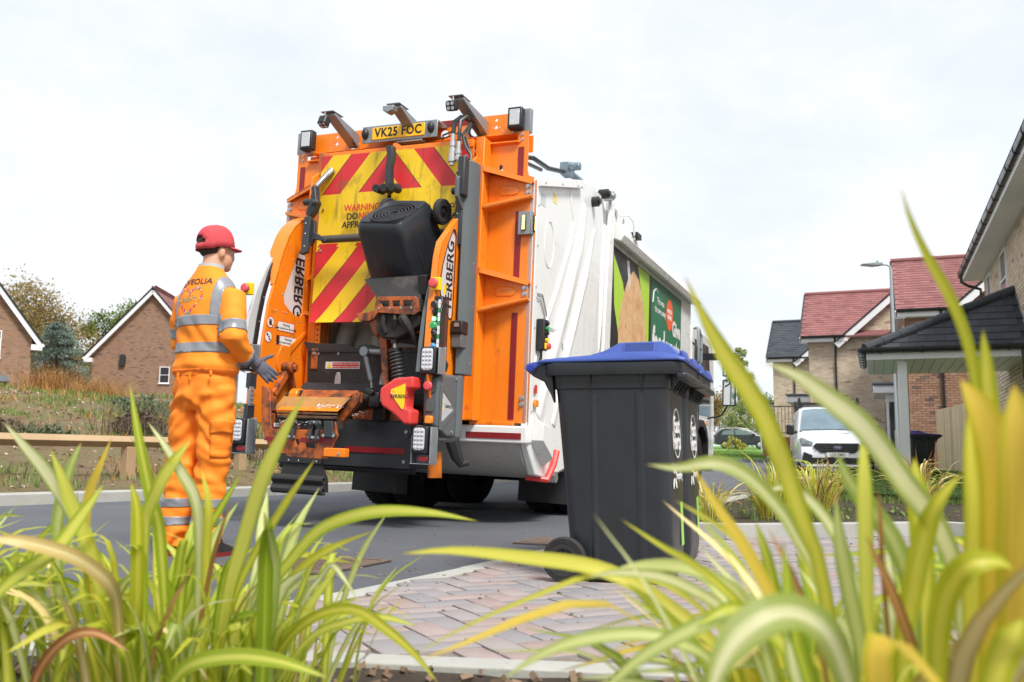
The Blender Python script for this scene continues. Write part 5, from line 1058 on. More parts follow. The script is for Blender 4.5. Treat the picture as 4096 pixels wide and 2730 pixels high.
# sweatshirt
mb = MB(); mb.loft([ell(.150, .105, .985, .0, .0), ell(.185, .135, .990), ell(.192, .142, 1.03), ell(.182, .132, 1.10), ell(.178, .128, 1.20), ell(.186, .130, 1.32), ell(.190, .125, 1.385), ell(.178, .112, 1.44), ell(.148, .098, 1.49), ell(.112, .084, 1.53), ell(.080, .072, 1.565), ell(.066, .064, 1.595)])
for s in (-1, 1):
    a = ARM[s]; mb.tube([(s*.10, 0, 1.42)]+[a[0]]+[Vector(a[0]).lerp(Vector(a[1]), .5)]+[a[1], Vector(a[1]).lerp(Vector(a[2]), .55), a[2]], [.066, .074, .071, .066, .059, .050], 16)
def dsw(p):
    w_ = 0
    if abs(p.x) < .2 or p.z < 1.1:
        w_ += .008*noise.noise(Vector((p.x*6, p.y*6, p.z*4)))+.006*math.sin(p.z*30+p.x*16+3*noise.noise(p*5))*max(0, min(1, (1.35-p.z)/.3))
    if p.x > .2 or p.x < -.2: w_ += .006*math.sin(p.z*42+p.y*30+4*noise.noise(p*7))*max(0, 1-abs(p.z-1.2)/.2)+.004*noise.noise(p*14)
    if abs(p.x) < .2: w_ += .007*math.sin((p.x*1.2+p.z)*38+6*noise.noise(p*4))*math.exp(-((p.z-1.19)/.10)**2)*(.6+.6*noise.noise(p*6+Vector((3, 1, 0))))
    if p.z < 1.06: w_ += .008*(1-abs(p.z-1.025)/.04) if abs(p.z-1.025) < .04 else 0
    return w_
swt = remesh(mb, 'sweatshirt', HIV, .011, per, dsw, 3)
def cutband(src, name, mat, planes, cond, off=.0035, parent=None):
    bm = bmesh.new(); bm.from_mesh(src.data)
    for co, no in planes:   # keep the side the normal points to
        bmesh.ops.bisect_plane(bm, geom=bm.verts[:]+bm.edges[:]+bm.faces[:], plane_co=co, plane_no=no, clear_inner=True, dist=1e-5)
    bmesh.ops.delete(bm, geom=[f for f in bm.faces if not cond(f.calc_center_median())], context='FACES')
    bm.normal_update()
    nn = {v: v.normal.copy() for v in bm.verts}
    for v in bm.verts: v.co += nn[v]*off
    me = bpy.data.meshes.new(name); bm.to_mesh(me); bm.free(); me.materials.append(mat)
    for p in me.polygons: p.use_smooth = True
    o = inst(me, name, parent or src); sd = o.modifiers.new('s', 'SOLIDIFY'); sd.thickness = .003; sd.offset = -1; return o
tor = lambda c: abs(c.x) < .215 and not (c.x > .205)
for z0, z1 in ((1.245, 1.30), (1.095, 1.15)): cutband(swt, 'reflective_band', REFL, [((0, 0, z0), (0, 0, 1)), ((0, 0, z1), (0, 0, -1))], lambda c: abs(c.x) < .198)
for s in (-1, 1):
    a = [Vector(p) for p in ARM[s]]; d = (a[1]-a[0]).normalized(); d2 = (a[2]-a[1]).normalized()
    c0 = a[0].lerp(a[1], .66); cutband(swt, 'reflective_band', REFL, [(c0, d), (c0+d*.055, -d)], lambda c: s*c.x > .155 and (c-c0).length < .16)
    c1 = a[1].lerp(a[2], .80); cutband(swt, 'reflective_band', REFL, [(c1, d2), (c1+d2*.03, -d2)], lambda c: s*c.x > .08 and (c-c1).length < .09)
    cutband(swt, 'reflective_band', REFL, [((s*.118, 0, 0), (s, 0, 0)), ((s*.168, 0, 0), (-s, 0, 0)), ((0, 0, 1.30), (0, 0, 1))], lambda c: True)
cutband(swt, 'hem', P('hem_orange', (.9, .22, .015), .8), [((0, 0, .98), (0, 0, 1)), ((0, 0, 1.005), (0, 0, -1))], lambda c: True, .004)  # hem band in a slightly deeper orange than the sweatshirt
MB().loft([ell(.071, .067, 1.57, 0, 0), ell(.068, .066, 1.602, 0, .004), ell(.060, .058, 1.602, 0, .004), ell(.060, .057, 1.57)], (False, False)).build('undershirt_collar', P('grey_collar', lin((170, 174, 182)), .8), swt)
# prints on the back, laid onto the cloth
BV = BVHTree.FromPolygons([v.co[:] for v in swt.data.vertices], [p.vertices[:] for p in swt.data.polygons])
def drape(me, bv=BV, d=Vector((0, 1, 0)), off=.003):
    for v in me.vertices:
        h = bv.ray_cast(v.co-d*.6, d)
        v.co = (h[0] if h[0] is not None else bv.find_nearest(v.co)[0])-d*off
    me.update()
def backtext(s, size, x, z, mat, bold=0, sx=1):
    o = text(s, size, mat, swt, Matrix.Identity(4), depth=0, bold=bold, sx=sx)
    for v in o.data.vertices: v.co = Vector((x+v.co.x, -.3, z+v.co.y))
    bm = bmesh.new(); bm.from_mesh(o.data); bmesh.ops.triangulate(bm, faces=bm.faces[:])
    for _ in range(2): bmesh.ops.subdivide_edges(bm, edges=[e for e in bm.edges if e.calc_length() > .012], cuts=1); bmesh.ops.triangulate(bm, faces=bm.faces[:])
    bm.to_mesh(o.data); bm.free(); drape(o.data); return o
PRN = P('print_navy', lin((58, 40, 56)), .6)
backtext('VEOLIA', .046, .015, 1.49, PRN, .0008, 1.15)
def flatmesh(name, polys, mat, off=.003):
    mb_ = MB()
    for pl in polys: mb_.add([(x, -.3, z) for x, z in pl], [tuple(range(len(pl)))])
    o = mb_.build(name, mat, swt, smooth=False); drape(o.data, off=off); return o
flatmesh('logo_ring', [[(-.088+.022*math.cos(a)*k1, 1.485+.022*math.sin(a)*k1) for a, k1 in ((t, 1), (t+.4, 1), (t+.4, .78), (t, .78))] for t in [.4*i for i in range(16)]], PRN)
flatmesh('logo_drop', [[(-.092, 1.476), (-.084, 1.476), (-.084, 1.486), (-.088, 1.493), (-.092, 1.486)]], PRN)
backtext('Recycle', .026, -.025, 1.418, P('print_gold', lin((236, 176, 70)), .6)); backtext('RIGHT', .036, -.025, 1.388, P('print_teal', lin((104, 150, 110)), .6), .0006)
hc = [lin(c) for c in ((190, 60, 120), (130, 170, 220), (90, 140, 90), (236, 196, 90), (150, 60, 150), (220, 120, 60))]; parts = [[] for _ in hc]; rr = random.Random(2)
for k in range(46):
    t = 2*math.pi*k/46; hx = 16*math.sin(t)**3; hz = 13*math.cos(t)-5*math.cos(2*t)-2*math.cos(3*t)-math.cos(4*t)
    c = Vector((-.025+hx*.0053, 1.388+hz*.0052)); d = Vector((hx, hz+2)).normalized(); n = Vector((-d.y, d.x)); L_ = rr.uniform(.006, .014); w_ = rr.uniform(.002, .005)
    parts[k % 6].append([tuple(c+n*w_-d*L_*.4), tuple(c-n*w_-d*L_*.4), tuple(c-n*w_+d*L_), tuple(c+n*w_+d*L_)])
for pl, c in zip(parts, hc): flatmesh('heart_print', pl, P('print_%d%d%d' % tuple(int(x*99) for x in c), c, .6))['kind'] = 'stuff'
# trousers
mb = MB(); mb.loft([ell(.160, .118, 1.06), ell(.168, .125, 1.0), ell(.178, .135, .93), ell(.185, .135, .87, 0, -.005), ell(.17, .12, .81), ell(.10, .09, .78)])
LEG = {1: [(.092, -.005, .90), (.098, 0, .72), (.088, .005, .52), (.082, -.012, .30), (.088, -.012, .12), (.092, -.005, .055)], -1: [(-.092, -.005, .90), (-.100, -.005, .72), (-.112, -.005, .52), (-.125, -.03, .30), (-.128, -.03, .12), (-.128, -.02, .055)]}
for s in (-1, 1): mb.tube(LEG[s], [.102, .100, .087, .080, .082, .082], 18)
mb.tube([(.16, -.12, 1.0), (.165, -.12, .96)], .01, 6)
def dtr(p):
    f = .009*noise.noise(Vector((p.x*7, p.y*7, p.z*5)))+.004*noise.noise(Vector((p.x*22, p.y*22, p.z*16)))
    a = 0
    for zc, am in ((.84, .010), (.52, .010), (.10, .013), (.66, .005), (.35, .005)):
        a += am*math.exp(-((p.z-zc)/.09)**2)*math.sin((p.z*46+p.x*26*(1 if p.x > 0 else -1)+p.y*10)+5*noise.noise(Vector((p.x*8, p.y*8, p.z*6))))
    a += .006*math.sin((p.z*.8-p.x*1.1)*60+7*noise.noise(p*5))*math.exp(-((p.z-.78)/.12)**2)+.004*math.sin(p.z*85+p.x*20+6*noise.noise(p*7))*math.exp(-((p.z-.45)/.16)**2)
    return f+a
trs = remesh(mb, 'trousers', HIVT, .010, per, dtr, 2)
for z0, z1 in ((.262, .308), (.165, .21)):
    for s in (-1, 1): cutband(trs, 'reflective_band', REFL, [((0, 0, z0), (0, 0, 1)), ((0, 0, z1), (0, 0, -1))], lambda c: s*c.x > 0.01, .004)
BT = BVHTree.FromPolygons([v.co[:] for v in trs.data.vertices], [p.vertices[:] for p in trs.data.polygons])
def patch(name, x0, x1, z0, z1, d, off, mat, n=7, skew=0):
    d = Vector(d).normalized(); u = Vector((d.y, -d.x, 0)); mb_ = MB()
    for j in range(n+1):
        for i in range(n+1):
            p = u*(x0+(x1-x0)*i/n)+Vector((0, 0, z0+(z1-z0)*j/n-skew*abs(i/n-.5))); h = BT.ray_cast(p-d*.6+Vector((.0, 0, 0)), d)
            mb_.v.append(tuple((h[0]-d*off) if h[0] is not None else p))
    mb_.f = [(j*(n+1)+i, j*(n+1)+i+1, (j+1)*(n+1)+i+1, (j+1)*(n+1)+i) for j in range(n) for i in range(n)]; mb_.m = [0]*len(mb_.f)
    o = mb_.build(name, mat, trs, ang=80); sd = o.modifiers.new('s', 'SOLIDIFY'); sd.thickness = .008; sd.offset = 0; return o
dv = (-.72, .70, 0)
patch('cargo_pocket', .045, .155, .53, .70, dv, .006, HIVT); patch('pocket_flap', .04, .16, .665, .735, dv, .013, HIVT, skew=.02)
patch('side_pocket', -.16, -.06, .53, .70, (.85, .5, 0), .006, HIVT)
MB().loft([ell(.172, .128, 1.012), ell(.176, .131, 1.015), ell(.176, .131, .972), ell(.172, .128, .972)], (False, False)).build('shirt_tail', HIVT, trs)
for x in (-.06, .03): MB().box((x, -.137, .965), (.012, .006, .045)).build('belt_loop', HIVT, trs)
# boots
for s in (-1, 1):
    x, y = LEG[s][-1][0], LEG[s][-1][1]
    MB().loft([[(x+a*.052, y+b*.07-.005, .13) for a, b in circ(0, 0, 1, 14)], [(x+a*.05, y+.02+b*.08, .07) for a, b in circ(0, 0, 1, 14)], [(x+a*.052, y+.06+b*.135, .035) for a, b in circ(0, 0, 1, 14)], [(x+a*.052, y+.06+b*.14, .0) for a, b in circ(0, 0, 1, 14)]]).build('boot', P('boot_black', (.02, .02, .022), .5), per)
    MB().loft([[(x+a*.056, y+.06+b*.144, z) for a, b in circ(0, 0, 1, 14)] for z in (.0, .022)]).build('boot_sole', P('sole_red', lin((120, 30, 30)), .6), per)
# gloves: palm, four fingers and a thumb
def glove(s):
    a = [Vector(p) for p in ARM[s]]; w_ = a[2]; d = (a[3]-a[2]).normalized()
    fwd = (Vector((.45, .62, -.62)) if s > 0 else Vector((-.2, .6, -.6))).normalized(); th = Vector((s*.55, .75, .35)).normalized(); th = (th-fwd*th.dot(fwd)).normalized(); nrm = fwd.cross(th)
    mb_ = MB(); mb_.tube([w_, a[3]-d*.02, a[3]+fwd*.02], [.040, .036, .036], 12)
    pc_ = a[3]+fwd*.05; rot = Matrix((th, fwd, nrm)).transposed()
    m2 = MB().sphere((0, 0, 0), (.042, .052, .019), 14, 10); mb_.add([pc_+rot @ Vector(v) for v in m2.v], m2.f)
    for k, (o, L_, sp) in enumerate(((.031, .070, .08), (.011, .080, .02), (-.010, .074, -.04), (-.030, .058, -.10))):
        b0 = pc_+fwd*.035+th*o; d1 = (fwd+th*sp-nrm*s*.10).normalized(); d2 = (fwd+th*sp-nrm*s*.45*(1 if k else .7)).normalized()
        mb_.tube([b0-d1*.02, b0, b0+d1*L_*.5, b0+d1*L_*.5+d2*L_*.28, b0+d1*L_*.5+d2*L_*.5], [.0105, .0105, .0098, .009, .007], 10)
    t0 = pc_-fwd*.025+th*.030; t1 = (th*.92+fwd*.30).normalized(); t2 = (th*.9+fwd*.5).normalized()
    mb_.tube([t0-t1*.02, t0, t0+t1*.035, t0+t1*.035+t2*.03, t0+t1*.035+t2*.042], [.014, .014, .0115, .010, .007], 10)
    return remesh(mb_, 'glove', GLV, .0042, per, smooth=2)
glove(1); glove(-1)
# cap and hair
Rh4 = Matrix.Translation(HC) @ Matrix.Rotation(HY, 4, 'Z') @ Matrix.Rotation(R(4), 4, 'X')
def hh(mb_, name, mat, ang=60):
    o = mb_.build(name, mat, per, ang=ang); o.matrix_local = Rh4; return o
mb = MB(); n, k = 28, 9
rings = []
for j in range(k+1):
    t = R(90)*j/k; z = .022+.122*math.sin(t)**.92 if j else .012
    f = math.cos(t)**.62 if j < k else .02
    rings.append([((.087*f)*math.cos(2*math.pi*i/n), -.008+(.107*f)*math.sin(2*math.pi*i/n), z-.012*math.cos(t)*(1 if math.sin(2*math.pi*i/n) < -.3 else 0)) for i in range(n)])
bm_v = [p for r_ in rings for p in r_]; fs = []
for j in range(k):
    for i in range(n):
        am = 2*math.pi*(i+.5)/n; back = abs((math.degrees(am)-270+180) % 360-180)
        if j in (0, 1, 2) and j > 0 and back < (36, 36, 22)[j]: continue
        fs.append((j*n+i, j*n+(i+1) % n, (j+1)*n+(i+1) % n, (j+1)*n+i))
mb.add(bm_v, fs); mb.add(rings[-1], [tuple(range(n))])
cap = hh(mb, 'cap', CAPR, 70); sd = cap.modifiers.new('s', 'SOLIDIFY'); sd.thickness = .004; sd.offset = 1
mb = MB(); ri = []
for i in range(15):
    a = R(20+140*i/14); ri.append([(.084*math.cos(a), -.008+.10*math.sin(a), .024), (.080*math.cos(a), .035+.115*math.sin(a)*(.55+.45*math.sin(a)), .012-.0*math.sin(a)), (.080*math.cos(a), .035+.115*math.sin(a)*(.55+.45*math.sin(a)), .008), (.084*math.cos(a), -.008+.10*math.sin(a), .018)])
mb.loft(ri); br_ = mb.build('cap_brim', CAPR, cap, ang=70)
MB().sphere((0, -.008, .146), (.008, .008, .004), 10, 6).build('cap_button', CAPR, cap)
mb = MB().sphere((0, -.012, .035), (.0785, .0985, .0935), 20, 14); mb.f = [f for f in mb.f if all(mb.v[i][2] > -.05-.35*min(0, -mb.v[i][1]-.0)*0 and (mb.v[i][1] < .02 or mb.v[i][2] > .03) for i in f)]; mb.m = [0]*len(mb.f)
hh(mb, 'hair', HAIR)

# ================================================================== HOUSES
BUFF = PR('buff_brick', [(0, lin((204, 186, 160))), (.35, lin((218, 204, 182))), (.7, lin((192, 172, 148))), (.93, lin((212, 192, 170))), (1, lin((150, 126, 112)))], .9, mott=(14, .25), bump=(50, .3, .004))
REDBR = PR('red_brick', [(0, lin((148, 112, 94))), (.4, lin((162, 126, 106))), (.7, lin((140, 106, 90))), (.85, lin((166, 134, 112))), (1, lin((90, 78, 76)))], .9, mott=(14, .25), bump=(50, .3, .004))
BRNBR = PR('brown_brick', [(0, lin((148, 118, 98))), (.4, lin((158, 128, 106))), (.75, lin((140, 112, 94))), (.9, lin((152, 118, 96))), (1, lin((94, 84, 82)))], .9, mott=(9, .2), bump=(40, .3, .004))
MORT = P('mortar', lin((222, 214, 202)), .95, var=(6, .4, lin((172, 164, 150)))); MORTD = P('mortar_dark', lin((168, 150, 132)), .95, var=(6, .4, lin((150, 134, 118))))
RTILE = PR('red_roof_tile', [(0, lin((132, 88, 86))), (.5, lin((146, 100, 98))), (1, lin((122, 80, 80)))], .85, mott=(6, .3)); GTILE = PR('grey_roof_tile', [(0, lin((62, 66, 72))), (.5, lin((72, 76, 82))), (1, lin((56, 60, 66)))], .8, mott=(6, .3))
UPVC = P('white_upvc', (.78, .79, .80), .35); GUT = P('black_gutter', (.012, .013, .015), .3); WGL = P('window_glass', (.03, .035, .04), .06, coat=.4); LEAD = P('lead_grey', lin((110, 118, 126)), .5)
def bricks(wall, M, ulen, top, mat, mort, z0=0, holes=(), indiv=0, bl=.212, bh=.062, jt=.013, hmax=9, order=None, th=.012):
    """running-bond brick skin on a wall plane; M maps (u, outwards, z) to the parent's space; top(u) = wall height there"""
    row = 0; z = z0; lst = []
    while z < hmax:
        u = -(bl+jt)/2*(row % 2); any_ = False
        while u < ulen:
            a, b = max(u, 0), min(u+bl, ulen)
            if b-a > .03:
                for h in holes:
                    if z+bh > h[2] and z < h[3] and b > h[0] and a < h[1]:
                        if a < h[0]: b = h[0]
                        elif b > h[1]: a = h[1]
                        else: b = a
                if b-a > .03 and min(top(a), top(b)) > z+bh*.9: lst.append((a, b, z)); any_ = True
            u += bl+jt
        z += bh+jt; row += 1
    if order: lst.sort(key=order)
    full = None; mb = MB()
    def cell(m, a, b, z):
        m.add([(a, 0, z), (b, 0, z), (b, 0, z+bh), (a, 0, z+bh), (a, th, z), (b, th, z), (b, th, z+bh), (a, th, z+bh)], [(4, 7, 6, 5), (0, 4, 5, 1), (1, 5, 6, 2), (2, 6, 7, 3), (3, 7, 4, 0)])
    k = 0
    for a, b, z in lst:
        if k < indiv and abs(b-a-bl) < .002:
            if full is None: m1 = MB(); cell(m1, 0, bl, 0); full = m1.mesh('brick', mat, smooth=False)
            inst(full, 'brick', wall, M @ Matrix.Translation((a, 0, z))); k += 1
        else: cell(mb, a, b, z)
    if mb.v:
        o = mb.build('brickwork', mat, wall, smooth=False, kind='stuff'); o.matrix_local = M
def wallM(o, u):
    """u along the wall, outward normal = u rotated -90 deg about z"""
    u = Vector((*u, 0)).normalized(); n = Vector((u.y, -u.x, 0))
    return Matrix(((u.x, n.x, 0, o[0]), (u.y, n.y, 0, o[1]), (0, 0, 1, o[2] if len(o) > 2 else 0), (0, 0, 0, 1)))
def tiles(part, O, U, V, ulen, vlen, mat, tw=.165, tg=.10, inside=None, indiv=0, th=.012):
    O, U, V = Vector(O), Vector(U).normalized(), Vector(V).normalized(); N_ = U.cross(V)
    if N_.z < 0: N_ = -N_
    mb = MB(); full = None; k = 0; row = 0; v = 0
    m1 = MB()
    def cell(m, o):
        a, b = U*(tw-.004), V*(tg*1.15); m.add([o+N_*.02, o+a+N_*.02, o+a+b+N_*.004, o+b+N_*.004, o+N_*(.02-th), o+a+N_*(.02-th)], [(0, 1, 2, 3), (4, 5, 1, 0), (4, 0, 3), (1, 5, 2)])
    while v < vlen:
        u = -(tw/2)*(row % 2)
        while u < ulen:
            if (u >= -.001 and u+tw <= ulen+.06) and (inside is None or inside(u+tw/2, v+tg/2)):
                if k < indiv:
                    if full is None: cell(m1, Vector((0, 0, 0))); full = m1.mesh('roof_tile', mat, smooth=False)
                    inst(full, 'roof_tile', part, Matrix.Translation(O+U*u+V*v)); k += 1
                else: cell(mb, O+U*u+V*v)
            u += tw
        v += tg; row += 1
    if mb.v: mb.build('roof_tiles', mat, part, smooth=False, kind='stuff')
def window(parent, M, u0, u1, z0, z1, bars=1, rec=0):
    rec = -.004
    f = MB(); w_ = .05
    for a, b, c, d in ((u0, u1, z0, z0+w_), (u0, u1, z1-w_, z1), (u0, u0+w_, z0+w_, z1-w_), (u1-w_, u1, z0+w_, z1-w_)): f.box(((a+b)/2, -rec, (c+d)/2), (b-a, .06, d-c))
    for k in range(bars): zc = z0+(z1-z0)*(k+1)/(bars+1); f.box(((u0+u1)/2, -rec, zc), (u1-u0-2*w_, .05, .03))
    fr = f.build('window_frame', UPVC, parent); fr.matrix_local = M
    g = MB().box(((u0+u1)/2, -rec-.01, (z0+z1)/2), (u1-u0-.02, .03, z1-z0-.02)).build('pane', WGL, fr)
    MB().box(((u0+u1)/2, .03, z0-.03), (u1-u0+.1, .16, .05)).build('sill', UPVC, fr); return fr
def gutter(parent, p0, p1, brackets=0):
    p0, p1 = Vector(p0), Vector(p1); d = (p1-p0).normalized(); n = d.cross(Vector((0, 0, 1))).normalized()
    pr = [(-.06, .05), (-.06, 0), (-.045, -.035), (0, -.05), (.045, -.035), (.06, 0), (.06, .05), (.05, .05), (.04, -.0), (0, -.035), (-.04, 0), (-.05, .05)]
    g = MB().loft([[p+n*a+Vector((0, 0, b)) for a, b in pr] for p in (p0, p1)]).build('gutter', GUT, parent)
    for k in range(brackets):
        c = p0.lerp(p1, (k+.5)/brackets); MB().loft([[c+d*e+n*a*1.18+Vector((0, 0, b*1.2)) for a, b in pr[:7]] for e in (-.025, .025)], (True, True)).build('gutter_bracket', GUT, g)
    return g
def pipe(parent, x, y, z0, z1): return MB().cyl((x, y, z0), (x, y, z1), .036, 10).build('downpipe', GUT, parent)

# ---- detached houses seen across the road (facing wall towards us, street gable at left)
def street_house(label, ox, oy, brick, mort, tile, L_=8.0, D_=6.0, ev=5.0, rise=1.95, cg=1.35, nb=300, ang=22, canopy=True):
    z0 = gz(ox, oy)
    h = thing('house', label, 'house', (ox, oy, z0), (0, 0, R(-ang)), 'houses along the street at right')
    w_ = MB().prism([(0, 0), (D_, 0), (D_, ev), (D_/2, ev+rise), (0, ev)], 'x', 0, L_).build('wall', mort, h)
    M1 = wallM((0, -.012), (1, 0)); bricks(w_, M1, L_, lambda u: ev-.05+(max(0, min(u-cg, 2.4) if u > cg else 0)*.83), brick, mort, indiv=nb, order=lambda b: abs(b[0]-2)+abs(b[2]-3.5)*.7)
    # cross gable standing on the facing wall
    cz = ev+2.0; MB().prism([(cg, ev-.06), (cg+2.4, cz), (cg+4.8, ev-.06)], 'y', -.006, 2.6).build('gable_wall', mort, h)
    M2 = wallM((-.012, D_), (0, -1)); bricks(w_, M2, D_, lambda u: ev+rise*(1-abs(u-D_/2)/(D_/2))-.1, brick, mort, holes=[(1.2, 1.9, 3.4, 4.6), (3.4, 4.6, 3.3, 4.6), (3.2, 4.4, .9, 2.2)])
    window(w_, M2, 1.2, 1.9, 3.4, 4.6); window(w_, M2, 3.4, 4.6, 3.3, 4.6); window(w_, M2, 3.2, 4.4, .9, 2.2)
    ovh = .28; sl = math.atan2(rise, D_/2); V = Vector((0, math.cos(sl), math.sin(sl))); vl = (D_/2+.35)/math.cos(sl)
    O = Vector((-ovh, -.35, ev-.35*math.tan(sl)+.04)); rf = MB()
    rf.add([O, O+Vector((L_+ovh*2, 0, 0)), O+Vector((L_+ovh*2, 0, 0))+V*vl, O+V*vl, Vector((-ovh, D_+.35, O.z)), Vector((L_+ovh, D_+.35, O.z)), O-Vector((0, 0, .06)), O+Vector((L_+ovh*2, 0, -.06)), O+Vector((L_+2*ovh, 0, -.06))+V*vl, O+V*vl-Vector((0, 0, .06)), Vector((-ovh, D_+.35, O.z-.06)), Vector((L_+ovh, D_+.35, O.z-.06))], [(0,1,2,3), (3,2,5,4), (6,9,8,7), (9,10,11,8), (0,6,7,1), (0,3,9,6), (3,4,10,9)])
    r_ = rf.build('roof', tile, h, smooth=False)
    tiles(r_, O, (1, 0, 0), V, L_+2*ovh, vl, tile, tw=.27, tg=.20, inside=lambda u, v: not (abs(u-ovh-cg-2.4) < 2.4-(v*math.sin(sl)/2.06*2.4)), indiv=200 if tile is RTILE else 120)
    gs = math.atan2(2.06, 2.4)
    for s in (-1, 1):   # cross-gable roof slopes
        x0 = cg+2.4+s*2.75; a = Vector((x0, -.3, ev-.36)); b = Vector((cg+2.4, -.3, cz+.06)); back = Vector((0, 2.9, 0))
        MB().add([a, b, b+back, a+back*.3, a-Vector((0, 0, .07)), b-Vector((0, 0, .07)), b+back-Vector((0, 0, .07)), a+back*.3-Vector((0, 0, .07))], [(0,1,2,3), (4,7,6,5), (0,4,5,1)]).build('gable_roof', tile, h, smooth=False)
        MB().bar(a+Vector((0, -.01, -.18)), b+Vector((0, -.01, -.18)), .03, .24).build('barge_board', UPVC, h); MB().bar(a+Vector((0, -.02, -.02)), b+Vector((0, -.02, -.02)), .06, .06).build('verge_trim', GUT, h)
    for s in (0, 1):    # street-side verge
        a = Vector((-ovh, -.35 if s == 0 else D_+.35, O.z)); b = Vector((-ovh, D_/2, O.z+vl*math.sin(sl)))
        MB().bar(a+Vector((-.01, 0, -.14)), b+Vector((-.01, 0, -.14)), .03, .24, up=(0, 0, 1)).build('barge_board', UPVC, h); MB().bar(a+Vector((-.02, 0, .0)), b+Vector((-.02, 0, .0)), .06, .06).build('verge_trim', GUT, h)
        MB().add([a+Vector((.0, 0, -.24)), b+Vector((0, 0, -.24)), b+Vector((ovh, 0, -.24)), a+Vector((ovh, 0, -.24))], [(0, 1, 2, 3)]).build('soffit', UPVC, h)
    MB().box((cg/2-.1, -.17, O.z-.12), (cg+.3, .34, .16)).build('eaves_box', UPVC, h, .004); gutter(h, (-.25, -.40, O.z-.02), (cg-.05, -.40, O.z-.02), 2)
    MB().cyl((-ovh-.02, D_/2, O.z+vl*math.sin(sl)+.03), (L_+ovh, D_/2, O.z+vl*math.sin(sl)+.03), .09, 10).build('ridge_tiles', tile, h)
    pipe(h, .95, -.07, .1, ev-.45); MB().tube([(.95, -.40, O.z-.07), (.95, -.35, O.z-.2), (.95, -.07, ev-.45)], .036).build('pipe_bend', GUT, h)
    if canopy:
        cn = MB().prism([(1.4, 2.45), (1.4, 2.62), (1.5, 2.72), (4.5, 2.72), (4.6, 2.62), (4.6, 2.45)], 'x', -1.0, -.013).build('bay_canopy', UPVC, h, .02); MB().box((-.5, 3.0, 2.76), (1.06, 3.3, .06)).build('canopy_top', LEAD, cn, .01)
        by = MB().box((-.32, 3.0, 1.25), (.6, 2.2, 2.4)).build('bay', UPVC, h, .01)
        for y in (2.2, 2.75, 3.3, 3.85): MB().box((-.625, y, 1.45), (.02, .42, 1.5)).build('bay_pane', WGL, by)
        for x in (-.16, -.44): MB().box((x, 1.895, 1.45), (.2, .02, 1.5)).build('bay_pane', WGL, by)
    return h
street_house('red-brick house with steep red tiled roof behind the lamp post', 11.94, 27.0, REDBR, MORTD, RTILE)
street_house('buff-brick house with red tiled roof behind the white van', 11.30, 34.0, BUFF, MORT, RTILE)
street_house('buff-brick house with grey tiled roof, farthest along the street', 12.57, 43.0, BUFF, MORT, GTILE, nb=150)

# ---- near house at the right edge with its porch
DV = Vector((math.sin(R(22)), math.cos(R(22)), 0)); RV = Vector((math.cos(R(22)), -math.sin(R(22)), 0))
hA = thing('house', 'pale buff-brick house with black gutter and tiled porch at the right edge', 'house', (7.05, 11.9, -.12), (0, 0, R(-22)), 'houses along the street at right')
# local: y along the street (away), x to the right; gutter line at x = 0
wA = MB().prism([(.45, -4), (7, -4), (7, 10.0), (.45, 10.0)], 'z', 0, 5.0).build('wall', MORT, hA)
MA = wallM((.438, 10.0), (0, -1)); hol = [(3.0, 3.9, 3.75, 4.9), (.7, 1.35, 3.75, 4.9), (7.0, 8.2, 3.75, 4.9)]
bricks(wA, MA, 14.0, lambda u: 4.98, BUFF, MORT, holes=hol, indiv=300, order=lambda b: abs(b[0]-3.5)+abs(b[2]-3.6)*1.2)
for a, b, c, d in hol: window(wA, MA, a, b, c, d, rec=.07)
MB().prism([(-.02, 4.98), (.45, 4.98), (.45, 5.0), (-.02, 5.16)], 'y', -4, 10.25).build('soffit', UPVC, hA, .004)
gutter(hA, (-.05, -4, 5.12), (-.05, 10.3, 5.12), 17)
MB().tube([(-.05, 10.1, 5.06), (-.05, 10.1, 4.95), (.1, 10.1, 4.85), (.36, 10.1, 4.75), (.36, 10.1, 4.6), (.36, 10.1, 2.0), (.36, 10.1, .2)], .036).build('downpipe', GUT, hA)
V = Vector((math.cos(R(40)), 0, math.sin(R(40)))); rA = MB().add([(-.1, -4, 5.17), (-.1, 10.3, 5.17), (3.2, 10.3, 7.9), (3.2, -4, 7.9), (6.5, 10.3, 5.17), (6.5, -4, 5.17)], [(0, 3, 2, 1), (3, 5, 4, 2)]).build('roof', GTILE, hA, smooth=False)
tiles(rA, (-.1, 10.3, 5.18), (0, -1, 0), V, 14.3, 4.2, GTILE, tw=.33, tg=.3)
# porch: hipped lean-to on posts
def LA(x, y): v = Vector((x-7.05, y-11.9, 0)); return (v.dot(RV), v.dot(DV))
p0 = LA(6.41, 16.23); PX0, PY0 = p0[0], p0[1]; PX1 = .43; PY1 = PY0+3.0; ez = 2.64; AP = Vector((PX1, (PY0+PY1)/2, 3.84))
por = bpy.data.objects.new('porch', MB().add([(PX0, PY0, ez), (PX1, PY0, ez), (PX1, PY1, ez), (PX0, PY1, ez), tuple(AP)], [(0, 1, 4), (3, 4, 2), (0, 4, 3)]).mesh('porch', GTILE, smooth=False)); COL.objects.link(por); por.parent = hA
lw = PX1-PX0
Vn = Vector((0, (PY1-PY0)/2, 1.2)); vlen = Vn.length
tiles(por, (PX0, PY0, ez+.006), (1, 0, 0), Vn, lw, vlen, GTILE, tw=.30, tg=.235, inside=lambda u, v: u > v/vlen*lw-.05, indiv=300, th=.02)
Vl = Vector((lw, 0, 1.2)); tiles(por, (PX0, PY1, ez+.006), (0, -1, 0), Vl, PY1-PY0, Vl.length, GTILE, tw=.30, tg=.26, inside=lambda u, v: abs(u-1.5) < 1.5*(1-v/Vl.length), th=.02)
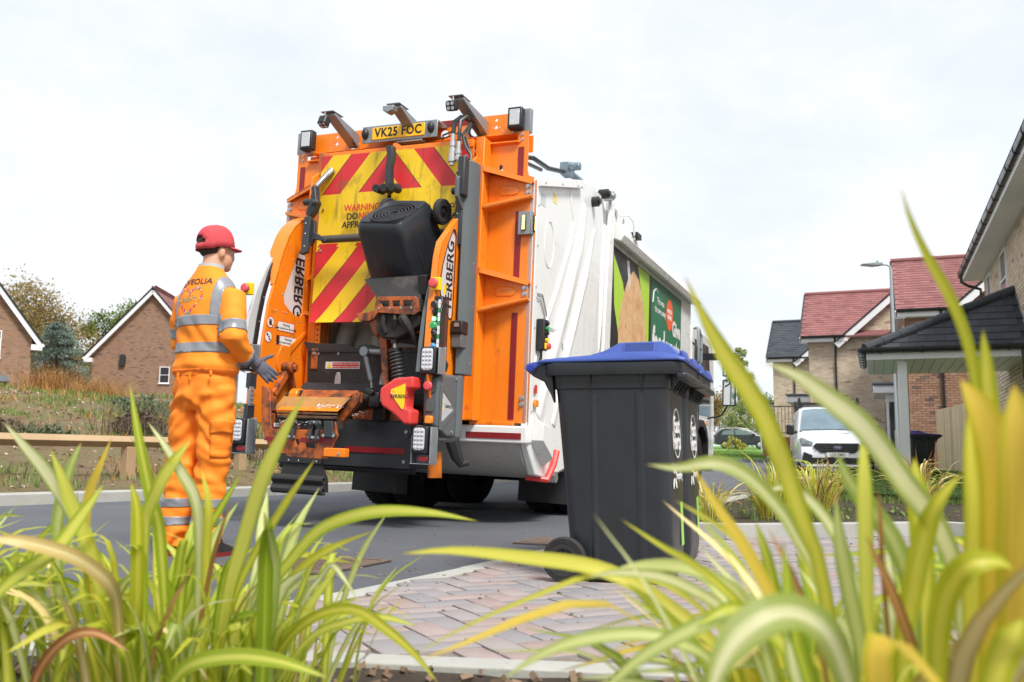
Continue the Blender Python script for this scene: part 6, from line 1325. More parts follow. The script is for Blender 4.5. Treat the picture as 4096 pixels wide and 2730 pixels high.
hipv = [Vector((PX0, PY0, ez+.05)).lerp(AP+Vector((0, 0, .05)), t/9) for t in range(10)]
for a, b in zip(hipv, hipv[1:]): MB().cyl(a, b.lerp(a, -.06), .095, 10, r2=.085).build('hip_tile', GTILE, por)
MB().prism([(PX0+.02, PY0+.02), (PX1, PY0+.02), (PX1, PY1-.02), (PX0+.02, PY1-.02)], 'z', ez-.16, ez-.02).build('soffit', UPVC, por, .004)
for k in range(14): MB().box((PX0+.15+k*.17, (PY0+PY1)/2, ez-.163), (.006, PY1-PY0-.06, .008)).build('soffit_groove', LEAD, por)
gutter(por, (PX0-.08, PY0-.06, ez), (PX1, PY0-.06, ez), 4); gutter(por, (PX0-.06, PY1, ez), (PX0-.06, PY0-.08, ez), 6)
for y in (PY0+.32, PY0+1.95): MB().box((PX0+.62, y, (ez-.16)/2+.3), (.16, .16, ez-.16-.6)).build('porch_post', UPVC, por, .01)
MB().box((PX0+.62, PY0+1.1, .3), (.36, 2.2, .62)).build('plinth', BUFF, por)
MB().tube([(PX1-.12, PY0-.06, ez-.05), (PX1-.12, PY0-.06, ez-.5), (PX1-.1, PY0+.02, ez-.6), (PX1-.1, PY0+.02, .1)], .036).build('downpipe', GUT, por)
MB().add([(.42, PY0+(PY1-PY0)*t/8*.5+d, ez+1.2*t/8+e) for t in range(9) for d, e in ((-.06, .02), (.02, .13))], [(2*i, 2*i+1, 2*i+3, 2*i+2) for i in range(8)]).build('lead_flashing', LEAD, por)

# ---- houses beyond the left bank
def gable_house(label, ox, oy, oz, rot, W, D_, ev, rise, brick, mort, tile, wins, group, zb=-1):
    h = thing('house', label, 'house', (ox, oy, oz), (0, 0, R(rot)), group)
    w_ = MB().prism([(0, zb), (W, zb), (W, ev), (W/2, ev+rise), (0, ev)], 'y', 0, D_).build('wall', mort, h)
    M1 = wallM((0, -.012), (1, 0)); bricks(w_, M1, W, lambda u: ev+rise*(1-abs(u-W/2)/(W/2))-.12, brick, mort, holes=wins, z0=0)
    for a, b, c, d in wins: window(w_, M1, a, b, c, d); MB().box(((a+b)/2, .004, d+.11), (b-a+.2, .012, .2)).build('lintel', brick, w_).matrix_local = M1
    sl = math.atan2(rise, W/2); ov = .45; fr = .35
    for s in (-1, 1):
        e = Vector((W/2+s*(W/2+ov), -fr, ev-ov*math.tan(sl)+.06)); t = Vector((W/2, -fr, ev+rise+.06)); bk = Vector((0, D_+2*fr, 0))
        r_ = MB().add([e, t, t+bk, e+bk]+[p-Vector((0, 0, .07)) for p in (e, t, t+bk, e+bk)], [(0,1,2,3), (4,7,6,5), (0,4,5,1), (0,3,7,4)]).build('roof', tile, h, smooth=False)
        V_ = (t-e); tiles(r_, e if s < 0 else e, (0, 1, 0), V_, D_+2*fr, V_.length, tile, tw=.3, tg=.28)
        MB().bar(e+Vector((0, -.015, -.20)), t+Vector((0, -.015, -.20)), .03, .26).build('barge_board', UPVC, h); MB().bar(e+Vector((0, -.03, .02)), t+Vector((0, -.03, .02)), .09, .09).build('verge_trim', GUT, h)
        MB().add([e+Vector((0, 0, -.30)), t+Vector((0, 0, -.30)), t+Vector((0, fr, -.30)), e+Vector((0, fr, -.30))], [(0, 1, 2, 3)]).build('soffit', UPVC, h)
        MB().box((e.x-s*.25, -fr/2, e.z-.22), (.5, fr, .28)).build('box_end', UPVC, h, .01)
    MB().cyl((W/2, -fr, ev+rise+.10), (W/2, D_+fr, ev+rise+.10), .11, 10).build('ridge_tiles', tile, h)
    return h, w_, M1
# left edge house (d = 45 m)
hE, wE, ME = gable_house('orange-brown brick house cut by the left edge, steep white-edged gable', -30.9, 40.5, 2.1, 34, 8.1, 8, 4.3, 5.4, BRNBR, MORTD, RTILE, [(5.9, 6.75, 2.95, 4.3)], 'houses beyond the left bank')
MB().prism([(-.1, 0), (.5, .0), (.55, .1), (-.1, .28)], 'x', 5.6, 7.2).build('door_canopy', LEAD, hE).matrix_local = Matrix.Translation((0, -.5, 1.75))
# gable house behind the worker (d = 60 m)
hF, wF, MF = gable_house('brown brick gable house with red roof behind the worker', -27.6, 59, 2.0, 4, 7.4, 9, 5.1, 4.15, BRNBR, MORTD, RTILE, [(4.35, 5.0, 3.0, 4.1), (5.75, 6.4, 1.2, 2.3)], 'houses beyond the left bank')
for u in (1.95, 6.6): MB().prism([(u-.2, 4.1), (u-.16, 4.75), (u-.05, 4.85), (u+.1, 4.85), (u+.2, 4.7), (u+.16, 4.1)], 'y', 0, .22).build('bat_box', P('bat_box_black', (.02, .02, .022), .6), wF).matrix_local = MF
MB().box((4.2, .03, 1.75), (.12, .06, .2)).build('gas_meter_vent', P('terracotta', lin((150, 60, 44)), .8), wF).matrix_local = MF
def garage(label, ox, oy, oz, rot, W, D_, ev, rise):
    g = thing('garage', label, 'garage', (ox, oy, oz), (0, 0, R(rot)), 'garages behind the bank')
    MB().box((W/2, D_/2, ev/2), (W, D_, ev)).build('wall', BRNBR, g)
    c = Vector((W/2, D_/2, ev+rise)); o = .3
    q = [Vector((-o, -o, ev)), Vector((W+o, -o, ev)), Vector((W+o, D_+o, ev)), Vector((-o, D_+o, ev))]; r1, r2 = Vector((W*.35, D_/2, ev+rise)), Vector((W*.65, D_/2, ev+rise))
    r_ = MB().add(q+[r1, r2], [(0, 1, 5, 4), (1, 2, 5), (2, 3, 4, 5), (3, 0, 4)]).build('roof', RTILE, g, smooth=False)
    V_ = Vector((0, D_/2+o, rise)); tiles(r_, q[0], (1, 0, 0), V_, W+2*o, V_.length, RTILE, tw=.33, tg=.3, inside=lambda u, v: W*.32*v/V_.length+.1 < u < W+2*o-W*.32*v/V_.length)
    MB().box((W/2, -o-.05, ev), (W+2*o, .1, .12)).build('fascia', GUT, g)
garage('low building with pink-red hipped roof beside the left-edge house', -31.2, 52, 2.3, 0, 4.4, 5, 1.5, 1.15); garage('low building with pink-red roof left of the brown gable house', -32.6, 67, 3.0, 0, 6.2, 5, 1.7, 1.4)

# ================================================================== TREES AND SHRUBS
def LEAFM(name, cols, tr=.35):
    m = PR(name, [(i/(len(cols)-1), lin(c)) for i, c in enumerate(cols)], .65, mott=(2, .4), bump=None)
    t = m.node_tree; b = t.nodes['Principled BSDF']; out = [n for n in t.nodes if n.type == 'OUTPUT_MATERIAL'][0]
    tl = t.nodes.new('ShaderNodeBsdfTranslucent'); mx_ = t.nodes.new('ShaderNodeMixShader'); mx_.inputs[0].default_value = tr
    t.links.new(b.inputs['Base Color'].links[0].from_socket, tl.inputs['Color']); t.links.new(b.outputs[0], mx_.inputs[1]); t.links.new(tl.outputs[0], mx_.inputs[2]); t.links.new(mx_.outputs[0], out.inputs['Surface']); return m
BARK = P('bark', lin((96, 82, 68)), .9, var=(6, .6, lin((70, 60, 50))), bump=(20, .8, .03))
def crown(mb, blobs, n, size, rr, clump=40, droop=0, narrow=1.0):
    cl = []
    for _ in range(clump):
        b = rr.choices(blobs, weights=[x[1][0]*x[1][2] for x in blobs])[0]; c, r = b
        while True:
            p = Vector((rr.uniform(-1, 1), rr.uniform(-1, 1), rr.uniform(-1, 1)))
            if .35 < p.length < 1: break
        cl.append((Vector(c)+Vector((p.x*r[0], p.y*r[1], p.z*r[2])), min(r)*rr.uniform(.18, .34)))
    for k in range(n):
        c, r = rr.choice(cl); p = c+Vector([max(-1.5, min(1.5, rr.gauss(0, q))) for q in (1, 1, .75)])*r
        a = Vector((rr.gauss(0, 1), rr.gauss(0, 1), rr.gauss(0, 1)-droop)).normalized(); b = a.orthogonal().normalized(); s = size*rr.uniform(.6, 1.4)
        b = (b*math.cos(k)+a.cross(b)*math.sin(k))
        mb.add([p-a*s, p+b*s*.5*narrow, p+a*s, p-b*s*.5*narrow], [(0, 1, 2, 3)])
    return cl
def tree(name, label, x, y, z, hgt, blobs, mat, n, size, seed, trunk=.16, clump=60, group='trees', droop=0, narrow=1, cat='tree'):
    rr = random.Random(seed); t = thing(name, label, cat, (x, y, z), group=group)
    tm = MB(); tm.tube([(0, 0, -.3), (.03*hgt*rr.uniform(-1, 1), 0, hgt*.3), (.04*hgt*rr.uniform(-1, 1), .02, hgt*.6), (0, 0, hgt*.9)], [trunk, trunk*.8, trunk*.5, trunk*.15], 8)
    mb = MB(); cl = crown(mb, blobs, n, size, rr, clump, droop, narrow)
    for c, r in cl[:22]: h0 = min(c.z*.75, hgt*.85)*rr.uniform(.6, 1); tm.tube([(0, 0, h0), (c.x*.5, c.y*.5, (h0+c.z)/2+.1), tuple(c)], [trunk*.35, trunk*.2, trunk*.06], 5)
    tm.build('trunk', BARK, t); mb.build('crown', mat, t, smooth=False); return t
LG = LEAFM('leaf_green', [(86, 110, 50), (112, 132, 64), (132, 148, 84)]); LT = LEAFM('leaf_tan', [(128, 118, 68), (156, 140, 86), (140, 112, 66)]); LC = LEAFM('needle_blue', [(74, 92, 82), (98, 116, 104), (122, 136, 120)], .15); LP = LEAFM('leaf_purple', [(70, 52, 60), (92, 68, 74), (78, 62, 62)]); LPO = LEAFM('leaf_poplar', [(132, 150, 96), (156, 170, 112), (176, 180, 120)]); LR = LEAFM('leaf_rust', [(150, 104, 60), (170, 122, 70), (132, 96, 60)]); LY = LEAFM('leaf_yellow', [(170, 164, 62), (196, 186, 84), (140, 148, 60)])
tree('tall_tree', 'tan autumn tree above the conifer beside the left-edge house', -38.6, 72, 2, 12.3, [((-1, 0, 9.0), (3.2, 3, 3.0)), ((2.0, 0, 6.6), (3.0, 3, 2.6))], LT, 15000, .12, 11, .25, 110, 'trees beyond the left bank')
# blue conifer: tiers of drooping sprays
rr = random.Random(4); ct = thing('conifer_tree', 'blue-grey conifer between the two left-hand houses', 'tree', (-32.0, 63, 1.8), group='trees beyond the left bank'); mb = MB(); tm = MB().cyl((0, 0, -.3), (0, 0, 7.0), .28, 8, r2=.03)
for k in range(210):
    t = rr.random()**.8; zc = .8+6.8*t; rad = 3.9*(1-t)**.7*rr.uniform(.55, 1.15)+.25; a = rr.uniform(0, 6.28); tip = Vector((math.cos(a)*rad, math.sin(a)*rad, zc-.25*rad*.3+rr.uniform(-.2, .2))); rt_ = Vector((0, 0, zc+.2))
    tm.tube([rt_, tip], [.03, .01], 4)
    for q in range(90):
        f = rr.uniform(.25, 1.03); p = rt_.lerp(tip, f)+Vector((rr.gauss(0, .16), rr.gauss(0, .16), rr.gauss(-.06, .10))); d = ((tip-rt_).normalized()+Vector((rr.gauss(0, .5), rr.gauss(0, .5), rr.gauss(-.3, .3)))).normalized(); b = d.orthogonal().normalized()*.028
        s = rr.uniform(.12, .24); mb.add([p-b, p+d*s, p+b], [(0, 1, 2)])
tm.build('trunk', BARK, ct); mb.build('crown', LC, ct, smooth=False)
tree('tall_tree', 'green tree rising behind the left roof slope of the brown gable house', -35.0, 78, 2, 10.5, [((0, 0, 7.6), (2.2, 2, 3.0)), ((2.8, 0, 9.0), (2.2, 2, 2.6)), ((-2, 0, 4.6), (2, 2, 2.4)), ((5.5, 0, 10.0), (1.6, 1.5, 2))], LG, 20000, .12, 21, .25, 130, 'trees beyond the left bank')
tree('purple_shrub', 'dark purple-leaved shrub below the blue conifer', -28.9, 54, 2, 3.2, [((0, 0, 1.9), (2.2, 1.2, 1.2)), ((2.5, 0, 1.4), (1.5, 1.0, 1.0))], LP, 6000, .09, 31, .07, 50, 'shrubs beyond the left bank', cat='shrub')
tree('poplar_tree', 'slender pale green poplar beyond the truck mirrors', 21.9, 86, 1.6, 9.4, [((0, 0, 2.6), (1.5, 1.5, 2.2)), ((0, 0, 5.4), (1.15, 1.1, 2.4)), ((0, 0, 8.0), (.6, .6, 1.7))], LPO, 11000, .10, 41, .12, 70, 'trees at the end of the street', droop=-.6)
tree('roadside_tree', 'dull green tree between truck cab and poplar', 20.3, 92, 1.6, 5.5, [((0, 0, 3.6), (2.1, 2, 2.0)), ((-1.6, 0, 2.5), (1.4, 1.2, 1.4))], LT, 6000, .12, 51, .12, 45, 'trees at the end of the street')
tree('roadside_tree', 'rust-coloured tree at the right of the poplar', 24.6, 84, 1.6, 3.6, [((0, 0, 2.2), (1.5, 1.2, 1.4)), ((1.5, 0, 2.0), (1.2, 1, 1.2))], LR, 4500, .11, 61, .1, 35, 'trees at the end of the street')
tree('roadside_tree', 'green tree behind the rust-coloured tree', 27.0, 96, 1.6, 5.5, [((0, 0, 3.7), (2.0, 1.5, 2.0))], LG, 4500, .13, 71, .12, 35, 'trees at the end of the street')
tree('yellow_shrub', 'small yellow-green bush on the grass in front of the dark car', 15.2, 62, 1.1, .9, [((0, 0, .45), (.75, .5, .42)), ((.5, 0, .35), (.5, .4, .35))], LY, 900, .07, 81, .02, 24, cat='shrub', group=None)

# ================================================================== TIMBER KNEE RAIL
WOOD = P('sawn_timber', lin((176, 150, 116)), .8, var=(1.2, .5, lin((150, 124, 92))), streak=None, grime=(5, .62, lin((120, 96, 70)), .6), bump=(30, .3, .006))
kr = thing('knee_rail_fence', 'low timber knee rail fence running along the rough bank', 'fence')
fa, fb = Vector((-7.55, 6.65)), Vector((-1.05, 17.55)); nseg = 7
for k in range(nseg+1):
    p = fa.lerp(fb, k/nseg); zg = gz(p.x, p.y); MB().box((p.x, p.y, .24), (.13, .13, .74), Matrix.Rotation(R(-31), 3, 'Z')).build('post', WOOD, kr, .006)
    if k < nseg:
        q = fa.lerp(fb, (k+1)/nseg); d = (q-p).normalized()
        r1 = MB(); L_ = (q-p).length; s = .072; r1.prism([(0, s), (s*1.15, 0), (0, -s), (-s*1.15, 0)], 'y', -L_/2+.003, L_/2-.003); o = r1.build('rail', WOOD, kr, .006); m = (p+q)/2
        o.matrix_local = Matrix.Translation((m.x, m.y, .675+random.uniform(-.008, .008))) @ Matrix.Rotation(math.atan2(d.y, d.x)-math.pi/2, 4, 'Z')

# ================================================================== BANK VEGETATION (rough ground cover)
GRS = LEAFM('grass_blades', [(88, 116, 52), (116, 138, 70), (146, 152, 92)], .3); DRY = LEAFM('dry_stems', [(150, 110, 60), (186, 142, 84), (168, 126, 76)], .2); WEED = LEAFM('weed_grey', [(100, 112, 84), (122, 132, 104), (96, 92, 70)], .2); DEAD = LEAFM('dead_weed', [(80, 66, 54), (104, 88, 72), (92, 84, 66)], .1)
def blades(mb, p, n, h, spread, rr, w_=.004, lean=.5):
    for _ in range(n):
        b = Vector((p[0]+rr.gauss(0, spread), p[1]+rr.gauss(0, spread), p[2])); a = rr.uniform(0, 6.28); d = Vector((math.cos(a), math.sin(a), 0)); s = Vector((-d.y, d.x, 0))*w_*rr.uniform(.7, 1.5); hh_ = h*rr.uniform(.5, 1.3); l = lean*rr.uniform(.1, 1)*hh_
        mb.add([b-s, b+s, b+d*l*.4+Vector((0, 0, hh_*.65))+s*.6, b+d*l*.4+Vector((0, 0, hh_*.65))-s*.6, b+d*l+Vector((0, 0, hh_))], [(0, 1, 2, 3), (3, 2, 4)])
rr = random.Random(8); mb = MB()
for k in range(9000):
    y = rr.uniform(8, 30)**1.0; x = rr.uniform(-20, 3); s = side_s(x, y)
    if not (.16 < s < 17): continue
    dens = fbm(x, y, .35, 9)+.25*(s < 2.2)
    if dens < rr.uniform(-.12, .32): continue
    blades(mb, (x, y, gz(x, y)-.01), 11, .06+.0035*y, .12, rr, w_=.003+.0003*y, lean=1.1)
o = mb.build('bank_grass', GRS, smooth=False); tag(o, 'tufts of rough green grass growing on the soil bank', 'grass', kind='stuff')
mb = MB(); rr = random.Random(9)
for k in range(1500):
    y = rr.uniform(8, 28); x = rr.uniform(-18, 2); s = side_s(x, y)
    if not (.2 < s < 16): continue
    r_ = rr.uniform(.004, .016)+.0007*y; mb.box((x, y, gz(x, y)+r_*.2), (r_*2, r_*1.5, r_), Euler((rr.random(), rr.random(), rr.random()*3)).to_matrix())
tag(mb.build('bank_stones', P('flint_stones', lin((170, 156, 134)), .85, rnd=.3), smooth=False), 'pale flint stones scattered over the soil bank', 'stones', kind='stuff')
mb = MB(); rr = random.Random(10)
for k in range(6500):
    y = rr.uniform(8, 28); x = rr.uniform(-18, 2); s = side_s(x, y)
    if not (.2 < s < 16.5) or fbm(x, y, .35, 9) > rr.uniform(-.2, .3): continue
    r_ = (rr.uniform(.006, .03)+.001*y)*(1.6 if rr.random() < .1 else 1); q = Euler((rr.random()*3, rr.random()*3, rr.random()*3)).to_matrix(); c = Vector((x, y, gz(x, y)+r_*.1))
    mb.add([c+q @ Vector(v)*r_*rr.uniform(.7, 1.2) for v in ((1, 0, 0), (-.5, .9, 0), (-.5, -.9, 0), (0, 0, .9), (0, .1, -.8))], [(0, 1, 3), (1, 2, 3), (2, 0, 3), (1, 0, 4), (2, 1, 4), (0, 2, 4)])
tag(mb.build('bank_clods', P('soil_clods', lin((126, 100, 74)), .95, rnd=.4, hsv=.01), smooth=False), 'brown soil clods and crumbs over the bank', 'soil', kind='stuff')
mb = MB(); rr = random.Random(12)
for k in range(2600):
    y = rr.uniform(8, 28); x = rr.uniform(-19, 2); s = side_s(x, y)
    if not (.2 < s < 16.5) or fbm(x, y, .5, 22) < rr.uniform(-.1, .4): continue
    blades(mb, (x, y, gz(x, y)-.01), 9, .09+.004*y, .12, rr, w_=.003+.0003*y, lean=1.3)
tag(mb.build('bank_dry_grass', DRY, smooth=False), 'dry straw-coloured grass on the soil bank', 'grass', kind='stuff')
def bush(name, label, px, py, n, h, spread, mat, seed, lean=.6, cat='shrub', w_=.006, twig=True, leaves=0):
    rr = random.Random(seed); z = gz(px, py); t = thing(name, label, cat, (px, py, z-.02), group='weeds and bushes on the bank')
    mb = MB(); blades(mb, (0, 0, 0), n, h, spread, rr, w_, lean); 
    if leaves: crown(mb, [((0, 0, h*.5), (spread*1.6, spread*1.4, h*.45))], leaves, .045, rr, 30)
    mb.build('stems', mat, t, smooth=False)
bush('dry_bush', 'large golden dry bush on the bank below the blue conifer', -13.6, 26.5, 800, .78, .42, DRY, 1, 2.0, w_=.005)
bush('dry_bush', 'smaller golden dry bush on the bank below the brown gable house', -11.7, 25.6, 550, .50, .42, DRY, 2, 2.0, w_=.005)
bush('weed_clump', 'grey-brown dead weeds in the middle of the bank', -6.6, 16.2, 320, .50, .35, DEAD, 3, .9, leaves=700)
bush('weed_clump', 'grey-green leafy weeds left of the worker on the bank', -4.95, 14.2, 260, .50, .28, WEED, 4, .8, leaves=900)
bush('weed_clump', 'tall brown dead stems beside the worker on the bank', -4.5, 14.8, 180, .62, .30, DEAD, 5, .5, leaves=500)
bush('weed_clump', 'low grey-green weed patch at the left of the bank', -6.9, 13.2, 200, .22, .30, WEED, 6, 1.2, leaves=600)
bush('weed_clump', 'small brown weeds near the left frame edge on the bank', -7.4, 12.9, 160, .28, .25, DEAD, 7, 1.0, leaves=250)
bush('weed_clump', 'green-grey weeds on the bank crest right of the dry bushes', -8.6, 21.0, 300, .42, .45, WEED, 12, 1.0, leaves=700)
# lawn and verge grass
mb = MB(); rr = random.Random(14)
for k in range(5200):
    u, v = rr.random(), rr.random(); a = Vector((2.75, 10.4)).lerp(Vector((9.0, 23.4)), u); b = Vector((5.2, 9.2)).lerp(Vector((13.0, 23)), u); p = a.lerp(b, v**1.5); blades(mb, (p.x, p.y, gz(p.x, p.y)+.10), 4, .035+.0015*p.y, .05, rr, .003+.0003*p.y)
for k in range(260):
    p = Vector((1.3, 6.75)).lerp(Vector((3.3, 11.5)), rr.random())+Vector((rr.uniform(0, 1.2), 0)); blades(mb, (p.x, p.y, gz(p.x, p.y)+.09), 4, .07, .05, rr, .003)
tag(mb.build('verge_grass', LEAFM('verge_blades', [(82, 104, 50), (100, 122, 62), (124, 138, 80)], .3), smooth=False), 'short green grass on the verge in front of the van', 'grass', kind='stuff')
mb = MB()
for k in range(3500):
    x = rr.uniform(8.5, 16); y = rr.uniform(39.2, 60); blades(mb, (x, y, gz(x, y)+.02), 3, .05, .15, rr, .02)
tag(mb.build('bank_lawn_grass', LEAFM('lawn_blades', [(90, 120, 50), (106, 134, 60), (118, 144, 70)], .3), smooth=False), 'mown green grass on the far bank by the dark car', 'grass', kind='stuff')

# ================================================================== VAN (local: x across, -y front, origin under the front bumper)
VW = P('van_white', (.74, .76, .78), .25, coat=.6, spec=.5); SCREEN = P('windscreen', lin((120, 140, 150)), .06, var=(1.2, .8, lin((80, 100, 112))), coat=.6); VBLK = P('van_black_trim', (.015, .015, .017), .5)
van = thing('white_van', 'white panel van with roof bars parked facing the camera', 'van', (8.15, 22.6, gz(8.1, 23)), (0, 0, R(-14)))
mb = MB(); hs = .90
secs = [(-.02, .30, .62, .72), (.03, .22, .78, .86), (.25, .20, .98, .90), (.75, .20, 1.10, .91), (1.0, .20, 1.14, .91), (1.62, .20, 1.72, .90), (1.9, .20, 1.80, .90), (4.3, .20, 1.80, .89), (4.4, .3, 1.7, .86)]
def vring(y, z0, z1, w_):
    zm = min(1.06, z1-.05); tw = w_*(.86 if z1 > 1.3 else .95)
    return [(-w_*.92, y, z0), (-w_, y, z0+.15), (-w_, y, zm), (-tw, y, z1-.06), (-tw*.86, y, z1), (0, y, z1+.02), (tw*.86, y, z1), (tw, y, z1-.06), (w_, y, zm), (w_, y, z0+.15), (w_*.92, y, z0)]
mb.loft([vring(*s) for s in secs]); body = mb.build('body', VW, van, .015, ang=40)
MB().add([(-.80, .955, 1.165), (0, .94, 1.18), (.80, .955, 1.165), (.70, 1.545, 1.715), (.4, 1.56, 1.745), (-.4, 1.56, 1.745), (-.70, 1.545, 1.715)], [(0, 1, 5, 6), (1, 2, 3, 4), (1, 4, 5)]).build('windscreen', SCREEN, van); MB().prism([(-.83, 1.10), (.83, 1.10), (.80, 1.135), (-.80, 1.135)], 'y', .93, .975).build('scuttle', VBLK, van)
g = MB().prism([(-.50, .80), (-.58, .72), (-.40, .56), (.40, .56), (.58, .72), (.50, .80)], 'y', -.045, .05).build('grille', VBLK, van, .01)
for z in (.60, .645, .69, .735, .78): MB().box((0, -.05, z), (.86+(.2 if z > .62 else 0), .012, .014)).build('grille_bar', P('dark_chrome', (.12, .12, .13), .3, metal=.6), g)
MB().prism(circ(0, .69, .10, 20, .042), 'y', -.07, -.05).build('badge', P('badge_silver', (.6, .62, .66), .2, metal=.7), g); MB().prism(circ(0, .69, .088, 20, .034), 'y', -.073, -.069).build('badge_face', P('badge_blue', lin((30, 50, 110)), .3), g)
text('Ford', .055, VIN, g, frame((0, -.0735, .69), (1, 0, 0), NR), depth=.0005, shear=.3)
for s in (-1, 1):
    hl = MB().prism([(s*.60, .72), (s*.56, .82), (s*.85, .95), (s*.90, .90), (s*.86, .76)], 'y', -.01, .14).build('headlight', P('headlight_glass', lin((150, 160, 168)), .1, var=(6, .8, lin((90, 98, 104))), coat=.6), van, .015)
    mr = MB().box((s*1.06, .95, 1.16), (.20, .16, .26)).box((s*.95, .98, 1.10), (.16, .06, .08)).build('door_mirror', VBLK, van, .03)
    MB().lathe([(.20, -.1), (.31, -.11), (.325, 0), (.31, .11), (.20, .1), (.20, -.1)], 'x', (s*.80, .72, .325), 24, caps=False).build('wheel', TYRE, van); MB().lathe([(.20, -.07), (.19, .07)], 'x', (s*.80, .72, .325), 20).build('hub', HUB, van); MB().lathe([(.20, -.1), (.31, -.11), (.325, 0), (.31, .11), (.20, .1), (.20, -.1)], 'x', (s*.80, 3.6, .325), 24, caps=False).build('wheel', TYRE, van)
    MB().prism([(s*.62, .30), (s*.60, .50), (s*.80, .58), (s*.86, .30)], 'y', -.045, .05).build('fog_lamp_recess', VBLK, van, .01)
MB().prism([(-.75, .28), (-.60, .44), (.60, .44), (.75, .28)], 'y', -.035, .06).build('lower_intake', VBLK, van, .01); MB().box((0, -.03, .24), (1.5, .1, .05)).build('bumper_lip', VW, van, .01)
vp = MB().box((0, -.052, .51), (.52, .012, .11)).build('number_plate', VIN, van, .003); text('LJ25 XMG', .10, INK, vp, frame((0, -.0585, .51), (1, 0, 0), NR), bold=.002, depth=.0005, sx=.86)
text('wheeler', .17, P('navy_vinyl', lin((60, 84, 130)), .4), body, frame((.08, .50, 1.055), (1, 0, 0), (0, -.35, .94)), bold=.003, depth=.003)
for y in (2.0, 3.6):
    rk = MB().box((0, y, 1.90), (1.5, .07, .07)).build('roof_bar', VBLK, van, .01)
    for s in (-1, 1): MB().prism([(s*.62, 1.80), (s*.70, 1.93), (s*.72, 2.06), (s*.78, 2.06), (s*.80, 1.9), (s*.72, 1.78)], 'y', y-.05, y+.05).build('bar_end', VBLK, rk, .01)
MB().box((0, 1.2, 1.60), (.02, .02, .02)).v

# ================================================================== DARK CAR ON THE FAR BANK (side view, local x along the car)
car = thing('parked_car', 'dark grey hatchback car parked above the far grass bank', 'car', (17.9, 70.5, 1.29), (0, 0, R(-6)))
CARP = P('car_dark_paint', lin((46, 50, 56)), .25, coat=.8); CGL = P('car_glass', lin((110, 124, 128)), .08, coat=.5)
prof = [(-2.12, .45), (-2.10, .85), (-2.02, 1.0), (-1.72, 1.36), (-1.35, 1.52), (-.4, 1.56), (.35, 1.48), (1.05, 1.08), (1.9, .95), (2.12, .75), (2.14, .42), (1.72, .30), (-1.8, .30)]
cb = MB()
for s0, s1, sc in ((0, 0, 0),): pass
cb.loft([[(x, y, .30+(z-.30)*(1 if z < 1.05 else 1)) for x, z in prof] for y in (-.82, .82)]); cbo = cb.build('body', CARP, car, .05, seg=3, ang=40)
wn_ = [(-1.62, 1.06), (-1.42, 1.36), (-1.1, 1.45), (-.35, 1.48), (.3, 1.41), (.85, 1.08)]
for a, b in (((-1.55, 1.06), None),):
    MB().prism([(-1.58, 1.06), (-1.38, 1.36), (-.62, 1.45), (-.58, 1.06)], 'y', -.832, -.80).build('rear_window', CGL, cbo, .01); MB().prism([(-.50, 1.06), (-.54, 1.45), (.22, 1.42), (.82, 1.08)], 'y', -.832, -.80).build('front_window', CGL, cbo, .01)
MB().tube([(-2.0, -.80, 1.08), (-1.62, -.79, 1.46), (-1.2, -.78, 1.56), (-.2, -.78, 1.60), (.45, -.79, 1.50), (1.05, -.81, 1.12)], .03, 6).build('chrome_trim', P('silver_trim', (.35, .36, .38), .3, metal=.7), cbo)
for x in (-1.32, 1.32): w_ = MB().lathe([(.2, -.1), (.32, -.11), (.335, 0), (.32, .11), (.2, .1), (.2, -.1)], 'y', (x, -.76, .335), 22, caps=False).build('wheel', TYRE, car); rim = MB().lathe([(.22, -.04), (.06, -.1), (.0001, -.1)], 'y', (x, -.76, .335), 16).build('rim', P('alloy', (.55, .56, .58), .3, metal=.5), w_)
MB().box((.86, -.93, 1.12), (.2, .16, .13)).build('door_mirror', CARP, car, .03); MB().box((-2.06, -.6, .92), (.1, .3, .16)).build('tail_light', REDT, car); MB().box((0, -.835, .42), (2.0, .02, .12)).build('sill_trim', VBLK, car)

# ================================================================== STREET FURNITURE
lp_ = thing('street_lamp', 'tall galvanised street lamp in front of the red-brick house', 'street lamp', (10.95, 25.6, gz(11, 25.6)))
LGV = P('lamp_galv', lin((170, 178, 182)), .45, metal=.3)
MB().cyl((0, 0, -.2), (0, 0, 1.2), .075, 14).cyl((0, 0, 1.2), (0, 0, 5.85), .05, 14, r2=.04).build('post', LGV, lp_); MB().tube([(0, 0, 5.8), (-.02, 0, 5.93), (-.12, 0, 5.98), (-.3, 0, 5.98)], .03).build('bracket', LGV, lp_)
MB().prism([(-.86, 5.96), (-.84, 5.99), (-.5, 6.04), (-.26, 6.03), (-.25, 5.96), (-.45, 5.93)], 'y', -.11, .11).build('lantern', GALV, lp_, .015); MB().cyl((-.38, 0, 6.03), (-.38, 0, 6.10), .03, 10).build('photocell', GRN, lp_)
MB().prism([(-.84, 5.955), (-.46, 5.925), (-.5, 5.92), (-.82, 5.945)], 'y', -.09, .09).build('lens', LENS, lp_)
lp2 = thing('street_lamp', 'small distant grey lamp column beyond the brick wall', 'street lamp', (16.6, 60, 1.1)); MB().cyl((0, 0, 0), (0, 0, 2.55), .05, 10).build('post', LGV, lp2); MB().box((-.25, 0, 2.55), (.6, .14, .08)).build('lantern', LGV, lp2)
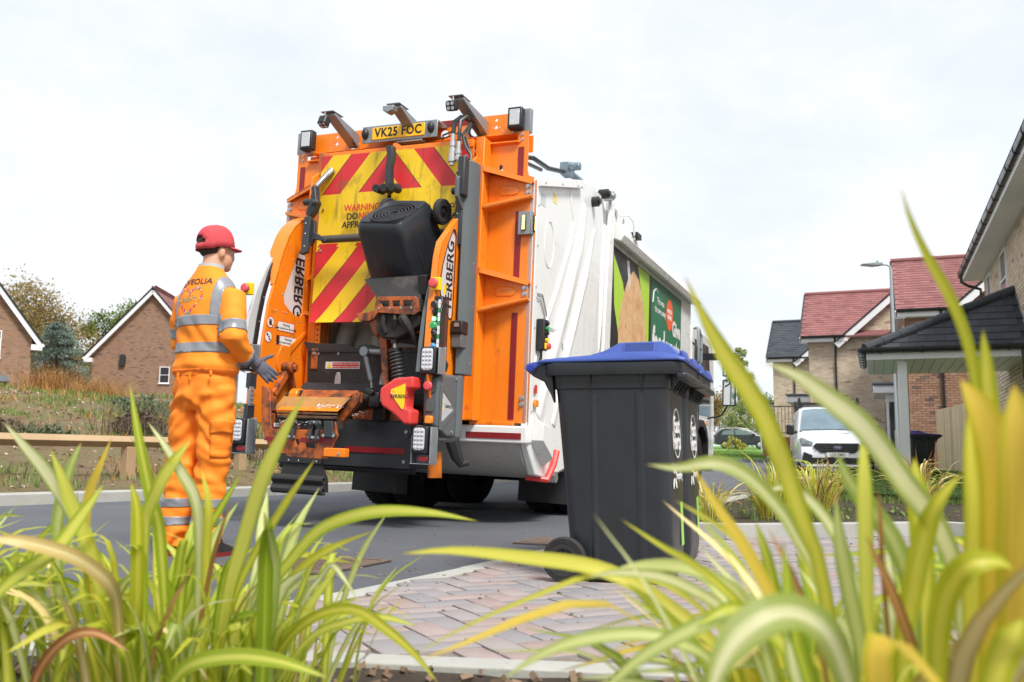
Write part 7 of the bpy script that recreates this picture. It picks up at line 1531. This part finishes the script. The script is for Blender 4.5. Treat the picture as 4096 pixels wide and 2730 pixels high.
# low brick wall with railings
lw_ = thing('brick_wall', 'low red brick wall with black railings left of the white van', 'wall', (11.0, 39.5, gz(11, 39.5)+.25), (0, 0, R(-18))); MB().box((2.2, .12, .40), (4.4, .22, .84)).build('wall_core', MORTD, lw_)
bricks(bpy.data.objects[lw_.children[0].name], wallM((0, .0), (1, 0)), 4.4, lambda u: .83, PR('garden_brick', [(0, lin((176, 104, 80))), (.6, lin((190, 122, 94))), (1, lin((120, 82, 70)))], .9, mott=(14, .2)), MORTD, indiv=190)
rl = thing('railing', 'black iron railings behind the low red brick wall', 'railing', (11.0, 39.5, gz(11, 39.5)+.25), (0, 0, R(-18)))
for z in (1.0, 2.15): MB().box((2.2, .12, z), (4.4, .03, .04)).build('rail', GUT, rl)
for k in range(30): MB().cyl((.08+.146*k, .12, .86), (.08+.146*k, .12, 2.15), .012, 6).build('baluster', GUT, rl)
for x in (.05, 2.6): MB().box((x, .12, 1.45), (.07, .07, 1.75)).build('railing_post', GUT, rl)
# close-board fence by the near house
fn = thing('timber_fence', 'pale close-boarded timber fence between porch and red-brick house', 'fence'); NEWW = P('new_timber', lin((206, 186, 156)), .8, var=(3, .4, lin((190, 166, 134))), rnd=.05, bump=(30, .2, .004))
a, b = Vector((10.85, 21.5)), Vector((12.45, 26.4)); n = 42
bd = MB().box((0, 0, .9), (.118, .018, 1.8)).mesh('board', NEWW, smooth=False)
for k in range(n):
    p = a.lerp(b, (k+.5)/n); d = (b-a).normalized(); inst(bd, 'board', fn, Matrix.Translation((p.x, p.y, gz(p.x, p.y)+random.uniform(-.01, .01))) @ Matrix.Rotation(math.atan2(d.y, d.x), 4, 'Z') @ Matrix.Rotation(random.uniform(-.12, .12), 4, 'Z'))
for t in (0, .5, 1): p = a.lerp(b, t); MB().box((p.x+.1, p.y-.04, .95), (.1, .1, 1.95)).build('fence_post', WOOD, fn)
for z in (.5, 1.5): MB().bar((a.x+.03, a.y, z), (b.x+.03, b.y, z+.1), .04, .08).build('arris_rail', WOOD, fn)
# bin with purple lid by the porch
pb = make_bin('wheelie_bin', 'black wheelie bin with purple lid beside the timber fence and porch', True, Matrix.Translation((9.15, 20.2, gz(9, 20.2)+.02)) @ Matrix.Rotation(R(-100), 4, 'Z'), prints=False)
PUR = P('bin_purple_lid', lin((78, 50, 120)), .4)
def recol(o, m):
    for c in o.children:
        if c.name.split('.')[0] in ('lid', 'lid_dome', 'hinge_lug', 'front_handle', 'grip_rim'): c.data.materials[0] = m
        recol(c, m)
recol(pb, PUR)
# road ironwork
IRON = P('cast_iron', lin((120, 104, 92)), .7, metal=.3, var=(12, .6, lin((92, 80, 72))), bump=(60, .4, .004))
def cover(name, label, cx, cy, w_, d_, rot, grate=False):
    c = thing(name, label, 'manhole cover' if not grate else 'drain', (cx, cy, .004), (0, 0, R(rot)))
    plate(rrect(w_, d_, .01, 2), [rrect(w_-.07, d_-.07, .01, 2)], 'z', 0, .008).build('frame', IRON, c)
    if grate:
        MB().box((0, 0, -.02), (w_-.07, d_-.07, .02)).build('sump', DARK, c)
        for k in range(9): MB().box((-w_/2+.06+(w_-.12)*k/8, 0, .003), (.02, d_-.08, .012)).build('grate_bar', IRON, c)
    else:
        MB().box((0, 0, .002), (w_-.08, d_-.08, .006)).build('plate', IRON, c)
        mb = MB(); n = int(w_/.045)
        for i in range(n):
            for j in range(int(d_/.045)):
                mb.box((-w_/2+.06+i*.045*(w_-.1)/w_, -d_/2+.06+j*.045*(d_-.1)/d_, .007), (.03, .016, .006), Matrix.Rotation(R(45 if (i+j) % 2 else -45), 3, 'Z'))
        mb.build('tread_pattern', IRON, c, kind='stuff')
cover('manhole_cover', 'square rusty iron manhole cover in the road near the worker', -1.02, 4.66, .62, .62, -24); cover('drain_grate', 'iron drain grating at the road edge behind the blue-lidded bin', .26, 6.0, .34, .44, -24, True)
# driver leaning an arm on the cab window
dm = MB().sphere((0, 0, .62), (.085, .1, .12), 14, 10).tube([(0, 0, .35), (0, 0, .55)], .06, 10).loft([ell(.17, .12, -.15), ell(.19, .13, .1), ell(.21, .12, .32), ell(.10, .08, .42)]).tube([(.19, 0, .33), (.34, .02, .12), (.36, .22, .14)], [.075, .065, .05], 10)
bpy.context.view_layer.update(); drv = remesh(dm, 'person', P('driver_hivis', (.95, .14, .03), .7), .02, smooth=2)
drv.matrix_world = TRK.matrix_world @ Matrix.Translation((.93, 7.9, 1.50)); tag(drv, 'person in bright orange hi-vis leaning an arm out of the truck cab window', 'person')
MB().sphere((0, .0, .63), (.088, .103, .115), 14, 10).build('head_skin', SKIN, drv); cutband(drv, 'reflective_band', REFL, [((.29, 0, 0), (1, 0, 0)), ((.315, 0, 0), (-1, 0, 0))], lambda c: c.x > .2, .006)
# leaf litter and grit on paving and road
rr = random.Random(77); mb = MB(); mb2 = MB()
for k in range(420):
    x, y = rr.uniform(-.9, 3.2), rr.uniform(2.55, 6.4); s = rr.uniform(.002, .007)
    if k % 9 == 0 and in_pave(x, y): s *= 2.2; mb2.add([(x-s, y, .019), (x, y-s*.5, .021), (x+s*1.3, y, .024), (x, y+s*.5, .02)], [(0, 1, 2, 3)])
    else: mb.box((x, y, (.018 if in_pave(x, y) else .004)+s*.3), (s*2, s*1.6, s), Matrix.Rotation(rr.random()*3, 3, 'Z'))
for k in range(420):
    y = rr.uniform(3.5, 16); x = rr.uniform(-6, 2.5)
    if in_pave(x, y) or side_s(x, y) > -.03: continue
    s = rr.uniform(.0015, .0035)+.00015*y; mb.box((x, y, .003+s*.3), (s*2, s*1.6, s), Matrix.Rotation(rr.random()*3, 3, 'Z'))
tag(mb.build('grit', P('grit_chips', lin((120, 112, 104)), .9, rnd=.4), smooth=False), 'fine stone grit scattered on the road and paving', 'grit', kind='stuff'); tag(mb2.build('leaf_litter', P('litter_brown', lin((84, 62, 44)), .9, rnd=.4), smooth=False), 'small dry leaf scraps on the block paving', 'leaves', kind='stuff')

# ================================================================== STRAPPY VARIEGATED PLANTS
def leafmat(name, edge, mid, tip, tr=.55):
    m = bpy.data.materials.new(name); m.use_nodes = True; t = m.node_tree; N = t.nodes; L = t.links; b = N['Principled BSDF']; b.inputs['Roughness'].default_value = .42; b.inputs['Specular IOR Level'].default_value = .4
    uv = N.new('ShaderNodeUVMap'); uv.uv_map = 'UVMap'; sp = N.new('ShaderNodeSeparateXYZ'); L.new(uv.outputs[0], sp.inputs[0])
    oi = N.new('ShaderNodeObjectInfo')
    def M_(op, a, b_=None, c=None):
        n = N.new('ShaderNodeMath'); n.operation = op
        for i, v in enumerate((a, b_, c)):
            if v is None: continue
            if isinstance(v, (int, float)): n.inputs[i].default_value = v
            else: L.new(v, n.inputs[i])
        return n.outputs[0]
    # lengthwise stripes: noise stretched along the blade
    cb_ = N.new('ShaderNodeCombineXYZ'); L.new(M_('MULTIPLY', sp.outputs['X'], 5.0), cb_.inputs['X']); L.new(M_('MULTIPLY', sp.outputs['Y'], .35), cb_.inputs['Y']); L.new(M_('MULTIPLY', oi.outputs['Random'], 37), cb_.inputs['Z'])
    nz_ = N.new('ShaderNodeTexNoise'); nz_.inputs['Scale'].default_value = 1.6; nz_.inputs['Detail'].default_value = 5; nz_.inputs['Roughness'].default_value = .7; L.new(cb_.outputs[0], nz_.inputs['Vector'])
    u = M_('ABSOLUTE', M_('SUBTRACT', sp.outputs['X'], .5))
    f = M_('ADD', M_('MULTIPLY', u, 1.7), M_('MULTIPLY', M_('SUBTRACT', nz_.outputs['Fac'], .5), 1.9)); f = M_('ADD', f, M_('MULTIPLY', M_('SUBTRACT', oi.outputs['Random'], .5), .5))
    r = N.new('ShaderNodeValToRGB'); e = r.color_ramp.elements; e[0].position = .18; e[0].color = (*mid, 1); e[1].position = .66; e[1].color = (*edge, 1); x = e.new(.40); x.color = (*[(p+q)/2 for p, q in zip(mid, edge)], 1); L.new(f, r.inputs['Fac'])
    fine = N.new('ShaderNodeTexNoise'); fine.inputs['Scale'].default_value = 1; fine.inputs['Detail'].default_value = 3; c2 = N.new('ShaderNodeCombineXYZ'); L.new(M_('MULTIPLY', sp.outputs['X'], 26), c2.inputs['X']); L.new(sp.outputs['Y'], c2.inputs['Y']); L.new(c2.outputs[0], fine.inputs['Vector'])
    h = N.new('ShaderNodeHueSaturation'); L.new(r.outputs[0], h.inputs['Color']); L.new(M_('ADD', .80, M_('MULTIPLY', fine.outputs['Fac'], .4)), h.inputs['Value'])
    # dry tip and brown flecks
    tn = N.new('ShaderNodeTexNoise'); tn.inputs['Scale'].default_value = 5; tn.inputs['Detail'].default_value = 6; L.new(cb_.outputs[0], tn.inputs['Vector'])
    tf = N.new('ShaderNodeMapRange'); tf.inputs['From Min'].default_value = .955; tf.inputs['From Max'].default_value = 1.02; L.new(M_('ADD', sp.outputs['Y'], M_('MULTIPLY', M_('SUBTRACT', tn.outputs['Fac'], .5), .12)), tf.inputs['Value'])
    mx_ = N.new('ShaderNodeMix'); mx_.data_type = 'RGBA'; L.new(tf.outputs[0], mx_.inputs['Factor']); L.new(h.outputs[0], mx_.inputs['A']); mx_.inputs['B'].default_value = (*tip, 1)
    L.new(mx_.outputs['Result'], b.inputs['Base Color'])
    tl = N.new('ShaderNodeBsdfTranslucent'); L.new(mx_.outputs['Result'], tl.inputs['Color']); ms = N.new('ShaderNodeMixShader'); ms.inputs[0].default_value = tr; L.new(b.outputs[0], ms.inputs[1]); L.new(tl.outputs[0], ms.inputs[2]); L.new(ms.outputs[0], N['Material Output'].inputs['Surface']); return m
TIP = lin((150, 84, 36))
LMAT = {'g': leafmat('leaf_variegated', lin((160, 180, 46)), lin((228, 228, 108)), TIP), 'y': leafmat('leaf_gold', lin((182, 188, 48)), lin((230, 224, 96)), TIP), 'c': leafmat('leaf_cream', lin((160, 176, 84)), lin((232, 232, 182)), TIP), 'p': leafmat('leaf_grey_green', lin((158, 178, 88)), lin((218, 224, 148)), TIP), 'd': leafmat('leaf_deep_green', lin((130, 156, 40)), lin((198, 208, 76)), TIP), 'o': leafmat('leaf_orange_gold', lin((200, 190, 52)), lin((234, 204, 88)), TIP), 'b': leafmat('leaf_dry', lin((140, 90, 48)), lin((190, 146, 94)), lin((110, 62, 30)), .15), 't': leafmat('leaf_straw', lin((184, 160, 92)), lin((222, 206, 150)), lin((140, 100, 60)), .2)}
def bez(pts, n):
    """Catmull-Rom through the points"""
    P_ = [Vector(p) for p in pts]; P_ = [P_[0]*2-P_[1]]+P_+[P_[-1]*2-P_[-2]]; out = []; m = len(P_)-3
    for k in range(n+1):
        t = m*k/n; i = min(int(t), m-1); f = t-i; a, b, c, d = P_[i:i+4]
        out.append(.5*((2*b)+(c-a)*f+(2*a-5*b+4*c-d)*f*f+(3*b-a-3*c+d)*f**3))
    return out
def leaf_mesh(pts, wid, face=None, n=16, fold=.25, curl=0, name='leaf', tipf=.62):
    """blade along pts (base to tip); wid = full width at its widest; face = direction the blade's flat side is turned to"""
    c = bez(pts, n); mb = MB(); uv = []; k = 5; prev = None
    for i, p in enumerate(c):
        t = i/n; d = (c[min(i+1, n)]-c[max(i-1, 0)]).normalized()
        nrm = Vector(face) if face is not None else Vector((0, 0, 1)); nrm = nrm-d*nrm.dot(d)
        if nrm.length < .15: nrm = prev if prev is not None else d.orthogonal()
        nrm.normalize()
        if prev is not None: nrm = (nrm*.5+prev*.5).normalized()
        prev = nrm; s = d.cross(nrm).normalized()
        if curl: s = (s*math.cos(curl*t)+nrm*math.sin(curl*t)).normalized(); nn = d.cross(s)*-1
        w_ = wid*.5*(.55+.45*min(1, t/.35))*(1 if t < tipf else max(.0, 1-((t-tipf)/(1-tipf))**1.6))
        for j in range(k):
            x = (j/(k-1)-.5)*2; mb.v.append(tuple(p+s*w_*x+nrm*(fold*w_*abs(x)))); uv.append((j/(k-1), t))
    for i in range(n):
        for j in range(k-1): mb.f.append((i*k+j, i*k+j+1, (i+1)*k+j+1, (i+1)*k+j))
    mb.m = [0]*len(mb.f); mb.uv = uv; return mb
def unpx(x, y, d):
    """a point seen at photo pixel (2353-wide frame) and distance d in front of the camera"""
    F = 3600.0; X = (x*1.7408-2048)/F; Y = (y*1.7408-1365)/F; v = cam.matrix_world.to_3x3() @ Vector((X, -Y, -1)); return cam.matrix_world.translation+v*(d/v.y)
CAMP = cam.matrix_world.translation.copy()
def plant(name, label, loc, group): return thing(name, label, 'plant', loc, group=group)
def hero(root, spec):
    """spec: list of (kind, width in m, [(x, y, distance) tip first])"""
    for kind, wid, pts in spec:
        P_ = [unpx(*p) for p in pts][::-1]; mid = P_[len(P_)//2]; face = (CAMP-mid).normalized()+Vector((random.uniform(-.3, .3), 0, random.uniform(.0, .5)))
        o = leaf_mesh(P_, wid*((.56 if wid < .045 else .52) if root.location.x < 0 else .54), face, n=22, fold=random.uniform(.1, .35)).build('leaf', LMAT[kind], None, ang=80); o.parent = root; o.matrix_parent_inverse = Matrix.Translation(-root.location)
def fill(root, n, rr, length, width, kinds, base_r=.12, up=.8, proto=26, squash=None, bias=(0, 0), bigs=1.0):
    """random arching leaves shared from a set of blade shapes"""
    ms = []
    for k in range(proto):
        L_ = length*rr.uniform(.6, 1.12); arch = rr.uniform(.15, 1.0); sp = rr.uniform(.12, .62)
        pts = [(0, 0, 0), (sp*.22*L_, 0, .36*L_), (sp*.62*L_, rr.uniform(-.04, .04)*L_, (.70-.06*arch)*L_), (sp*(1.05+.3*arch)*L_, rr.uniform(-.08, .08)*L_, (.98-.42*arch)*L_)]
        mb = leaf_mesh(pts, width*rr.uniform(.6, 1.15), (-.7, rr.uniform(-.4, .4), .7), n=12, fold=rr.uniform(.1, .4), curl=rr.uniform(-.6, .6))
        ms.append(mb.mesh('leaf', LMAT[kinds[k % len(kinds)]], ang=80))
    for k in range(n):
        a = rr.uniform(0, 6.283); r_ = base_r*math.sqrt(rr.random()); b = Vector((math.cos(a)*r_+bias[0]*rr.random(), math.sin(a)*r_+bias[1]*rr.random(), -.01))
        inst(rr.choice(ms), 'leaf', root, Matrix.Translation(b) @ Matrix.Rotation(a+rr.gauss(0, .6), 4, 'Z') @ Matrix.Rotation(rr.gauss(0, .12), 4, 'Y') @ Matrix.Scale(rr.uniform(.75, 1.15), 4))
# ---- foreground left clump (two crowns)
random.seed(21)
GRP = 'variegated strappy plants in the near bed'
PL = plant('strappy_plant', 'yellow-green striped strappy plant in the lower left foreground', (-.82, 1.92, .015), GRP)
hero(PL, [('g', .045, [(297, 875, 1.75), (318, 1000, 1.75), (348, 1149, 1.78), (366, 1217, 1.80), (380, 1400, 1.85), (392, 1640, 1.9)]),
 ('y', .048, [(300, 1105, 1.62), (315, 1180, 1.63), (316, 1327, 1.66), (313, 1450, 1.7), (318, 1640, 1.78)]),
 ('c', .042, [(338, 968, 1.72), (383, 1031, 1.72), (418, 1090, 1.74), (449, 1149, 1.77), (458, 1230, 1.8), (455, 1420, 1.86), (440, 1640, 1.92)]),
 ('g', .052, [(702, 902, 1.55), (650, 1000, 1.58), (600, 1110, 1.62), (557, 1254, 1.7), (525, 1370, 1.76), (480, 1640, 1.9)]),
 ('y', .026, [(725, 1054, 1.6), (680, 1120, 1.62), (641, 1180, 1.66), (586, 1270, 1.7), (530, 1400, 1.8), (470, 1640, 1.92)]),
 ('g', .046, [(1102, 1199, 1.7), (1000, 1180, 1.68), (900, 1174, 1.68), (820, 1184, 1.7), (740, 1215, 1.74), (680, 1275, 1.78), (590, 1400, 1.85), (500, 1640, 1.95)]),
 ('y', .032, [(861, 1220, 1.72), (769, 1256, 1.74), (700, 1300, 1.78), (620, 1390, 1.84), (540, 1520, 1.9), (490, 1650, 1.95)]),
 ('c', .040, [(7, 969, 1.55), (52, 1021, 1.57), (97, 1073, 1.6), (139, 1136, 1.64), (190, 1230, 1.7), (250, 1400, 1.8), (300, 1640, 1.9)]),
 ('g', .044, [(115, 1031, 1.6), (139, 1090, 1.62), (160, 1149, 1.64), (183, 1199, 1.66), (220, 1309, 1.7), (240, 1420, 1.75), (262, 1640, 1.85)]),
 ('p', .046, [(188, 1015, 1.8), (164, 1066, 1.8), (143, 1140, 1.82), (130, 1239, 1.85), (140, 1400, 1.9), (180, 1640, 1.95)]),
 ('o', .034, [(257, 1005, 1.75), (230, 1073, 1.76), (209, 1125, 1.78), (198, 1188, 1.8), (200, 1300, 1.84), (240, 1640, 1.92)]),
 ('t', .044, [(-60, 1245, 1.45), (0, 1239, 1.46), (73, 1250, 1.48), (161, 1276, 1.52), (215, 1308, 1.56), (256, 1350, 1.6), (272, 1420, 1.65), (280, 1640, 1.75)]),
 ('g', .044, [(440, 1010, 1.72), (400, 1060, 1.72), (360, 1130, 1.74), (330, 1250, 1.8), (330, 1640, 1.9)]),
 ('d', .040, [(560, 1080, 1.8), (500, 1180, 1.82), (440, 1290, 1.86), (400, 1420, 1.9), (380, 1640, 1.95)]),
 ('y', .034, [(462, 1075, 1.75), (478, 1160, 1.76), (474, 1260, 1.8), (470, 1400, 1.85), (450, 1640, 1.9)]),
 ('g', .040, [(30, 1330, 1.5), (120, 1270, 1.52), (190, 1180, 1.54), (240, 1110, 1.55)][::-1]+[(-60, 1420, 1.5)]),
 ('b', .016, [(535, 1145, 1.7), (505, 1230, 1.72), (480, 1330, 1.76), (450, 1500, 1.82), (430, 1640, 1.9)]),
 ('g', .036, [(780, 1300, 1.7), (735, 1360, 1.72), (690, 1430, 1.75), (620, 1540, 1.8), (580, 1650, 1.85)]),
 ('d', .036, [(830, 1370, 1.66), (720, 1420, 1.7), (620, 1500, 1.76), (540, 1650, 1.85)]), ('g', .03, [(960, 1440, 1.6), (880, 1420, 1.62), (800, 1430, 1.66), (700, 1480, 1.72), (600, 1640, 1.82)]),
 ('y', .034, [(1010, 1575, 1.5), (950, 1500, 1.52), (880, 1440, 1.56), (810, 1400, 1.6), (720, 1420, 1.66), (640, 1500, 1.74), (590, 1640, 1.82)]),
 ('c', .02, [(830, 1390, 1.62), (790, 1330, 1.62), (762, 1300, 1.64), (735, 1330, 1.66), (690, 1400, 1.72), (600, 1640, 1.85)]),
 ('g', .05, [(760, 1560, 1.35), (640, 1520, 1.36), (520, 1510, 1.4), (420, 1540, 1.45), (360, 1640, 1.5)]),
 ('b', .03, [(300, 1500, 1.45), (220, 1455, 1.46), (150, 1470, 1.48), (90, 1540, 1.5), (60, 1640, 1.52)]), ('b', .014, [(450, 1290, 1.65), (400, 1380, 1.66), (360, 1480, 1.7), (330, 1640, 1.75)])])
rr = random.Random(31); fill(PL, 200, rr, .48, .024, ['g', 'g', 'd', 'y', 'g', 'c', 'd', 'p', 'g', 't'], .20, bias=(.34, -.1))
PL2 = plant('strappy_plant', 'yellow-green striped strappy plant cut by the lower left corner', (-1.28, 1.95, .015), GRP); fill(PL2, 170, rr, .50, .024, ['g', 'd', 'g', 'y', 'c', 'd', 'p', 't', 'b'], .20, bias=(.1, -.15))
# ---- foreground right clump (closer to the lens)
PRt = plant('strappy_plant', 'tall golden striped strappy plant filling the lower right foreground', (.55, 1.12, .015), GRP)
hero(PRt, [('y', .022, [(2070, 430, .85), (2090, 500, .86), (2125, 580, .88), (2170, 660, .9), (2205, 735, .92), (2228, 810, .94), (2245, 900, .96), (2260, 1050, 1.0), (2280, 1300, 1.05), (2290, 1660, 1.1)]),
 ('y', .036, [(2258, 755, .95), (2265, 830, .96), (2272, 920, .97), (2285, 1060, 1.0), (2300, 1300, 1.04), (2310, 1680, 1.1)]),
 ('o', .075, [(2205, 868, .86), (2250, 940, .86), (2290, 1050, .88), (2300, 1200, .9), (2290, 1400, .93), (2270, 1700, .98)]),
 ('o', .080, [(2330, 880, .8), (2345, 1000, .8), (2350, 1150, .82), (2340, 1350, .86), (2320, 1700, .92)]), ('y', .06, [(2240, 900, .9), (2245, 1000, .9), (2250, 1200, .92), (2240, 1400, .95), (2230, 1700, 1.0)]),
 ('c', .036, [(1483, 1067, 1.05), (1560, 1076, 1.05), (1640, 1064, 1.05), (1715, 1094, 1.06), (1790, 1170, 1.08), (1830, 1235, 1.1), (1880, 1340, 1.12), (1960, 1660, 1.2)]),
 ('y', .042, [(1572, 632, .92), (1610, 715, .93), (1642, 775, .94), (1673, 828, .95), (1712, 885, .96), (1751, 950, .97), (1781, 1020, .98), (1808, 1090, 1.0), (1850, 1210, 1.02), (1890, 1330, 1.05), (1950, 1680, 1.12)]),
 ('c', .048, [(1755, 833, .90), (1830, 862, .9), (1890, 906, .91), (1969, 967, .92), (2021, 1028, .94), (2075, 1105, .96), (2170, 1240, .98), (2210, 1400, 1.02), (2230, 1680, 1.1)]),
 ('y', .040, [(917, 1273, 1.25), (1043, 1266, 1.24), (1214, 1283, 1.22), (1351, 1302, 1.2), (1440, 1335, 1.19), (1530, 1390, 1.17), (1640, 1480, 1.15), (1760, 1680, 1.15)]),
 ('c', .026, [(1344, 1328, 1.1), (1419, 1316, 1.1), (1522, 1327, 1.1), (1608, 1365, 1.1), (1660, 1400, 1.1), (1720, 1470, 1.1), (1800, 1680, 1.12)]), ('p', .032, [(1390, 1318, 1.2), (1470, 1300, 1.2), (1560, 1302, 1.18), (1640, 1330, 1.17), (1720, 1400, 1.16), (1820, 1680, 1.18)]),
 ('y', .015, [(920, 1520, 1.2), (1095, 1428, 1.2), (1266, 1355, 1.2), (1351, 1325, 1.2), (1440, 1320, 1.2), (1560, 1360, 1.18), (1680, 1480, 1.15), (1740, 1680, 1.15)]),
 ('p', .030, [(1149, 1565, 1.0), (1249, 1502, 1.0), (1351, 1468, 1.0), (1471, 1457, 1.0), (1556, 1476, 1.0), (1640, 1530, 1.02), (1700, 1680, 1.05)]),
 ('c', .062, [(1620, 1640, .72), (1658, 1527, .73), (1713, 1454, .74), (1790, 1412, .75), (1860, 1425, .77), (1920, 1490, .8), (1980, 1680, .85)]), ('p', .03, [(1340, 1640, .95), (1450, 1530, .95), (1560, 1460, .95), (1660, 1420, .96), (1740, 1440, .98), (1800, 1680, 1.02)]),
 ('y', .042, [(2330, 1310, .8), (2290, 1290, .8), (2224, 1300, .8), (2176, 1360, .82), (2155, 1454, .84), (2150, 1560, .87), (2155, 1700, .92)]),
 ('b', .014, [(1766, 1215, 1.0), (1804, 1290, 1.0), (1833, 1352, 1.02), (1880, 1470, 1.06), (1920, 1680, 1.1)]), ('b', .022, [(1988, 1229, .95), (2034, 1326, .96), (2078, 1436, .98), (2105, 1530, 1.0), (2125, 1690, 1.04)]), ('b', .010, [(2016, 1120, 1.05), (2023, 1200, 1.05), (2027, 1290, 1.06), (2040, 1450, 1.1), (2060, 1690, 1.15)]),
 ('o', .030, [(1590, 1068, .95), (1640, 1155, .96), (1698, 1239, .98), (1749, 1326, 1.0), (1790, 1405, 1.02), (1850, 1520, 1.05), (1900, 1690, 1.1)]), ('y', .014, [(1550, 1149, 1.1), (1622, 1191, 1.1), (1690, 1240, 1.1), (1760, 1320, 1.1), (1830, 1450, 1.12), (1890, 1690, 1.16)]),
 ('y', .018, [(1424, 1192, 1.15), (1522, 1256, 1.14), (1591, 1295, 1.13), (1680, 1370, 1.12), (1760, 1470, 1.12), (1840, 1690, 1.15)]),
 ('g', .034, [(1982, 990, 1.0), (1985, 1090, 1.0), (1988, 1217, 1.02), (1992, 1399, 1.06), (2010, 1690, 1.12)]), ('p', .044, [(1920, 1038, 1.05), (1954, 1107, 1.05), (2010, 1180, 1.06), (2059, 1255, 1.08), (2095, 1380, 1.1), (2110, 1690, 1.15)]),
 ('y', .042, [(2211, 1085, .95), (2151, 1162, .96), (2118, 1253, .98), (2095, 1363, 1.0), (2075, 1480, 1.03), (2070, 1690, 1.08)]), ('y', .016, [(1975, 1020, 1.0), (2050, 1090, 1.0), (2115, 1155, 1.0), (2180, 1250, 1.0), (2240, 1400, 1.02), (2260, 1690, 1.08)]),
 ('p', .034, [(1920, 1143, 1.0), (1932, 1253, 1.01), (1952, 1363, 1.03), (1980, 1500, 1.06), (2000, 1690, 1.1)]), ('g', .028, [(1735, 1196, 1.08), (1760, 1271, 1.08), (1788, 1381, 1.1), (1830, 1500, 1.12), (1880, 1690, 1.16)]),
 ('y', .05, [(2100, 1050, 1.1), (2110, 1150, 1.1), (2120, 1300, 1.12), (2130, 1690, 1.18)]), ('y', .038, [(1800, 1100, 1.15), (1830, 1200, 1.15), (1870, 1330, 1.16), (1910, 1480, 1.18), (1950, 1690, 1.22)]), ('c', .03, [(1740, 1140, 1.2), (1800, 1120, 1.2), (1860, 1150, 1.2), (1920, 1230, 1.2), (1960, 1350, 1.2), (2000, 1690, 1.25)]),
 ('y', .045, [(2353, 1420, .7), (2320, 1480, .7), (2290, 1560, .72), (2270, 1700, .75)]), ('g', .036, [(1600, 1440, .95), (1680, 1400, .96), (1760, 1440, .98), (1830, 1530, 1.0), (1880, 1690, 1.04)]), ('d', .03, [(1440, 1340, 1.12), (1500, 1390, 1.12), (1570, 1460, 1.12), (1660, 1560, 1.12), (1740, 1690, 1.15)])])
rr = random.Random(41); fill(PRt, 240, rr, .50, .023, ['y', 'g', 'y', 'c', 'g', 'p', 'o', 'd', 't'], .17, bias=(-.16, .1))
PR2 = plant('strappy_plant', 'golden striped strappy plant low at the lower right corner', (.86, 1.30, .015), GRP); fill(PR2, 200, rr, .52, .023, ['y', 'g', 'y', 'd', 'g', 'c'], .15)
# ---- clumps in the planting bed across the paving
GB = 'strappy plants in the kerbed bed'
for k, (lab, x, y, n, L_) in enumerate((('drooping straw-and-yellow strappy plant in the kerbed bed before the van', 2.05, 7.15, 150, .62), ('straw-and-yellow strappy plant at the kerb right of the first clump', 2.55, 7.6, 120, .66), ('small yellow strappy plant just behind the blue-lidded bins', 1.50, 6.95, 60, .45), ('yellow strappy plant in the bed below the purple-lidded bin', 3.55, 7.9, 130, .70), ('straw-coloured strappy plant farther back in the bed', 3.1, 8.9, 90, .6))):
    p = plant('strappy_plant', lab, (x, y, gz(x, y)+.09), GB); fill(p, int(n*1.3), random.Random(60+k), L_*.84, .014, ['t', 'g', 't', 'y', 'c', 't', 'b', 'g', 'y'], .10, proto=22)
# weeds in the bed
mb = MB(); rr = random.Random(91)
for k in range(380):
    x = rr.uniform(1.3, 4.2); y = 6.45+(x-1.3)*.26+rr.uniform(0, 1.6); p = Vector((x, y, .11)); a = rr.uniform(0, 6.28); s = rr.uniform(.01, .028); d = Vector((math.cos(a), math.sin(a), rr.uniform(.2, .9))); b = Vector((-d.y, d.x, 0))
    mb.add([p, p+d*s+b*s*.6, p+d*s*2, p+d*s-b*s*.6], [(0, 1, 2, 3)])
tag(mb.build('bed_weeds', GRS, smooth=False), 'low green weeds growing in the kerbed bed', 'weeds', kind='stuff')
mb = MB()
for k in range(1200):
    x = rr.uniform(-1.6, 2.0); y = rr.uniform(1.0, 2.42); s = rr.uniform(.004, .014); mb.box((x, y, .02), (s*2.4, s*1.2, s), Euler((rr.random(), rr.random(), rr.random()*6)).to_matrix())
tag(mb.build('bark_mulch', P('bark_chips', lin((112, 92, 74)), .9, rnd=.4), smooth=False), 'brown bark chips covering the near planting bed', 'mulch', kind='stuff')
